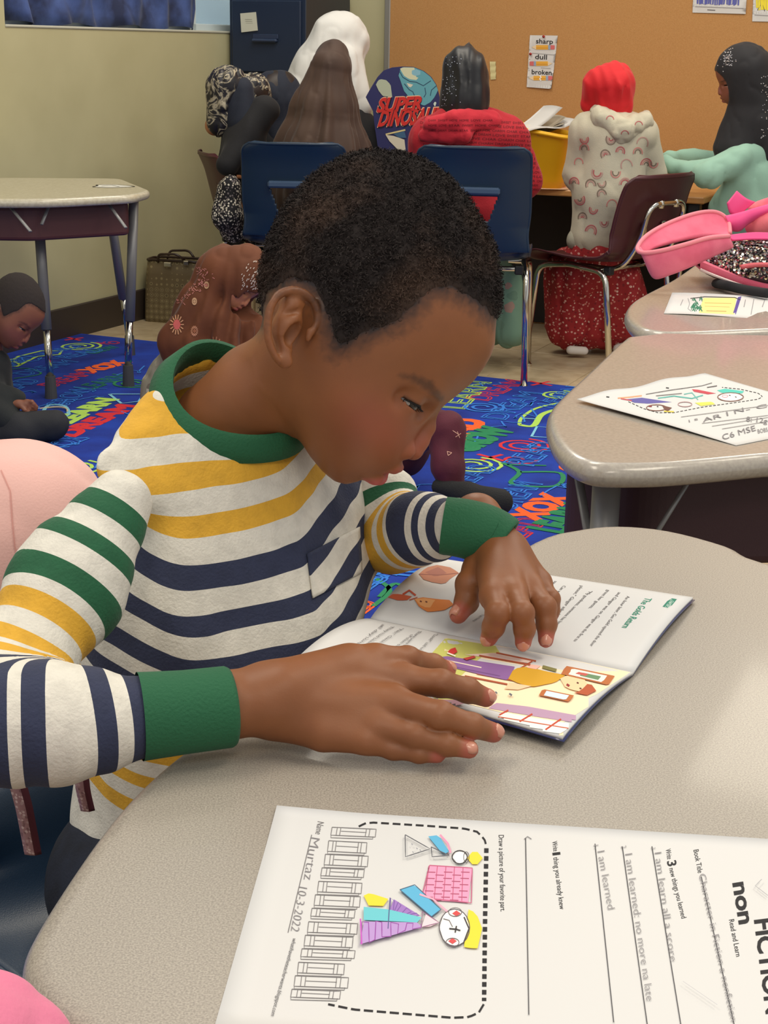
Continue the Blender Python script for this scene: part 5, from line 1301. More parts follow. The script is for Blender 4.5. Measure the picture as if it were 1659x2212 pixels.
d.poly((246, 202, 160), [(1100, 1474), (1148, 1482), (1120, 1490), (1090, 1488)]); d.poly((240, 186, 168), [(1140, 1434), (1168, 1438), (1160, 1446), (1138, 1442)]); d.line((130, 122, 66), [(1172, 1440), (1202, 1448)], 7)
d.poly((246, 206, 160), [(1210, 1466), (1225, 1458), (1262, 1466), (1272, 1482), (1250, 1494), (1222, 1486)]); d.poly((180, 84, 44), [(1262, 1476), (1284, 1480), (1288, 1492), (1268, 1502), (1240, 1496), (1258, 1492)])
d.line((150, 40, 40), [(1224, 1478), (1230, 1482)], 5); d.line((90, 40, 30), [(1246, 1474), (1250, 1476)], 3); d.line((90, 40, 30), [(1252, 1486), (1256, 1488)], 3)
for q, inn in (([(1222, 1438), (1328, 1460), (1314, 1480), (1212, 1456)], (236, 232, 222)), ([(1172, 1488), (1240, 1502), (1230, 1516), (1164, 1502)], (212, 226, 236))):
    c_ = np.mean(q, 0); d.poly((186, 106, 52), q, 6); d.poly(inn, [tuple(c_ + (np.array(p) - c_) * .72) for p in q], 6); d.poly((104, 140, 100), [tuple(c_ + (np.array(p) - c_) * .4 + (6, 2)) for p in q], 6); d.poly((200, 90, 80), [tuple(c_ + (np.array(p) - c_) * .25 - (12, 3)) for p in q], 6)
d.poly((206, 50, 44), [(972, 1402), (985, 1398), (988, 1408), (978, 1414), (966, 1410)], 4); d.poly((190, 60, 50), [(1000, 1422), (1024, 1416), (1028, 1420), (1008, 1426)], 4); d.line((248, 240, 220), [(966, 1410), (984, 1417)], 3)
d.poly((176, 132, 140), [(930, 1510), (1000, 1512), (1002, 1520), (965, 1528), (935, 1522)]); d.line((100, 100, 110), [(1070, 1494), (1074, 1498)], 3); d.line((100, 100, 110), [(1100, 1498), (1106, 1502)], 4)
for t, a, b in (('"Look!" said one', (940, 1368), (902, 1406)), ('There were so many', (905, 1362), (852, 1412)), ('of them that', (888, 1370), (848, 1400)), ('"No," Gwen said.', (866, 1356), (800, 1400)), ('They had been out', (846, 1352), (775, 1400)), ('all day long', (826, 1348), (770, 1392))):
    d.text(TG, t, a, b, 8, up=(.88, .16))
d.build(no, bk)

# ---- drawings on the two right-hand desks
z2 = ZT + .0008
pA, pT, pB_ = atz(1246, 862, z2 + .004), atz(1523, 806, z2 + .012), atz(1590, 962, z2); pR = pT + (pB_ - pA); pR[2] = z2
dr, V, Q = sheet('drawing_paper', 'curling worksheet with crayon drawing of faces, on the nearer grey desk', bil_quad([pA, pB_, pR, pT], 20, 20, lambda u, v: .0035 * math.sin(7 * v + 2 * u) ** 2 * (1 - u) * (v < 1)), m_paper, 'drawing')
d = Decal(V, Q, .0004); K = lambda x, y: (1300 + x / 4.621, 780 + y / 4.621)
d.line(BK, [K(265, 405), K(420, 475), K(560, 515), (1300 + 720 / 4.621, 780 + 515 / 4.621), K(1000, 460), K(1400, 405), K(1560, 380), K(1605, 355), K(1560, 320), K(1380, 280), K(1200, 262)], 1.6, dash=(6, 3))
d.poly((96, 90, 160), [K(250, 380), K(400, 365), K(700, 410), K(460, 425), K(320, 415)], 4); d.line((226, 160, 120), [K(160, 370), K(260, 362), K(400, 345)], 3); d.line((190, 80, 90), [K(190, 375), K(300, 395)], 2.5)
d.poly((196, 66, 80), [K(900, 280), K(960, 285), K(1140, 322), K(1060, 332), K(920, 305)], 4); d.poly((84, 196, 180), [K(1150, 292), K(1230, 275), K(1420, 300), K(1400, 322), K(1200, 318)], 4); d.line((96, 178, 168), [K(560, 370), K(720, 348), K(900, 372), K(1010, 340)], 2.5); d.line((110, 180, 172), [K(820, 330), K(900, 315), K(960, 385)], 2.2)
d.poly((234, 226, 96), [K(930, 415), K(1100, 405), K(1130, 430), K(990, 448)], 4); d.line((214, 196, 80), [K(620, 500), K(720, 505)], 3)
EL = lambda cx, cy, rx, ry, n=16: [K(cx + rx * math.cos(6.2832 * k / n), cy + ry * math.sin(6.2832 * k / n)) for k in range(n)]
d.poly((246, 240, 232), EL(1285, 358, 120, 38), 5); d.line((120, 78, 66), EL(1285, 358, 130, 42), 1.8, closed=True); d.line((206, 120, 140), EL(1230, 350, 30, 12), 1.2, closed=True); d.line((60, 50, 60), [K(1270, 340), K(1285, 345)], 2); d.line((60, 50, 60), [K(1330, 355), K(1345, 362)], 2)
d.line((130, 90, 76), EL(545, 465, 100, 30), 1.8, closed=True); d.poly((110, 70, 56), [K(600, 440), K(700, 465), K(660, 500), K(630, 490)], 4); d.line((150, 50, 60), [K(470, 450), K(500, 452)], 2); d.line((60, 50, 60), [K(550, 450), K(565, 455)], 2)
d.line((170, 130, 130), EL(830, 430, 70, 24), 1.3, closed=True); d.line((120, 116, 116), [K(440, 330), K(700, 285), K(1000, 245), K(1100, 215)], 1.2); d.line((120, 116, 116), [K(540, 345), K(800, 320)], 1.2); d.line(BK, [K(640, 266), K(670, 270)], 2.5); d.line(BK, [K(45, 356), K(75, 360)], 2.5); d.line((110, 104, 104), [K(1050, 262), K(1150, 245)], 1.8)
for a, b in (((790, 556), (1659, 440)), ((1000, 620), (1659, 540)), ((1100, 648), (1659, 560)), ((1200, 675), (1659, 600))): d.line((150, 146, 146), [K(*a), K(*b)], 1.0)
for t, a, b, h in (('i s', (870, 610), (960, 585), 6), ('AR I N', (1010, 610), (1420, 500), 9), ('- C', (1440, 500), (1650, 460), 8), ('C6 MSE', (1210, 785), (1540, 690), 12), ('8: 12g', (1440, 600), (1650, 620), 11), ('BOBS', (1560, 720), (1659, 700), 9)): d.text((128, 124, 126), t, K(*a), K(*b), h)
d.build(dr.children[0], dr)
q = [atz(1434, 677, z2), atz(1700, 690, z2), atz(1712, 642, z2), atz(1452, 632, z2 + .003)]
dr2, V, Q = sheet('drawing_paper', 'white worksheet with green, yellow and purple crayon bands, on the desk under the pink backpack', bil_quad(q, 16, 8, lambda u, v: .001 * math.sin(6 * u)), m_paper, 'drawing')
d = Decal(V, Q, .0004); K = lambda x, y: (1360 + x / 5.548, 400 + y / 5.548)
d.poly((246, 224, 138), [K(880, 1350), K(1280, 1350), K(1265, 1550), K(830, 1530)], 5)
for k in range(26):
    r_ = random.Random(k); x = r_.uniform(740, 860); y = r_.uniform(1350, 1500); d.line((30, 116, 84), [K(x - 18, y + 14), K(x, y - 16), K(x + 16, y + 20)], 2.2)
for k in range(16):
    r_ = random.Random(k + 50); t = k / 16; x = 1320 - 60 * t; y = 1350 + 190 * t; d.line((88, 66, 150), [K(x - 22, y), K(x + 18, y - 12), K(x + 4, y + 16)], 2.4)
d.line((40, 44, 40), [K(730, 1358), K(900, 1338), K(1260, 1346), K(1330, 1375)], 1.8); d.line((206, 170, 100), [K(900, 1410), K(1220, 1418)], 1.4); d.line((206, 176, 110), [K(900, 1450), K(1200, 1460)], 1.2); d.line((190, 150, 90), [K(920, 1505), K(1160, 1512)], 1.6)
d.line((150, 150, 152), [K(700, 1355), K(720, 1420), K(700, 1480), K(740, 1510)], 1.4); d.line((140, 138, 140), [K(1390, 1370), K(1370, 1460)], 1.6); d.line((140, 138, 140), [K(1490, 1365), K(1455, 1550)], 1.4); d.line((140, 138, 140), [K(1620, 1375), K(1590, 1460)], 1.6); d.line((150, 148, 150), [K(640, 1370), K(610, 1440)], 1.4)
d.build(dr2.children[0], dr2)

# ---- cork wall: poster, notes and drawings
def wall_sheet(name, label, pts, cat, off=.020, m=None, curl=.006):
    P = []
    for p in pts:
        dd = ray(*p); t = ((CORNER - A_ * off - CAM) @ A_) / (dd @ A_); P.append(CAM + dd * t)
    G = bil_quad([P[3], P[2], P[1], P[0]], 10, 14); G = np.array(G)
    for i in range(11):
        for j in range(15): u, v = i / 10, j / 14; G[i, j] -= A_ * (curl * ((1 - v) ** 3) * (.4 + u) + .002 * math.sin(9 * v) ** 2)
    return sheet(name, label, G, m or m_paper, cat)
po, V, Q = wall_sheet('poster', 'narrow white poster of three pencils reading sharp, dull, broken on the cork wall', [(1145, 76), (1205, 77), (1192, 192), (1138, 188)], 'poster')
d = Decal(V, Q, .0012); K = lambda x, y: (860 + x / 2.0763, 0 + y / 2.0763)
for t, a, b in (('sharp', (618, 194), (694, 197)), ('dull', (614, 264), (667, 267)), ('broken', (599, 332), (688, 336))): d.text(BK, t, K(*a), K(*b), 10.5, bold=.012)
for y, x0, x1, fl_ in ((212, 598, 702, 0), (285, 590, 692, 1), (350, 586, 692, 0)):
    s_ = -1 if fl_ else 1; A = x0 if not fl_ else x1; B = x1 if not fl_ else x0; L = abs(x1 - x0)
    pt = lambda f, dy: K(A + s_ * L * f, y + dy)
    d.poly((238, 214, 176), [pt(.0, 0), pt(.2, -10), pt(.2, 10)], 2); d.poly((236, 176, 66), [pt(.2, -10), pt(.72, -10), pt(.72, 10), pt(.2, 10)], 3); d.poly((150, 170, 196), [pt(.72, -10), pt(.82, -10), pt(.82, 10), pt(.72, 10)], 2); d.poly((214, 110, 110), [pt(.82, -10), pt(1, -9), pt(1, 9), pt(.82, 10)], 2)
    d.poly(BK, [pt(.0, 0), pt(.05, -3), pt(.05, 3)], 1); d.line((190, 130, 50), [pt(.2, 3), pt(.72, 3)], .8)
    if y == 350: d.line((246, 244, 240), [pt(.47, -12), pt(.52, -2), pt(.46, 3), pt(.52, 12)], 2.6, sub=3)
d.line((140, 136, 134), [K(600, 238), K(700, 246)], .8); d.line((150, 146, 144), [K(640, 304), K(706, 308)], .8)
d.build(po.children[0], po)
for x, y in ((654, 164), (595, 242)):
    p = K(x, y); dd = ray(*p); t = ((CORNER - A_ * .026 - CAM) @ A_) / (dd @ A_); c = CAM + dd * t; mb = MB(); mb.tube([c + A_ * .008, c - A_ * .002, c - A_ * .006], [.004, .0035, .006], 10); o = mb.build('push_pin', mat('red_pin', (176, 50, 44), .4), smooth=True)
    tag(o, 'red push pin at the top edge of the pencil poster' if y < 200 else 'red push pin left of the word dull on the pencil poster', 'push pin')
n1, V, Q = wall_sheet('paper_note', 'small pale yellow note on the cork wall beside the black headscarf', [(1058, 133), (1071, 133), (1072, 171), (1060, 172)], 'note', m=mat('pale_yellow_note', (214, 204, 150), .8), curl=.002)
d1, V, Q = wall_sheet('drawing_paper', 'white drawing with a blue scribbled patch pinned at the top of the cork wall', [(1500, -60), (1616, -60), (1611, 30), (1496, 27)], 'drawing', curl=.002)
d = Decal(V, Q, .0012); d.scrib((92, 96, 170), [(1508, -30), (1598, -28), (1594, 10), (1506, 8)], 22, 3.2, .5); d.line((150, 146, 150), [(1502, 14), (1606, 18)], 1.2); d.line((90, 86, 90), [(1528, 21), (1545, 22)], 1.4); d.build(d1.children[0], d1)
d2, V, Q = wall_sheet('drawing_paper', 'drawing with a yellow crayon patch pinned at the upper right corner of the cork wall', [(1630, -60), (1740, -60), (1736, 48), (1625, 46)], 'drawing', curl=.002)
d = Decal(V, Q, .0012); d.scrib((238, 218, 60), [(1634, -30), (1700, -28), (1700, 24), (1636, 20)], 16, 4.2, .6, 2); d.line((80, 76, 60), [(1636, 22), (1646, 6), (1652, 24)], 1.4); d.line((150, 146, 150), [(1630, 32), (1700, 36)], 1.2); d.build(d2.children[0], d2)

# ---- round-cornered board with lettering, standing on the work table
K = lambda x, y: (780 + x / 9.217, 120 + y / 9.217)
YB = 6.42
ol = [K(*p) for p in ((95, 830), (200, 640), (330, 430), (450, 300), (620, 238), (820, 218), (1050, 226), (1250, 306), (1400, 425), (1500, 580), (1550, 760), (1600, 1060), (1600, 1500), (1500, 2150), (700, 2180), (330, 1800), (260, 1330), (240, 1110))]
F3 = np.array([at(x, y, YB) for x, y in ol]); bl = F3[:, 2].min(); off_z = (ZF + .002) - bl; F3[F3[:, 2] < ZF + .003, 2] = ZF + .003
nB = np.array([0.06, -.9982, 0]); bd = thing('display_board', 'rounded dark blue board lettered SUPER DINOSAUR with pale rocks, behind the red sweater', 'board', (F3[:, 0].mean(), YB, ZF))
n_ = len(F3); Vb = np.vstack([F3, F3 - nB * .018]); mesh_obj('panel', local(bd, Vb), [tuple(range(n_ - 1, -1, -1)), tuple(range(n_, 2 * n_))] + [(i, (i + 1) % n_, n_ + (i + 1) % n_, n_ + i) for i in range(n_)], mat('deep_blue_card', (36, 38, 92), .6), bd)
d = Decal(Vb, [tuple(range(n_ - 1, -1, -1))] if False else np.array([[0, i, i + 1, i + 1] for i in range(1, n_ - 1)])[:, :3], .001)
TEAL, PALE, DTE = (96, 160, 172), (206, 206, 172), (40, 70, 96)
d.poly(TEAL, [K(*p) for p in ((745, 400), (790, 250), (830, 232), (1050, 236), (1240, 312), (1390, 430), (1490, 580), (1530, 690), (1470, 820), (1380, 930), (1255, 1000), (1100, 930), (940, 810), (850, 700), (800, 540))], 4)
d.poly(PALE, [K(*p) for p in ((775, 260), (840, 234), (1060, 240), (1000, 300), (1000, 400), (1140, 440), (1120, 490), (960, 470), (850, 400))], 4); d.poly((130, 178, 194), [K(*p) for p in ((1010, 300), (1090, 270), (1180, 310), (1180, 380), (1080, 410), (1010, 370))], 4); d.poly((214, 206, 184), [K(*p) for p in ((905, 545), (1035, 580), (1020, 640), (940, 620))], 4)
for L_ in (((770, 320), (830, 430), (960, 510), (1100, 530), (1240, 600), (1390, 500)), ((860, 560), (960, 680), (1030, 720), (1080, 840)), ((1270, 640), (1290, 760), (1250, 830)), ((1500, 600), (1400, 690), (1380, 800))): d.line(DTE, [K(*p) for p in L_], 1.6)
d.poly((176, 184, 160), [K(*p) for p in ((295, 580), (340, 490), (400, 470), (500, 490), (580, 570), (612, 660), (600, 800), (620, 830), (430, 805), (350, 700))], 3); d.poly(TEAL, [K(*p) for p in ((345, 640), (480, 680), (560, 640), (600, 790), (430, 800), (360, 700))], 3)
d.poly((200, 214, 200), [K(*p) for p in ((1440, 960), (1470, 910), (1500, 940), (1495, 1000), (1460, 1010))], 2)
for t, a, b, h in (('SUPER', (300, 1120), (1205, 1075), 29), ('DINOSAUR', (330, 1400), (1580, 1340), 33)):
    P0_, P1_ = np.array(K(*a)), np.array(K(*b))
    d.text((240, 190, 150), t, P0_ + (-.6, .6), P1_ + (-.6, .6), h * 1.04, bold=.07, slant=.35); d.text((20, 18, 40), t, P0_ + (1.4, 1.2), P1_ + (1.4, 1.2), h, bold=.07, slant=.35); d.text((202, 44, 38), t, P0_, P1_, h, bold=.045, slant=.35)
d.line((212, 196, 140), [K(490, 1570), K(880, 1480)], 3.4); d.poly((210, 204, 184), [K(*p) for p in ((490, 1580), (650, 1600), (880, 1680), (900, 2000), (760, 1900), (560, 1700))], 4); d.poly((60, 96, 130), [K(*p) for p in ((640, 1560), (880, 1500), (900, 1640), (760, 1640))], 4)
d.build(bd.children[0], bd)

# ---- yellow bin of papers on the work table
yb = at(1158, 340, 6.22); bn = thing('storage_bin', 'yellow plastic bin full of papers on the table between the red sweater and the hoodie', 'bin', (yb[0], 6.22, ZF), math.atan2(B_[1], B_[0]) + .1)
def rring(hx, hy, z, rr, n=8): return [np.array([p[0], p[1], z]) for p in rounded([(-hx, -hy), (hx, -hy), (hx, hy), (-hx, hy)], rr, n)]
zt_ = at(1200, 286, 6.1)[2] - ZF; rows = []
for k, (f, z) in enumerate(((.84, 0.0), (.86, .03), (.87, .033), (.90, .10), (.915, .103), (.95, zt_ - .02), (1.0, zt_ - .012), (1.06, zt_ - .010), (1.06, zt_))): rows.append(rring(.145 * f, .115 * f, z, .05 * f))
for f, z in ((1.03, zt_), (.93, zt_ - .02), (.86, .03), (.5, .012), (.02, .012)): rows.append(rring(.145 * f, .115 * f, z, .05 * f))
G = np.array(rows); G[5:11, :, 2] += .022 * (-(G[5:11, :, 0]) / .15) + .012
mb = MB(); mb.grid(G, closed_u=True); mb.f.append(tuple(range(G.shape[1] - 1, -1, -1))); mb.m.append(0); b_ = mb.build('bin_shell', mat('yellow_plastic', (238, 182, 20), .4), bn, smooth=True)
mb = MB(); mb.tube([(G[7, i, 0], G[7, i, 1], G[7, i, 2]) for i in range(G.shape[1])], .006, 8, closed=True); mb.build('rolled_rim', mat('yellow_plastic', (238, 182, 20), .4), bn, smooth=True)
rp = random.Random(5)
for k in range(6):
    hx, hy = .085, .11; an = rp.uniform(-.5, .5) + .6; c = np.array([rp.uniform(-.04, .03), rp.uniform(-.03, .03), zt_ + .006 + .004 * k]); tl = (.01, .02, .01, .03, .02, .07)[k]
    G = []
    for i in range(9):
        r = []
        for j in range(7):
            u, v = i / 8 - .5, j / 6 - .5; x, y = u * 2 * hy, v * 2 * hx; r.append(c + np.array([x * math.cos(an) - y * math.sin(an), x * math.sin(an) + y * math.cos(an), tl * u + .05 * max(0, u) ** 2 * 2 - .02 * v * v + .01 * math.sin(5 * u + k)]))
        G.append(r)
    R3 = np.array(Matrix.Rotation(bn.rotation_euler[2], 3, 'Z')); GW = np.array(G) @ R3.T + np.array(bn.location)
    t, V, Q = sheet('loose_paper', ('lowest', 'second', 'third', 'fourth', 'fifth', 'topmost, most lifted')[k] + ' of the loose white papers heaped on the yellow bin', GW, m_paper if k % 2 else mat('paper_cream', (224, 216, 196), .8), 'paper', group='loose papers in the yellow bin')
q = [atz(1158, 408, ZF + .001), atz(1232, 410, ZF + .001), atz(1236, 396, ZF + .001), atz(1150, 394, ZF + .001)]
tp, V, Q = sheet('drawing_paper', 'pinkish paper on the table edge below the yellow bin', bil_quad(q, 6, 4), mat('pinkish_paper', (222, 190, 160), .7), 'paper')
d = Decal(V, Q, .001); d.scrib((214, 130, 100), [(1168, 404), (1222, 405), (1220, 398), (1168, 397)], 8, 1.4, .4); d.build(tp.children[0], tp)

# ---- tan patterned handbag on the floor by the wall
hb0 = atz(384, 694, 0.0); hb = thing('handbag', 'tan handbag with a circle-patterned canvas on the floor by the green wall', 'handbag', tuple(hb0), -.25)
m_bag = voro_mat('circle_canvas', (120, 104, 70), ((146, 130, 92), (136, 118, 80), (150, 134, 98)), 52, .0085, .6, .25); 
def m_rings():
    m = mat('bag_canvas', (112, 96, 64), .6, bump=.2, bscale=600); nt = m.node_tree; N = nt.nodes; L = nt.links; tc = N.new('ShaderNodeTexCoord'); v = N.new('ShaderNodeTexVoronoi'); v.inputs['Scale'].default_value = 44; v.inputs['Randomness'].default_value = .15
    L.new(tc.outputs['Object'], v.inputs['Vector']); r = N.new('ShaderNodeValToRGB'); r.color_ramp.interpolation = 'CONSTANT'; e = r.color_ramp.elements; e[0].color = srgb((138, 122, 84)); e[1].position = .28; e[1].color = srgb((86, 72, 46)); x = e.new(.36); x.color = srgb((140, 124, 86)); x = e.new(.44); x.color = srgb((104, 88, 58)); L.new(v.outputs['Distance'], r.inputs['Fac']); L.new(r.outputs['Color'], N['Principled BSDF'].inputs['Base Color']); return m
rows = []; hw = .128
for f, z in ((.96, 0), (1.0, .02), (.99, .10), (.95, .20), (.90, .285)): rows.append(rring(hw * f, .062 * (1.1 - z), z, .03))
for f, z in ((.88, .285), (.86, .22), (.8, .03), (.05, .03)): rows.append(rring(hw * f, .058 * (1.1 - z), z, .028))
G = np.array(rows); G[4:6, :, 2] += .018 * np.cos(G[4:6, :, 0] * 30) * 1 - .01
mb = MB(); mb.grid(G, closed_u=True); mb.f.append(tuple(range(G.shape[1] - 1, -1, -1))); mb.m.append(0); mb.build('bag_body', m_rings(), hb, smooth=True)
mb = MB(); mb.tube([tuple(p) for p in G[4]], .0055, 8, closed=True); mb.build('leather_trim', mat('dark_brown_leather', (52, 36, 26), .35), hb, smooth=True)
for sy in (-1, 1):
    mb = MB(); mb.tube(fillet([(-.06, sy * .05, .25), (-.055, sy * .062, .285), (.03, sy * .066, .29), (.06, sy * .05, .26)], .05, 6), .005, 8); mb.build('handle', mat('dark_brown_leather', (52, 36, 26), .35), hb, smooth=True)
mb = MB(); mb.box((-.01, -.072, .245), (.035, .008, .020), bev=.003); mb.box((.07, -.068, .255), (.025, .008, .020), bev=.003); mb.build('clasp', m_chrome, hb)

# ---- pink backpack with sequins on the far right desk
m_pink = mat('pink_canvas', (236, 116, 140), .8, noise=((222, 96, 124), 18, 3, .4, .65), sheen=.3, bump=.25, bscale=500); m_hot = mat('hot_pink_webbing', (238, 74, 138), .6, sheen=.2)
bp0 = atz(1590, 622, ZT); bp = thing('backpack', 'pink backpack with silver and black sequins lying on the far right desk', 'backpack', tuple(bp0))
def on(px, py, Y): return at(px, py, Y)
Yb0 = 2.93
bodyc = on(1660, 566, Yb0 + .06)
def bpf(G):
    d = sell(G, on(1650, 572, 2.99), (.125, .10, .044)); d = smin(d, scone(G, on(1585, 580, 2.97), on(1730, 585, 2.99), .028, .036), .03); return smax(d, -(G[..., 2] - ZT - .012), .008) - .0015 * vnoise(G * 45, 1., 3)
V, Q = sculpt(bpf, (bodyc[0] - .19, 2.80, ZT - .01), (bodyc[0] + .19, 3.14, ZT + .14), .004, 1)
mesh_obj('bag_body', local(bp, V), Q, mat('sequin_backing', (70, 62, 66), .5), bp, True)
Tn = bvh(V, Q); rs = np.random.default_rng(4)
c = V[Q].mean(1); n = np.cross(V[Q[:, 1]] - V[Q[:, 0]], V[Q[:, 2]] - V[Q[:, 0]]); n /= np.linalg.norm(n, axis=1)[:, None]; ok = (c[:, 2] > ZT + .022) & (n[:, 2] > -.5); ids = rs.choice(np.where(ok)[0], 5200); 
SM = [mat('sequin_silver', (216, 208, 196), .12, 1.0), mat('sequin_gold', (196, 178, 140), .15, 1.0), mat('sequin_black', (30, 26, 34), .2, .6), mat('sequin_rose', (150, 120, 128), .2, .9)]
V8 = []; F8 = []; M8 = []
for i in ids:
    nn_ = n[i] + rs.normal(0, .35, 3); nn_ /= np.linalg.norm(nn_); a = np.cross(nn_, [0, 0, 1.0]); a /= np.linalg.norm(a) + 1e-9; b = np.cross(nn_, a); st = len(V8); r_ = .0027; cc = c[i] + n[i] * .0018
    V8 += [cc + r_ * (math.cos(k * 1.0472) * a + math.sin(k * 1.0472) * b) for k in range(6)]; F8.append(tuple(range(st, st + 6))); dk = vnoise(c[i][None] * 22, 1., 6)[0]; M8.append(int(rs.choice([2, 3, 2, 0]) if dk > .15 else rs.choice([0, 1, 0, 2, 3])))
o = mesh_obj('sequins', local(bp, np.array(V8)), F8, None, bp, False, mats=SM, fm=M8); o['kind'] = 'stuff'
# pink base panel and piping
pts = [on(x, y, 2.90 + .0) for x, y in ((1512, 578), (1545, 592), (1600, 612), (1659, 628), (1740, 640))]
mb = MB(); mb.grid([[p + (0, 0, .012), p + (0, .02, .014), p + (0, .16, .014), p + (0, .18, 0), p + (0, .0, -.004), p + (0, 0, .012)] for p in spline(pts, 5)]); mb.build('base_panel', m_pink, bp, smooth=True)
mb = MB(); mb.tube(spline([p + (0, -.004, -.003) for p in pts], 6), .0028, 8); mb.build('clear_piping', mat('clear_plastic_piping', (220, 196, 190), .15, coat=.8), bp, smooth=True)
mb = MB(); mb.tube(spline([on(x, y, 2.885) for x, y in ((1600, 577), (1640, 572), (1700, 574))], 5), .0045, 8); mb.build('zip_trim', mat('coral_zip', (206, 92, 100), .6), bp, smooth=True)
# open pink band at the left
def fabric(name, top, bot, m, th=.003, nv=8, bulge=.0):
    T_ = spline(top, 6); B2 = spline(bot, 6); G = []
    for a, b in zip(T_, B2): G.append([a + (b - a) * k / nv + np.array([0, -bulge * math.sin(math.pi * k / nv), 0]) for k in range(nv + 1)])
    q = MB(); q.grid(G); o = q.build(name, m, bp, smooth=True); o.data.transform(Matrix.Translation(-Vector(bp.location))); s_ = o.modifiers.new('t', 'SOLIDIFY'); s_.thickness = th; return o
rimF = [(1377, 536, 2.86), (1390, 546, 2.84), (1430, 541, 2.83), (1480, 528, 2.83), (1530, 514, 2.85), (1575, 510, 2.90)]
botF = [(1392, 566, 2.87), (1412, 602, 2.85), (1450, 594, 2.84), (1500, 574, 2.84), (1535, 558, 2.86), (1585, 535, 2.91)]
fabric('shoulder_strap', [on(*p) for p in rimF], [on(*p) for p in botF], m_pink, .006, bulge=.006)
rimB = [(1377, 536, 2.86), (1396, 510, 2.90), (1440, 484, 2.95), (1500, 462, 2.98), (1545, 458, 3.0), (1572, 476, 3.0), (1577, 505, 2.96)]
botB = [(1392, 548, 2.87), (1420, 532, 2.89), (1460, 520, 2.92), (1500, 512, 2.94), (1530, 508, 2.95), (1555, 508, 2.95), (1570, 512, 2.94)]
fabric('shoulder_strap', [on(*p) for p in rimB], [on(*p) for p in botB], m_pink, .006)
mb = MB(); mb.tube(spline([on(*p) for p in rimF[::-1] + rimB[1:]], 6), .0042, 8); o = mb.build('strap_binding', mat('salmon_binding', (240, 138, 150), .8), bp, smooth=True); o.data.transform(Matrix.Translation(-Vector(bp.location)))
for nm in ('clear_piping', 'zip_trim', 'base_panel'):
    for ch in bp.children:
        if ch.name.startswith(nm): ch.data.transform(Matrix.Translation(-Vector(bp.location)))
# top flap and loops
fabric('webbing_loop', [on(*p) for p in ((1592, 412, 3.05), (1612, 428, 3.05), (1632, 436, 3.06))], [on(*p) for p in ((1573, 438, 3.03), (1580, 462, 3.03), (1600, 462, 3.04))], m_hot, .004)
fabric('webbing_strap', [on(*p) for p in ((1566, 466, 3.0), (1600, 458, 3.0), (1640, 446, 3.02), (1700, 430, 3.05))], [on(*p) for p in ((1576, 498, 3.0), (1598, 500, 3.0), (1625, 480, 3.02), (1700, 446, 3.05))], m_hot, .004, bulge=.01)
def flap(G): return smin(scone(G, on(1640, 486, 3.04), on(1740, 480, 3.04), .026, .045), scone(G, on(1625, 450, 3.10), on(1740, 440, 3.1), .012, .035), .03) - .003 * vnoise(G * 40, 1., 5)
V, Q = sculpt(flap, on(1540, 540, 3.0) - (0, .1, 0), on(1760, 360, 3.2) + (.05, .05, 0), .005, 1); mesh_obj('top_flap', local(bp, V), Q, mat('coral_lining', (240, 120, 130), .8, noise=((226, 90, 118), 20, 3, .4, .6), bump=.2), bp, True)
fabric('front_hem', [on(*p) for p in ((1570, 508, 2.92), (1620, 502, 2.92), (1659, 502, 2.92), (1720, 504, 2.92))], [on(*p) for p in ((1582, 518, 2.91), (1620, 516, 2.91), (1659, 516, 2.91), (1720, 518, 2.91))], m_hot, .004)
# dark thing beneath its edge
mb = MB(); mb.tube(spline([atz(1548, 612, ZT + .012), atz(1575, 618, ZT + .014), atz(1610, 626, ZT + .012), atz(1660, 634, ZT + .012)], 5), .011, 10, flat=.8); o = mb.build('mitten', mat('black_knit', (26, 26, 30), .9), None, smooth=True); tag(o, 'small black knitted item half under the pink backpack', 'mitten')
# ------------------------------------------------------------------ the children in the background
SK = {'a': skin_mat('brown_skin_a', (134, 84, 64), (150, 80, 78), (24, 18, 18)), 'b': skin_mat('brown_skin_b', (186, 124, 82), (190, 100, 96), (40, 28, 24))}
cheadV, cheadQ = head_mesh(9.0, extra=lambda G, d: smin(d, schain(G, [(60, -60, 0), (0, -300, 0)], [100, 105], 30), 30), lo=(-200, -420, -268), hi=(420, 450, 268), it=1)
clip_, croot, cbl = head_attrs(cheadV)
def prim(G, ps, k):
    d = None
    for p in ps:
        if p[0] == 'c': e = scone(G, at(p[1], p[2], p[3]), at(p[5], p[6], p[7]), p[4] / pxm(p[3]), p[8] / pxm(p[7]))
        elif p[0] == 'e': e = sell(G, at(p[1], p[2], p[3]), (p[4] / pxm(p[3]), p[5] / pxm(p[3]), p[6] / pxm(p[3])), p[7] if len(p) > 7 else None)
        d = e if d is None else smin(d, e, k)
    return d
def pbox(ps, pad):
    P = []
    for p in ps:
        if p[0] == 'c':
            for o, r in ((1, 4), (5, 8)): c = at(p[o], p[o + 1], p[o + 2]); rr = p[r] / pxm(p[o + 2]); P += [c - rr, c + rr]
        else: c = at(p[1], p[2], p[3]); rr = max(p[4:7]) / pxm(p[3]); P += [c - rr, c + rr]
    P = np.array(P); return P.min(0) - pad, P.max(0) + pad
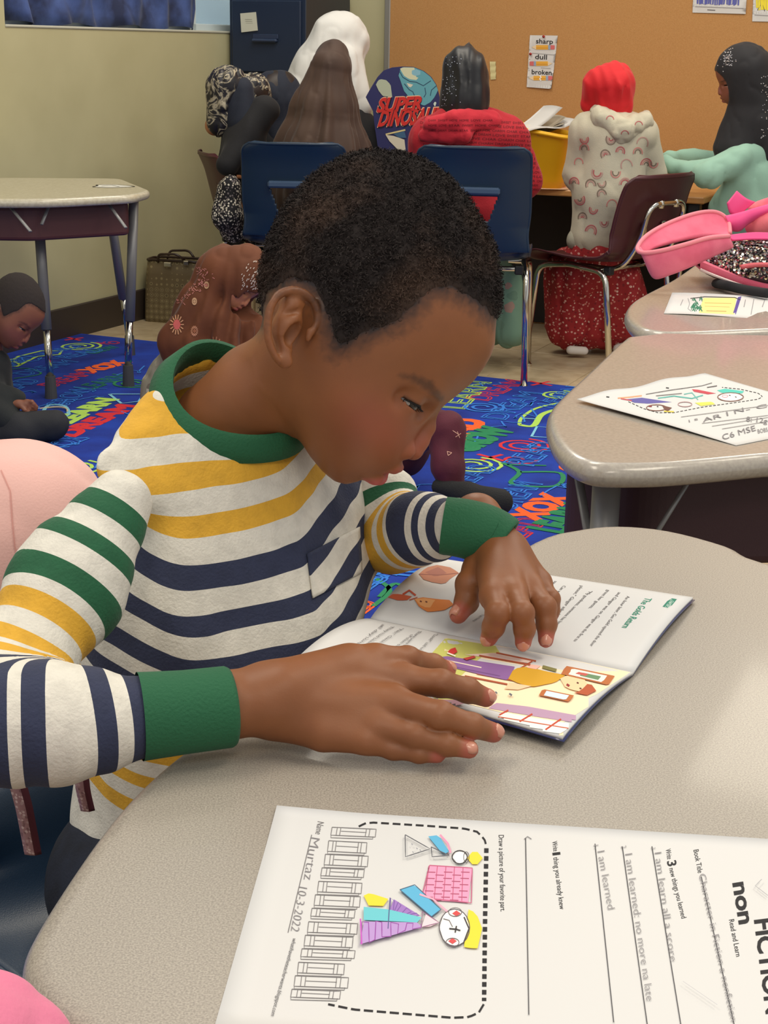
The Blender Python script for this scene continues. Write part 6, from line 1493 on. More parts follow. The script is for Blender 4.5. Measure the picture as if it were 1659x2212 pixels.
def garment(root, name, ps, m, k=.03, h=.0075, fold=(.006, (14, 14, 4), 1), cut=None, parent=None, label=None):
    ps = list(ps)
    def fn(G):
        d = prim(G, ps, k)
        if fold: d = d - fold[0] * vnoise(G * np.array(fold[1], np.float32), 1., fold[2]) - fold[0] * .4 * vnoise(G * np.array(fold[1], np.float32) * 2.3, 1., fold[2] + 9) + fold[0] * 1.1 * (1 - np.abs(vnoise(G * np.array(fold[1], np.float32) * 1.25, 1., fold[2] + 4))) ** 5
        d = smax(d, -(G[..., 2] - .016), .003)
        return cut(G, d) if cut else d
    lo, hi = pbox(ps, .03); V, Q = sculpt(fn, lo, hi, h, 2); o = mesh_obj(name, local(root, V), Q, m, parent or root, True)
    if label: o['label'] = label
    return o, V, Q
def body_of(root, fr, sk, ps=(), k=.03, extra=None):
    VV = [to_world(fr, cheadV)]; QQ = [cheadQ]; L = [clip_]; Rr = [croot]; B = [cbl]
    if ps:
        ps = [tuple(list(p[:4]) + [p[4] * .66] + list(p[5:8]) + [p[8] * .66]) for p in ps]; lo, hi = pbox(ps, .03); V, Q = sculpt(lambda G: prim(G, ps, k), lo, hi, .012, 1); VV.append(V); QQ.append(Q + len(VV[0])); L.append(np.zeros(len(V))); Rr.append(np.zeros(len(V))); B.append(np.zeros(len(V)))
    if extra: 
        V, Q, lp = extra; n = sum(len(v) for v in VV); VV.append(V); QQ.append(Q + n); L.append(lp); Rr.append(np.zeros(len(V))); B.append(np.zeros(len(V)))
    o = mesh_obj('body', local(root, np.concatenate(VV)), np.concatenate(QQ), sk, root, True); attr(o, 'lip', np.concatenate(L)); attr(o, 'roots_shade', np.concatenate(Rr)); attr(o, 'blush', np.concatenate(B)); return o
def shead(G, fr, c=(105, 110, 0), r=(292, 330, 245)): return sell(to_head(fr, G), c, r) * fr[1]
def hood(root, name, fr, ps, m, k=.03, open_=None, hr=(292, 330, 245), h=.006, fold=(.004, (20, 20, 8), 3), folds_fn=None, label=None):
    ps = list(ps)
    def fn(G):
        q_ = to_head(fr, G); d = smin(shead(G, fr, r=hr), (head_field(q_, False) - 9) * fr[1], .008)
        if ps: d = smin(d, prim(G, ps, k), k)
        if folds_fn: d = d + folds_fn(G)
        d = d - fold[0] * vnoise(G * np.array(fold[1], np.float32), 1., fold[2]) + fold[0] * .9 * (1 - np.abs(vnoise(G * np.array(fold[1], np.float32) * 1.3, 1., fold[2] + 4))) ** 5
        if open_ is not None: d = smax(d, -sell(to_head(fr, G), open_[0], open_[1]) * fr[1], .006)
        return d
    c = to_world(fr, np.array([105., 110, 0])); R = max(hr) * fr[1] + .03; lo, hi = c - R, c + R
    if ps: l2, h2 = pbox(ps, .03); lo = np.minimum(lo, l2); hi = np.maximum(hi, h2)
    V, Q = sculpt(fn, lo, hi, h, 1); o = mesh_obj(name, local(root, V), Q, m, root, True)
    if label: o['label'] = label
    return o, V, Q
def base(px, Y): p = at(px, 700, Y); return (p[0], p[1], 0.0)
Cc = lambda *a: ('c',) + a
Ee = lambda *a: ('e',) + a
m_blk = mat('black_cloth', (26, 25, 28), .85, sheen=.15, bump=.25, bscale=300)

# girl in the red sweater (blue chair)
Y = 5.52
g = thing('person', 'girl in black headscarf and red lettered sweater sitting with her back to us', 'person', base(1020, Y))
fr = head_frame(1004, 192, Y + .02, .175, 4, -88)
body_of(g, fr, SK['a'], [Cc(1010, 230, Y, 26, 1015, 330, Y, 60), Cc(1015, 330, Y, 60, 1020, 470, Y, 70)])
bh, V, Q = hood(g, 'headscarf', fr, [Cc(1005, 152, Y, 50, 1004, 215, Y - .01, 50), Cc(1003, 205, Y - .01, 50, 1000, 260, Y, 54)], mat('black_satin', (22, 22, 26), .45, sheen=.2), k=.03, hr=(272, 300, 240), folds_fn=lambda G: .0022 * np.sin(G[..., 0] * 160 + 2 * vnoise(G * 10, 1., 3)))
d = Decal(V, Q, .002)
for k in range(60):
    r_ = random.Random(k); x = r_.gauss(972, 10); y = r_.uniform(120, 232); d.line((190, 196, 210) if k % 3 else (110, 114, 130), [(x, y), (x + 1.2, y + 1.4)], 1.3)
d.build(bh, g, 'sequins')
m_red = mat('red_knit', (176, 26, 40), .85, sheen=.3, bump=.5, bscale=180)
rs_, V, Q = garment(g, 'sweater', [Cc(940, 300, Y, 56, 1090, 300, Y, 52), Cc(1015, 290, Y, 60, 1015, 440, Y, 92), Cc(930, 310, Y, 48, 905, 400, Y + .04, 38), Cc(1100, 305, Y, 48, 1132, 390, Y + .03, 38), Cc(1132, 390, Y + .03, 38, 1095, 425, Y + .2, 24), Cc(905, 400, Y + .04, 36, 930, 415, Y + .25, 22), Cc(975, 262, Y - .02, 38, 1062, 268, Y, 34)], m_red, k=.03, fold=(.006, (16, 16, 9), 5))
hd_, V2, Q2 = garment(g, 'hood', [Cc(930, 268, Y - .10, 20, 985, 262, Y - .11, 26), Cc(985, 262, Y - .11, 26, 1060, 262, Y - .05, 26), Cc(915, 292, Y - .08, 16, 1000, 290, Y - .12, 22)], mat('bright_red_knit', (196, 36, 52), .85, sheen=.3, bump=.4, bscale=180), k=.02, h=.006, fold=(.006, (26, 26, 20), 7), parent=rs_)
d = Decal(V, Q, .0015); rr = random.Random(9); words = ['CHARM', 'LOVE', 'HOME', 'SWEET', 'DREAM', 'CHAR', 'STAR']
for row in range(16):
    x = 905 + rr.uniform(0, 12); y = 262 + row * 9.5
    while x < 1160:
        w_ = rr.uniform(20, 34); d.text((104, 12, 26), rr.choice(words), (x, y + .05 * (x - 1000)), (x + w_, y + .05 * (x + w_ - 1000)), 5.2); x += w_ + 4
d.build(rs_, g, 'printed_lettering')
d = Decal(V2, Q2, .0012)
for row in range(3):
    x = 925
    while x < 1060: w_ = rr.uniform(16, 24); d.text((104, 12, 26), rr.choice(words), (x, 262 + row * 11), (x + w_, 262 + row * 11), 4.6); x += w_ + 5
d.build(hd_, g, 'printed_lettering')
m_sage = voro_mat('sage_floral_cloth', (104, 134, 110), ((150, 120, 104), (92, 120, 98), (130, 150, 128), (100, 128, 104)), 16, .02, .8)
garment(g, 'skirt', [Cc(1020, 545, Y, 88, 1030, 610, Y + .12, 80), Cc(1100, 600, Y - .02, 30, 1106, 715, Y - .02, 38), Cc(1060, 620, Y + .1, 60, 1070, 690, Y + .1, 56)], m_sage, k=.04, fold=(.008, (18, 18, 4), 4))

# girl in the long brown headscarf (other blue chair)
Y = 5.78
g = thing('person', 'girl in a long plain brown headscarf seen from behind in the left blue chair', 'person', base(690, Y))
fr = head_frame(712, 170, Y + .02, .185, 10, -88)
body_of(g, fr, SK['a'], [Cc(705, 230, Y, 26, 700, 330, Y, 50), Cc(700, 330, Y, 50, 690, 480, Y, 60)])
m_brn = mat('brown_jersey', (78, 56, 42), .75, sheen=.25, noise=((64, 44, 34), 3, 3, .4, .6), bump=.1, bscale=400)
AX = at(712, 120, Y)
def bf(G):
    q = G - AX; th = np.arctan2(q[..., 0], -q[..., 1]); dn = np.clip(-q[..., 2] / .35, 0, 1); return -.013 * dn ** 1.4 * np.sin(th * 9 + 1.2 * np.sin(th * 3.1) + 2 * dn) - .005 * dn * np.sin(th * 19 + 3 * dn)
hood(g, 'headscarf', fr, [Cc(714, 150, Y, 46, 700, 240, Y, 72), Cc(700, 240, Y, 72, 694, 350, Y, 106), Cc(694, 340, Y, 106, 690, 420, Y, 112)], m_brn, k=.02, hr=(262, 300, 228), h=.005, folds_fn=bf)
garment(g, 'dress', [Cc(690, 440, Y, 80, 690, 560, Y, 90), Cc(690, 560, Y, 84, 690, 620, Y + .1, 70)], m_blk, k=.03)

# grown-up in the white headscarf
Y = 6.62
g = thing('person', 'person in a white headscarf and black coat sitting beyond the brown headscarf', 'person', base(700, Y))
fr = head_frame(715, 110, Y, .20, 22, -30)
body_of(g, fr, SK['b'], [Cc(700, 180, Y, 26, 690, 300, Y, 60), Cc(690, 300, Y, 60, 690, 420, Y, 66)])
m_wht = mat('white_chiffon', (226, 224, 218), .8, sheen=.3, bump=.15, bscale=200)
def wf_(G): q = G - at(730, 60, Y); th = np.arctan2(q[..., 0], -q[..., 1]); dn = np.clip(-q[..., 2] / .3, 0, 1); return -.006 * dn * np.sin(th * 11 + 2 * dn)
hood(g, 'headscarf', fr, [Cc(722, 76, Y, 47, 690, 150, Y, 56), Cc(690, 150, Y, 56, 668, 200, Y, 60), Cc(755, 70, Y, 34, 776, 84, Y, 18), Cc(740, 130, Y - .02, 46, 778, 230, Y - .03, 30)], m_wht, k=.025, hr=(258, 296, 230), folds_fn=wf_, open_=((330, -30, 0), (120, 120, 95)))
garment(g, 'coat', [Cc(690, 210, Y, 70, 700, 330, Y, 100), Cc(770, 270, Y - .04, 42, 830, 318, Y - .12, 26), Cc(830, 318, Y - .12, 26, 870, 345, Y - .2, 18), Cc(690, 330, Y, 96, 690, 440, Y + .05, 90)], m_blk, k=.03)

# dark navy headscarf beside her
Y = 6.28
g = thing('person', 'person in dark navy headscarf bowed left of the brown headscarf', 'person', base(590, Y))
fr = head_frame(600, 240, Y, .19, 25, 160)
body_of(g, fr, SK['b'], [Cc(590, 290, Y, 24, 580, 380, Y, 50)])
m_nvy = mat('navy_black_cloth', (24, 30, 46), .8, sheen=.2, bump=.2, bscale=300)
hood(g, 'headscarf', fr, [Cc(608, 222, Y, 46, 600, 300, Y, 50), Cc(600, 300, Y, 50, 570, 360, Y, 60)], m_nvy, k=.03, hr=(258, 300, 232), open_=((340, -60, 20), (120, 130, 100)))
garment(g, 'abaya', [Cc(590, 320, Y, 62, 560, 420, Y, 84), Cc(530, 300, Y - .05, 40, 500, 380, Y - .15, 34), Cc(560, 420, Y, 80, 570, 520, Y + .05, 84), Cc(568, 260, Y, 34, 524, 318, Y - .05, 42)], m_blk, k=.04)

# girl in the marbled scarf, maroon chair against the wall
Y = 6.02
g = thing('person', 'girl in a marbled black and cream headscarf in the maroon chair by the wall', 'person', base(485, Y))
fr = head_frame(505, 228, Y + .05, .20, 45, -50)
hnd = None
body_of(g, fr, SK['b'], [Cc(500, 280, Y, 22, 500, 380, Y, 44), Cc(500, 380, Y, 44, 500, 440, Y, 50), Cc(512, 380, Y - .1, 9, 545, 392, Y - .05, 8)])
mm = mat('marbled_scarf', (22, 20, 26), .5); nt = mm.node_tree; N = nt.nodes; L = nt.links; tc = N.new('ShaderNodeTexCoord'); wv = N.new('ShaderNodeTexNoise'); wv.inputs['Scale'].default_value = 11; wv.inputs['Detail'].default_value = 5; wv.inputs['Distortion'].default_value = 2.2
L.new(tc.outputs['Object'], wv.inputs['Vector']); rp_ = N.new('ShaderNodeValToRGB'); e = rp_.color_ramp.elements; e[0].position = .44; e[0].color = srgb((24, 22, 30)); e[1].position = .50; e[1].color = srgb((188, 176, 150)); x = e.new(.54); x.color = srgb((40, 36, 44)); x = e.new(.60); x.color = srgb((28, 26, 34)); x = e.new(.64); x.color = srgb((170, 160, 138)); x = e.new(.68); x.color = srgb((30, 28, 36))
L.new(wv.outputs['Fac'], rp_.inputs['Fac']); L.new(rp_.outputs['Color'], N['Principled BSDF'].inputs['Base Color'])
hood(g, 'headscarf', fr, [Cc(486, 190, Y, 40, 478, 262, Y, 34), Cc(490, 180, Y, 38, 512, 200, Y + .05, 40)], mm, k=.03, hr=(262, 300, 232), h=.005, fold=(.006, (30, 30, 18), 3))
garment(g, 'inner_scarf', [Cc(516, 196, Y - .01, 34, 520, 262, Y - .02, 38), Cc(520, 262, Y, 38, 540, 300, Y, 40)], m_nvy, k=.02, h=.007)
garment(g, 'abaya', [Cc(528, 300, Y, 46, 508, 380, Y, 40), Cc(572, 238, Y - .02, 34, 492, 356, Y - .12, 27), Cc(508, 380, Y, 40, 520, 450, Y + .05, 46), Cc(515, 260, Y, 30, 528, 320, Y, 46)], m_blk, k=.055)
m_bwf = voro_mat('black_white_print', (18, 16, 22), ((214, 206, 190), (186, 176, 160), (22, 20, 26), (120, 110, 110), (224, 216, 200)), 130, .0036, .8)
garment(g, 'skirt', [Cc(496, 404, Y - .17, 28, 492, 465, Y - .17, 34), Cc(492, 465, Y - .17, 34, 505, 492, Y - .1, 34), Cc(500, 470, Y, 40, 560, 470, Y + .2, 36), Cc(560, 480, Y + .2, 34, 560, 620, Y + .2, 38)], m_bwf, k=.03, fold=(.006, (20, 20, 10), 2))

# girl in the hooded top with rainbows
Y = 5.72
g = thing('person', 'girl in red headscarf and cream hoodie printed with rainbows, seen from behind', 'person', base(1300, Y))
fr = head_frame(1310, 216, Y + .03, .185, 26, -105)
body_of(g, fr, SK['a'], [Cc(1320, 240, Y, 24, 1320, 330, Y, 50), Cc(1320, 330, Y, 50, 1300, 500, Y, 56)])
hood(g, 'headscarf', fr, [Cc(1322, 186, Y, 50, 1325, 222, Y, 44), Cc(1292, 190, Y + .02, 40, 1272, 225, Y + .03, 18)], mat('bright_red_scarf', (214, 26, 34), .75, sheen=.3, bump=.2, bscale=300), k=.03, hr=(262, 296, 236), open_=((330, -60, 0), (100, 150, 120)),
     folds_fn=lambda G: .002 * np.sin(((G - at(1340, 225, Y)) @ np.array([1., .3, .3])) * 150 + 3 * vnoise(G * 9, 1., 2)))
m_hoodie = mat('cream_fleece', (204, 196, 172), .9, sheen=.3, bump=.3, bscale=260, noise=((190, 184, 162), 10, 3, .4, .65))
hs, V, Q = garment(g, 'hoodie', [Cc(1280, 290, Y, 48, 1372, 290, Y, 46), Cc(1325, 300, Y, 70, 1315, 420, Y, 78), Cc(1315, 420, Y, 78, 1290, 505, Y, 62), Cc(1262, 280, Y, 30, 1246, 380, Y + .03, 28), Cc(1246, 380, Y + .03, 28, 1250, 395, Y + .22, 22), Cc(1392, 290, Y, 34, 1412, 380, Y + .05, 28), Cc(1412, 380, Y + .05, 28, 1400, 400, Y + .25, 20)], m_hoodie, k=.025, fold=(.0045, (14, 14, 7), 11))
hh, V2, Q2 = garment(g, 'hood', [Cc(1300, 252, Y - .06, 26, 1345, 282, Y - .10, 26), Cc(1345, 282, Y - .10, 26, 1392, 262, Y - .04, 20), Cc(1290, 240, Y - .01, 18, 1345, 232, Y - .0, 14), Cc(1392, 262, Y - .04, 18, 1396, 250, Y + .01, 12)], m_hoodie, k=.022, h=.006, fold=(.006, (30, 30, 20), 4), parent=hs)
garment(g, 'hem_band', [Cc(1258, 520, Y, 36, 1330, 522, Y, 40)], mat('grey_rib', (168, 164, 146), .9, bump=.4, bscale=200), k=.02, parent=hs)
RC = ((188, 92, 96), (206, 130, 122), (132, 110, 96), (196, 150, 140))
d = Decal(V, Q, .0015); r_ = random.Random(4)
spots = [(1262, 300), (1250, 352), (1308, 335), (1290, 372), (1340, 328), (1378, 330), (1300, 395), (1354, 358), (1396, 356), (1412, 352), (1276, 400), (1350, 398), (1282, 452), (1322, 444), (1258, 470), (1305, 480), (1276, 500), (1262, 322), (1320, 300), (1388, 310), (1240, 395), (1330, 372), (1300, 420), (1355, 425), (1252, 430)]
for k, (x, y) in enumerate(spots):
    fl_ = 1 if k % 3 else -1; ro = r_.uniform(-.4, .4); big = r_.uniform(8.5, 12.5); cs = RC[k % 4:] + RC[:k % 4]
    for j in range(1 + (k % 3 != 1) + (k % 2 == 0)):
        R = big - 3.6 * j
        if R < 2: continue
        pts = []
        for a in np.linspace(-.25, math.pi + .25, 11):
            px, py = R * math.cos(a), -fl_ * R * math.sin(a) * 1.15; pts.append((x + px * math.cos(ro) - py * math.sin(ro), y + px * math.sin(ro) + py * math.cos(ro)))
        d.line(cs[j % 4], pts, 2.2, sub=2.5)
d.build(hs, g, 'printed_rainbows')
d = Decal(V2, Q2, .0015)
for x, y in ((1318, 258), (1350, 290), (1380, 270)): d.line(RC[0], [(x + 8 * math.cos(a), y - 8 * math.sin(a)) for a in np.linspace(0, math.pi, 9)], 1.7, sub=2.5)
d.build(hh, g, 'printed_rainbows')
m_rf = voro_mat('red_floral_cloth', (148, 26, 30), ((214, 176, 160), (150, 28, 32), (196, 120, 104), (120, 18, 26), (206, 150, 140)), 85, .0040, .8)
garment(g, 'skirt', [Cc(1290, 545, Y, 62, 1250, 590, Y + .05, 66), Cc(1240, 590, Y + .08, 62, 1230, 705, Y + .1, 58), Cc(1330, 600, Y + .05, 60, 1350, 690, Y + .08, 58), Cc(1290, 600, Y + .1, 70, 1290, 700, Y + .12, 60)], m_rf, k=.04, fold=(.012, (16, 16, 3), 4))
garment(g, 'shoe', [Cc(1232, 756, Y + .02, 10, 1262, 758, Y + .02, 10)], mat('pale_shoe', (206, 196, 186), .7), k=.01, h=.005, fold=None); garment(g, 'shoe', [Cc(1335, 754, Y + .02, 12, 1385, 742, Y + .02, 12)], mat('pale_shoe', (206, 196, 186), .7), k=.01, h=.005, fold=None)

# girl in mint at the right edge
Y = 5.85
g = thing('person', 'girl in black sequined headscarf and mint green top seen in profile at the right', 'person', base(1620, Y))
fr = head_frame(1622, 178, Y, .19, 6, 4, flip=-1)
body_of(g, fr, SK['a'], [Cc(1620, 240, Y, 28, 1625, 330, Y, 56), Cc(1625, 330, Y, 56, 1640, 470, Y, 60)])
cp, V, Q = hood(g, 'headscarf', fr, [Cc(1612, 150, Y, 54, 1630, 250, Y, 50), Cc(1618, 262, Y, 52, 1600, 318, Y, 56), Cc(1630, 262, Y, 52, 1670, 322, Y, 60), Cc(1582, 240, Y - .02, 8, 1570, 318, Y, 30), Cc(1580, 128, Y, 22, 1566, 128, Y, 12)], mat('black_jersey', (34, 32, 35), .8, sheen=.2, bump=.1, bscale=300), k=.022, hr=(270, 310, 240), open_=((375, -50, 0), (205, 215, 190)), h=.0055)
d = Decal(V, Q, .002)
for k in range(110):
    r_ = random.Random(k * 3); z_ = k % 5
    if z_ < 3: x = r_.gauss(1571, 7); y = 118 + r_.gauss(8, 11)
    else: x = r_.gauss(1655, 7); y = r_.uniform(160, 300)
    d.line(((214, 212, 214), (150, 148, 156), (190, 176, 170))[k % 3], [(x, y), (x + 1.4, y + 1.2)], 1.7, sub=2)
d.build(cp, g, 'sequins')
m_mint = mat('mint_fleece', (150, 188, 168), .85, sheen=.3, bump=.2, bscale=250)
garment(g, 'sweatshirt', [Cc(1620, 335, Y, 58, 1640, 470, Y, 74), Cc(1590, 345, Y - .08, 34, 1530, 378, Y - .12, 30), Cc(1530, 378, Y - .12, 30, 1440, 352, Y + .0, 17), Cc(1560, 345, Y + .12, 20, 1440, 336, Y + .18, 14), Cc(1640, 470, Y, 74, 1640, 540, Y, 70), Cc(1600, 380, Y - .05, 34, 1560, 450, Y, 30)], m_mint, k=.03, fold=(.008, (14, 14, 9), 3))
garment(g, 'skirt', [Cc(1640, 560, Y, 70, 1600, 600, Y + .1, 60), Cc(1590, 600, Y + .1, 50, 1590, 720, Y + .1, 50)], m_blk, k=.04)
o, zt5 = chair_at(1770, 380, 5.7, 'maroon plastic chair under the girl in mint at the right edge', .9, m_maroon, seat=.42, hole=False, wd=.36)

# girl kneeling in the brown flowered headscarf
Y = 4.72
g = thing('person', 'girl in rust brown flowered headscarf sitting on the rug behind the reading boy', 'person', base(470, Y))
fr = head_frame(488, 598, Y, .21, 42, 20)
body_of(g, fr, SK['b'], [Cc(480, 650, Y, 28, 450, 720, Y, 50), Cc(450, 720, Y, 50, 440, 820, Y, 60)])
m_rust = mat('rust_chiffon', (112, 60, 30), .8, noise=((94, 48, 22), 6, 3, .4, .65), sheen=.3, bump=.1, bscale=300)
def rf(G): q = G - at(500, 540, Y); th = np.arctan2(q[..., 0], -q[..., 1]); dn = np.clip(-q[..., 2] / .25, 0, 1); return -.010 * dn * np.sin(th * 13 + 5 * dn + vnoise(G * 7, 1., 2))
hs_, V, Q = hood(g, 'headscarf', fr, [Cc(478, 590, Y, 60, 440, 670, Y, 50), Cc(440, 660, Y - .02, 52, 396, 735, Y - .04, 54), Cc(470, 690, Y - .05, 44, 490, 770, Y - .05, 50), Cc(520, 700, Y - .02, 40, 560, 740, Y, 50), Cc(400, 740, Y - .04, 50, 470, 775, Y - .04, 44)], m_rust, k=.03, hr=(285, 315, 245), open_=((360, -70, 0), (185, 170, 150)), folds_fn=rf, h=.0055)
d = Decal(V, Q, .002)
def flower(x, y, R, c1, c2, n=14):
    for k in range(n): a = 6.2832 * k / n; d.line(c1, [(x + R * .45 * math.cos(a), y + R * .6 * math.sin(a)), (x + R * math.cos(a) * .8, y + R * 1.15 * math.sin(a))], 2.4, sub=3)
    d.poly(c2, [(x + R * .45 * math.cos(6.2832 * k / 12), y + R * .6 * math.sin(6.2832 * k / 12)) for k in range(12)], 3)
flower(382, 701, 19, (206, 150, 110), (206, 96, 90)); flower(420, 715, 10, (190, 130, 100), (150, 90, 60)); flower(464, 752, 22, (176, 116, 84), (150, 84, 60)); flower(420, 651, 7, (206, 160, 120), (206, 160, 120)); flower(357, 692, 8, (210, 140, 150), (180, 100, 110)); flower(446, 616, 7, (206, 160, 120), (196, 120, 100))
r_ = random.Random(2)
for k in range(90):
    t = r_.random(); x = 418 + 26 * math.sin(t * 5) + r_.gauss(0, 8); y = 575 + 80 * t; d.line((204, 130, 120), [(x, y), (x + r_.uniform(-5, 5), y + r_.uniform(-5, 5))], 1.3)
for k in range(80):
    a = r_.uniform(2.2, 4.6); R = r_.uniform(10, 48); x = 566 + R * math.cos(a); y = 612 + R * 1.1 * math.sin(a); d.line((206, 190, 176), [(x, y), (x + 2, y - 3)], 1.5, sub=3)
d.build(hs_, g, 'printed_flowers')
m_gf = voro_mat('grey_floral_cloth', (150, 144, 128), ((196, 190, 172), (110, 100, 90), (140, 60, 56), (168, 160, 142), (120, 112, 100)), 30, .014, .85)
garment(g, 'dress', [Cc(410, 760, Y, 62, 356, 840, Y, 50), Cc(440, 780, Y, 70, 460, 860, Y, 80), Cc(356, 840, Y, 50, 350, 868, Y - .02, 52), Cc(460, 850, Y, 80, 560, 880, Y - .1, 60)], m_gf, k=.04, fold=(.008, (22, 22, 8), 6))

# boy on the rug at the left edge
Y = 4.42
g = thing('person', 'boy in black clothes with cropped hair sitting on the rug at the left edge', 'person', base(20, Y))
fr = head_frame(-6, 676, Y, .235, 33, 10)
HNl = hand([[(30, 868, .118, 14), (48, 872, .118, 12)]], [[(48, 868, .118, 7), (60, 872, .112, 6), (66, 884, .100, 5), (64, 890, .092, 4)], [(50, 872, .116, 7), (68, 876, .110, 6), (74, 886, .098, 5), (72, 892, .09, 4)], [(44, 870, .116, 7), (54, 880, .108, 6), (56, 890, .096, 5), (54, 895, .09, 4)], [(50, 866, .122, 6), (72, 868, .116, 5.5), (79, 878, .104, 5), (78, 886, .096, 4)]], [[(5, 862, .12, 14), (20, 865, .12, 14), (30, 868, .118, 14)][k] for k in range(3)], h=.003) if False else None
def mini_hand(cx, cy, Yh, s, fl=1):
    """small curled hand of five fingers, picture units"""
    f = []
    for i, (dx, dy, L_) in enumerate(((10, -6, 22), (12, -1, 25), (11, 4, 24), (8, 9, 20))):
        f.append([(cx + fl * dx * s, cy + dy * s, Yh, 4.6 * s), (cx + fl * (dx + L_ * .5) * s, cy + (dy + 2) * s, Yh - .004, 4.2 * s), (cx + fl * (dx + L_ * .75) * s, cy + (dy + 8) * s, Yh, 3.9 * s), (cx + fl * (dx + L_ * .7) * s, cy + (dy + 14) * s, Yh + .005, 3.2 * s)])
    f.append([(cx - 2 * s, cy + 6 * s, Yh - .01, 5 * s), (cx + fl * 6 * s, cy + 14 * s, Yh - .015, 4.4 * s), (cx + fl * 12 * s, cy + 18 * s, Yh - .012, 4 * s), (cx + fl * 17 * s, cy + 20 * s, Yh - .01, 3.2 * s)])
    return hand([[(cx - fl * 8 * s, cy, Yh, 9 * s), (cx + fl * 8 * s, cy + 1 * s, Yh, 9 * s)], [(cx - fl * 8 * s, cy + 2 * s, Yh, 8 * s), (cx + fl * 8 * s, cy + 6 * s, Yh, 7 * s)]], f, [(cx - fl * 34 * s, cy, Yh, 8 * s), (cx - fl * 8 * s, cy, Yh, 8.5 * s)], h=.003)
body_of(g, fr, SK['a'], [Cc(-20, 720, Y, 40, -30, 800, Y, 60), Cc(-30, 800, Y, 60, -40, 900, Y, 66)], extra=mini_hand(48, 872, 4.30, 1.0))
def ccap(G):
    hd = inside_soft(HAIRLINE, G[..., 0], G[..., 1]); return smax(head_field(G, False, 9.0) - 5 - 2.5 * vnoise(G, 1 / 9., 3), -(hd - 6) * .7, 6)
V, Q = sculpt(ccap, (-190, -110, -262), (430, 450, 262), 8.0, 1); mesh_obj('hair', local(g, to_world(fr, V)), Q, mat('cropped_black_hair', (44, 36, 34), .9, bump=.5, bscale=600), g, True)
eye_mesh(fr, g, -20)
garment(g, 'sweater', [Cc(-40, 800, Y, 70, -40, 900, Y, 76), Cc(-20, 850, Y - .08, 34, 40, 862, Y - .1, 22), Cc(-30, 870, Y - .12, 40, 14, 905, Y - .14, 34)], mat('black_knit_sweater', (34, 37, 38), .9, sheen=.2, bump=.3), k=.03, fold=(.005, (20, 20, 14), 2))
garment(g, 'trousers', [Cc(-60, 960, Y - .1, 60, 40, 930, Y - .14, 40), Cc(40, 930, Y - .14, 40, 118, 916, Y - .12, 36), Cc(-60, 960, Y - .05, 60, 90, 926, Y - .02, 36)], mat('charcoal_trousers', (38, 39, 44), .85, bump=.3, bscale=300), k=.03, fold=(.003, (20, 20, 14), 4))
mb = MB(); c = atz(100, 888, .016); mb.tube([c + (.05 * math.cos(a) * 1.3, .05 * math.sin(a), .004 * math.sin(2 * a)) for a in np.linspace(0, 5.6, 26)], .003, 6); o = mb.build('charging_cable', mat('pale_cord', (206, 190, 160), .6), smooth=True); tag(o, 'pale loop of cord on the rug at the foot of the left desk leg', 'cord')

# child behind the boy in maroon leggings
Y = 3.78
g = thing('person', 'child in maroon leggings mostly hidden behind the reading boy', 'person', base(880, Y))
fr = head_frame(840, 620, Y + .12, .26, 20, 0)
body_of(g, fr, SK['a'], [Cc(850, 700, Y + .1, 40, 850, 800, Y + .1, 70), Cc(850, 800, Y + .1, 70, 860, 930, Y + .1, 80)])
garment(g, 'sweater', [Cc(840, 770, Y + .12, 70, 850, 960, Y + .12, 84), Cc(880, 800, Y + .0, 40, 890, 900, Y - .05, 34), Cc(890, 900, Y - .05, 30, 924, 900, Y - .06, 18)], mat('dark_top_red', (70, 20, 30), .85), k=.03)
m_mar = mat('maroon_leggings', (92, 28, 46), .8, sheen=.2, noise=((80, 22, 38), 12, 3, .4, .6), bump=.2, bscale=300)
lg_, V, Q = garment(g, 'leggings', [Cc(870, 950, Y + .1, 60, 925, 920, Y - .02, 44), Cc(925, 920, Y - .02, 44, 962, 928, Y - .08, 42), Cc(962, 930, Y - .08, 42, 968, 1010, Y - .12, 38), Cc(968, 1010, Y - .12, 38, 978, 1048, Y - .13, 30)], m_mar, k=.02, h=.006, fold=(.003, (24, 24, 20), 5))
d = Decal(V, Q, .0015)
for L_ in (((978, 930), (990, 938)), ((984, 944), (996, 936)), ((988, 932), (993, 946)), ((966, 975), (968, 984)), ((968, 984), (976, 978)), ((976, 978), (966, 975)), ((920, 988), (917, 998))): d.line((222, 170, 150), L_, 1.3, sub=4)
d.build(lg_, g, 'printed_marks')
garment(g, 'shoe', [Cc(950, 1052, Y - .14, 20, 1010, 1068, Y - .19, 26), Cc(1010, 1068, Y - .19, 26, 1080, 1084, Y - .26, 31)], mat('black_knit_shoe', (30, 30, 32), .9, bump=.6, bscale=300), k=.02, h=.005, fold=None)

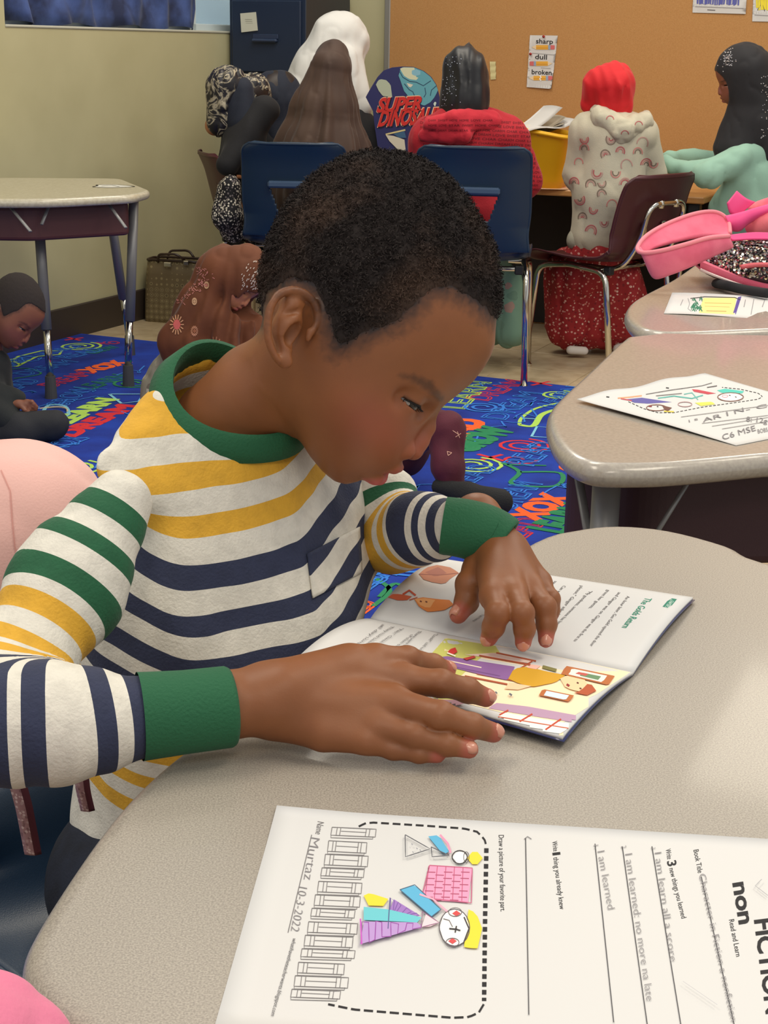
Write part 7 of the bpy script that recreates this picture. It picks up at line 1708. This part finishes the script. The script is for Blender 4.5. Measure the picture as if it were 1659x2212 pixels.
# pale pink sweatshirt close behind the reading boy
Y = 1.55
g = thing('person', 'child in a pale pink sweatshirt sitting just left of the reading boy, back turned', 'person', base(-20, Y))
fr = head_frame(-260, 800, Y, .62, 20, -120)
body_of(g, fr, SK['a'], [Cc(-250, 900, Y, 90, -160, 1100, Y, 170), Cc(-160, 1100, Y, 170, -120, 1400, Y, 170)])
m_pp = mat('pale_pink_fleece', (228, 180, 170), .9, sheen=.35, bump=.2, bscale=400)
ps_, V, Q = garment(g, 'sweatshirt', [Cc(-60, 1140, Y, 175, 40, 1140, Y, 172), Cc(40, 1140, Y, 172, 60, 1400, Y, 190), Cc(-100, 1200, Y, 200, -60, 1500, Y, 210), Cc(100, 1140, Y + .05, 150, 130, 1330, Y + .02, 120)], m_pp, k=.05, h=.006, fold=(.004, (12, 12, 8), 3))
hp_, Vh, Qh = hood(g, 'hood', fr, [], m_pp, hr=(300, 335, 250), h=.008)
d = Decal(V, Q, .001); d.line((206, 146, 136), [(2, 1015), (22, 1060), (26, 1120), (32, 1180), (46, 1230), (60, 1270)], 2.6); d.build(ps_, g, 'seam')
garment(g, 'trousers', [Cc(-60, 1500, Y, 170, 60, 1560, Y - .2, 120), Cc(60, 1560, Y - .2, 110, 60, 1900, Y - .15, 90)], m_blk, k=.04, h=.01, fold=None)
garment(g, 'shoe', [Cc(60, 2180, Y - .15, 60, 110, 2200, Y - .3, 56)], m_blk, k=.02, h=.01, fold=None)
# pink sleeve at the very corner
Y = .56
g = thing('person', 'person in bright pink sleeve, only the elbow showing at the bottom left corner', 'person', (-.28, .45, 0))
sl_, V, Q = garment(g, 'sleeve', [Cc(-75, 2330, Y, 232, -500, 2500, Y - .12, 260), Cc(-75, 2330, Y, 232, -180, 2900, Y - .10, 220)], mat('bright_pink_fleece', (222, 120, 150), .85, sheen=.4, bump=.2, bscale=400), k=.03, h=.004, fold=(.003, (26, 26, 12), 3))
fr = head_frame(-900, 1700, Y - .1, 1.0, 10, 20)
body_of(g, fr, SK['b'], [Cc(-75, 2330, Y, 150, -500, 2500, Y - .12, 180), Cc(-500, 2500, Y - .12, 180, -900, 2200, Y - .1, 200)])
garment(g, 'sweatshirt', [Cc(-650, 2500, Y - .14, 300, -950, 2300, Y - .12, 330), Cc(-900, 2500, Y - .14, 380, -900, 3300, Y - .14, 380)], mat('bright_pink_fleece', (222, 120, 150), .85), k=.05, h=.008)
# blue chair under the reading boy and his lanyard
chb = chair('school_chair', 'navy plastic school chair the reading boy sits on, at the lower left', (float(hips[0] + Fb[0] * .07), float(hips[1] + Fb[1] * .07), 0), math.atan2(Fb[1], Fb[0]) - math.pi / 2, m_blueplastic, seat=.42, top=.58, wd=.37, hole=False)

def ribbon(pts, wpx, lbl):
    P = spline([at(*p) for p in pts], 5); mbr = MB(); G = []
    for i, p in enumerate(P):
        w_ = R_ * (wpx / 2 / pxm(p[1])); G.append([p - w_, p - w_ * .2 - F_ * .002, p + w_ * .35 - F_ * .003, p + w_])
    G = np.array(G); fa = [(i * 4 + j, i * 4 + j + 1, i * 4 + 5 + j, i * 4 + 4 + j) for i in range(len(G) - 1) for j in range(3)]
    o = mesh_obj('ribbon', G.reshape(-1, 3), fa, None, None, True, mats=[voro_mat('mauve_glitter', (150, 112, 116), ((196, 170, 168), (120, 84, 90), (170, 140, 140)), 400, .0011, .4), mat('maroon_edge', (74, 20, 34), .7)], fm=[1 if k % 3 == 2 else 0 for k in range(len(fa))])
    sd = o.modifiers.new('t', 'SOLIDIFY'); sd.thickness = .002; tag(o, lbl, 'ribbon'); return o
ribbon([(38, 1690, .93), (52, 1740, .93), (62, 1790, .935), (72, 1842, .94)], 34, 'longer glittery mauve ribbon with maroon edge hanging under the elbow at lower left')
ribbon([(176, 1672, .96), (180, 1705, .96), (190, 1748, .965)], 26, 'short glittery mauve ribbon hanging beside the shirt hem')
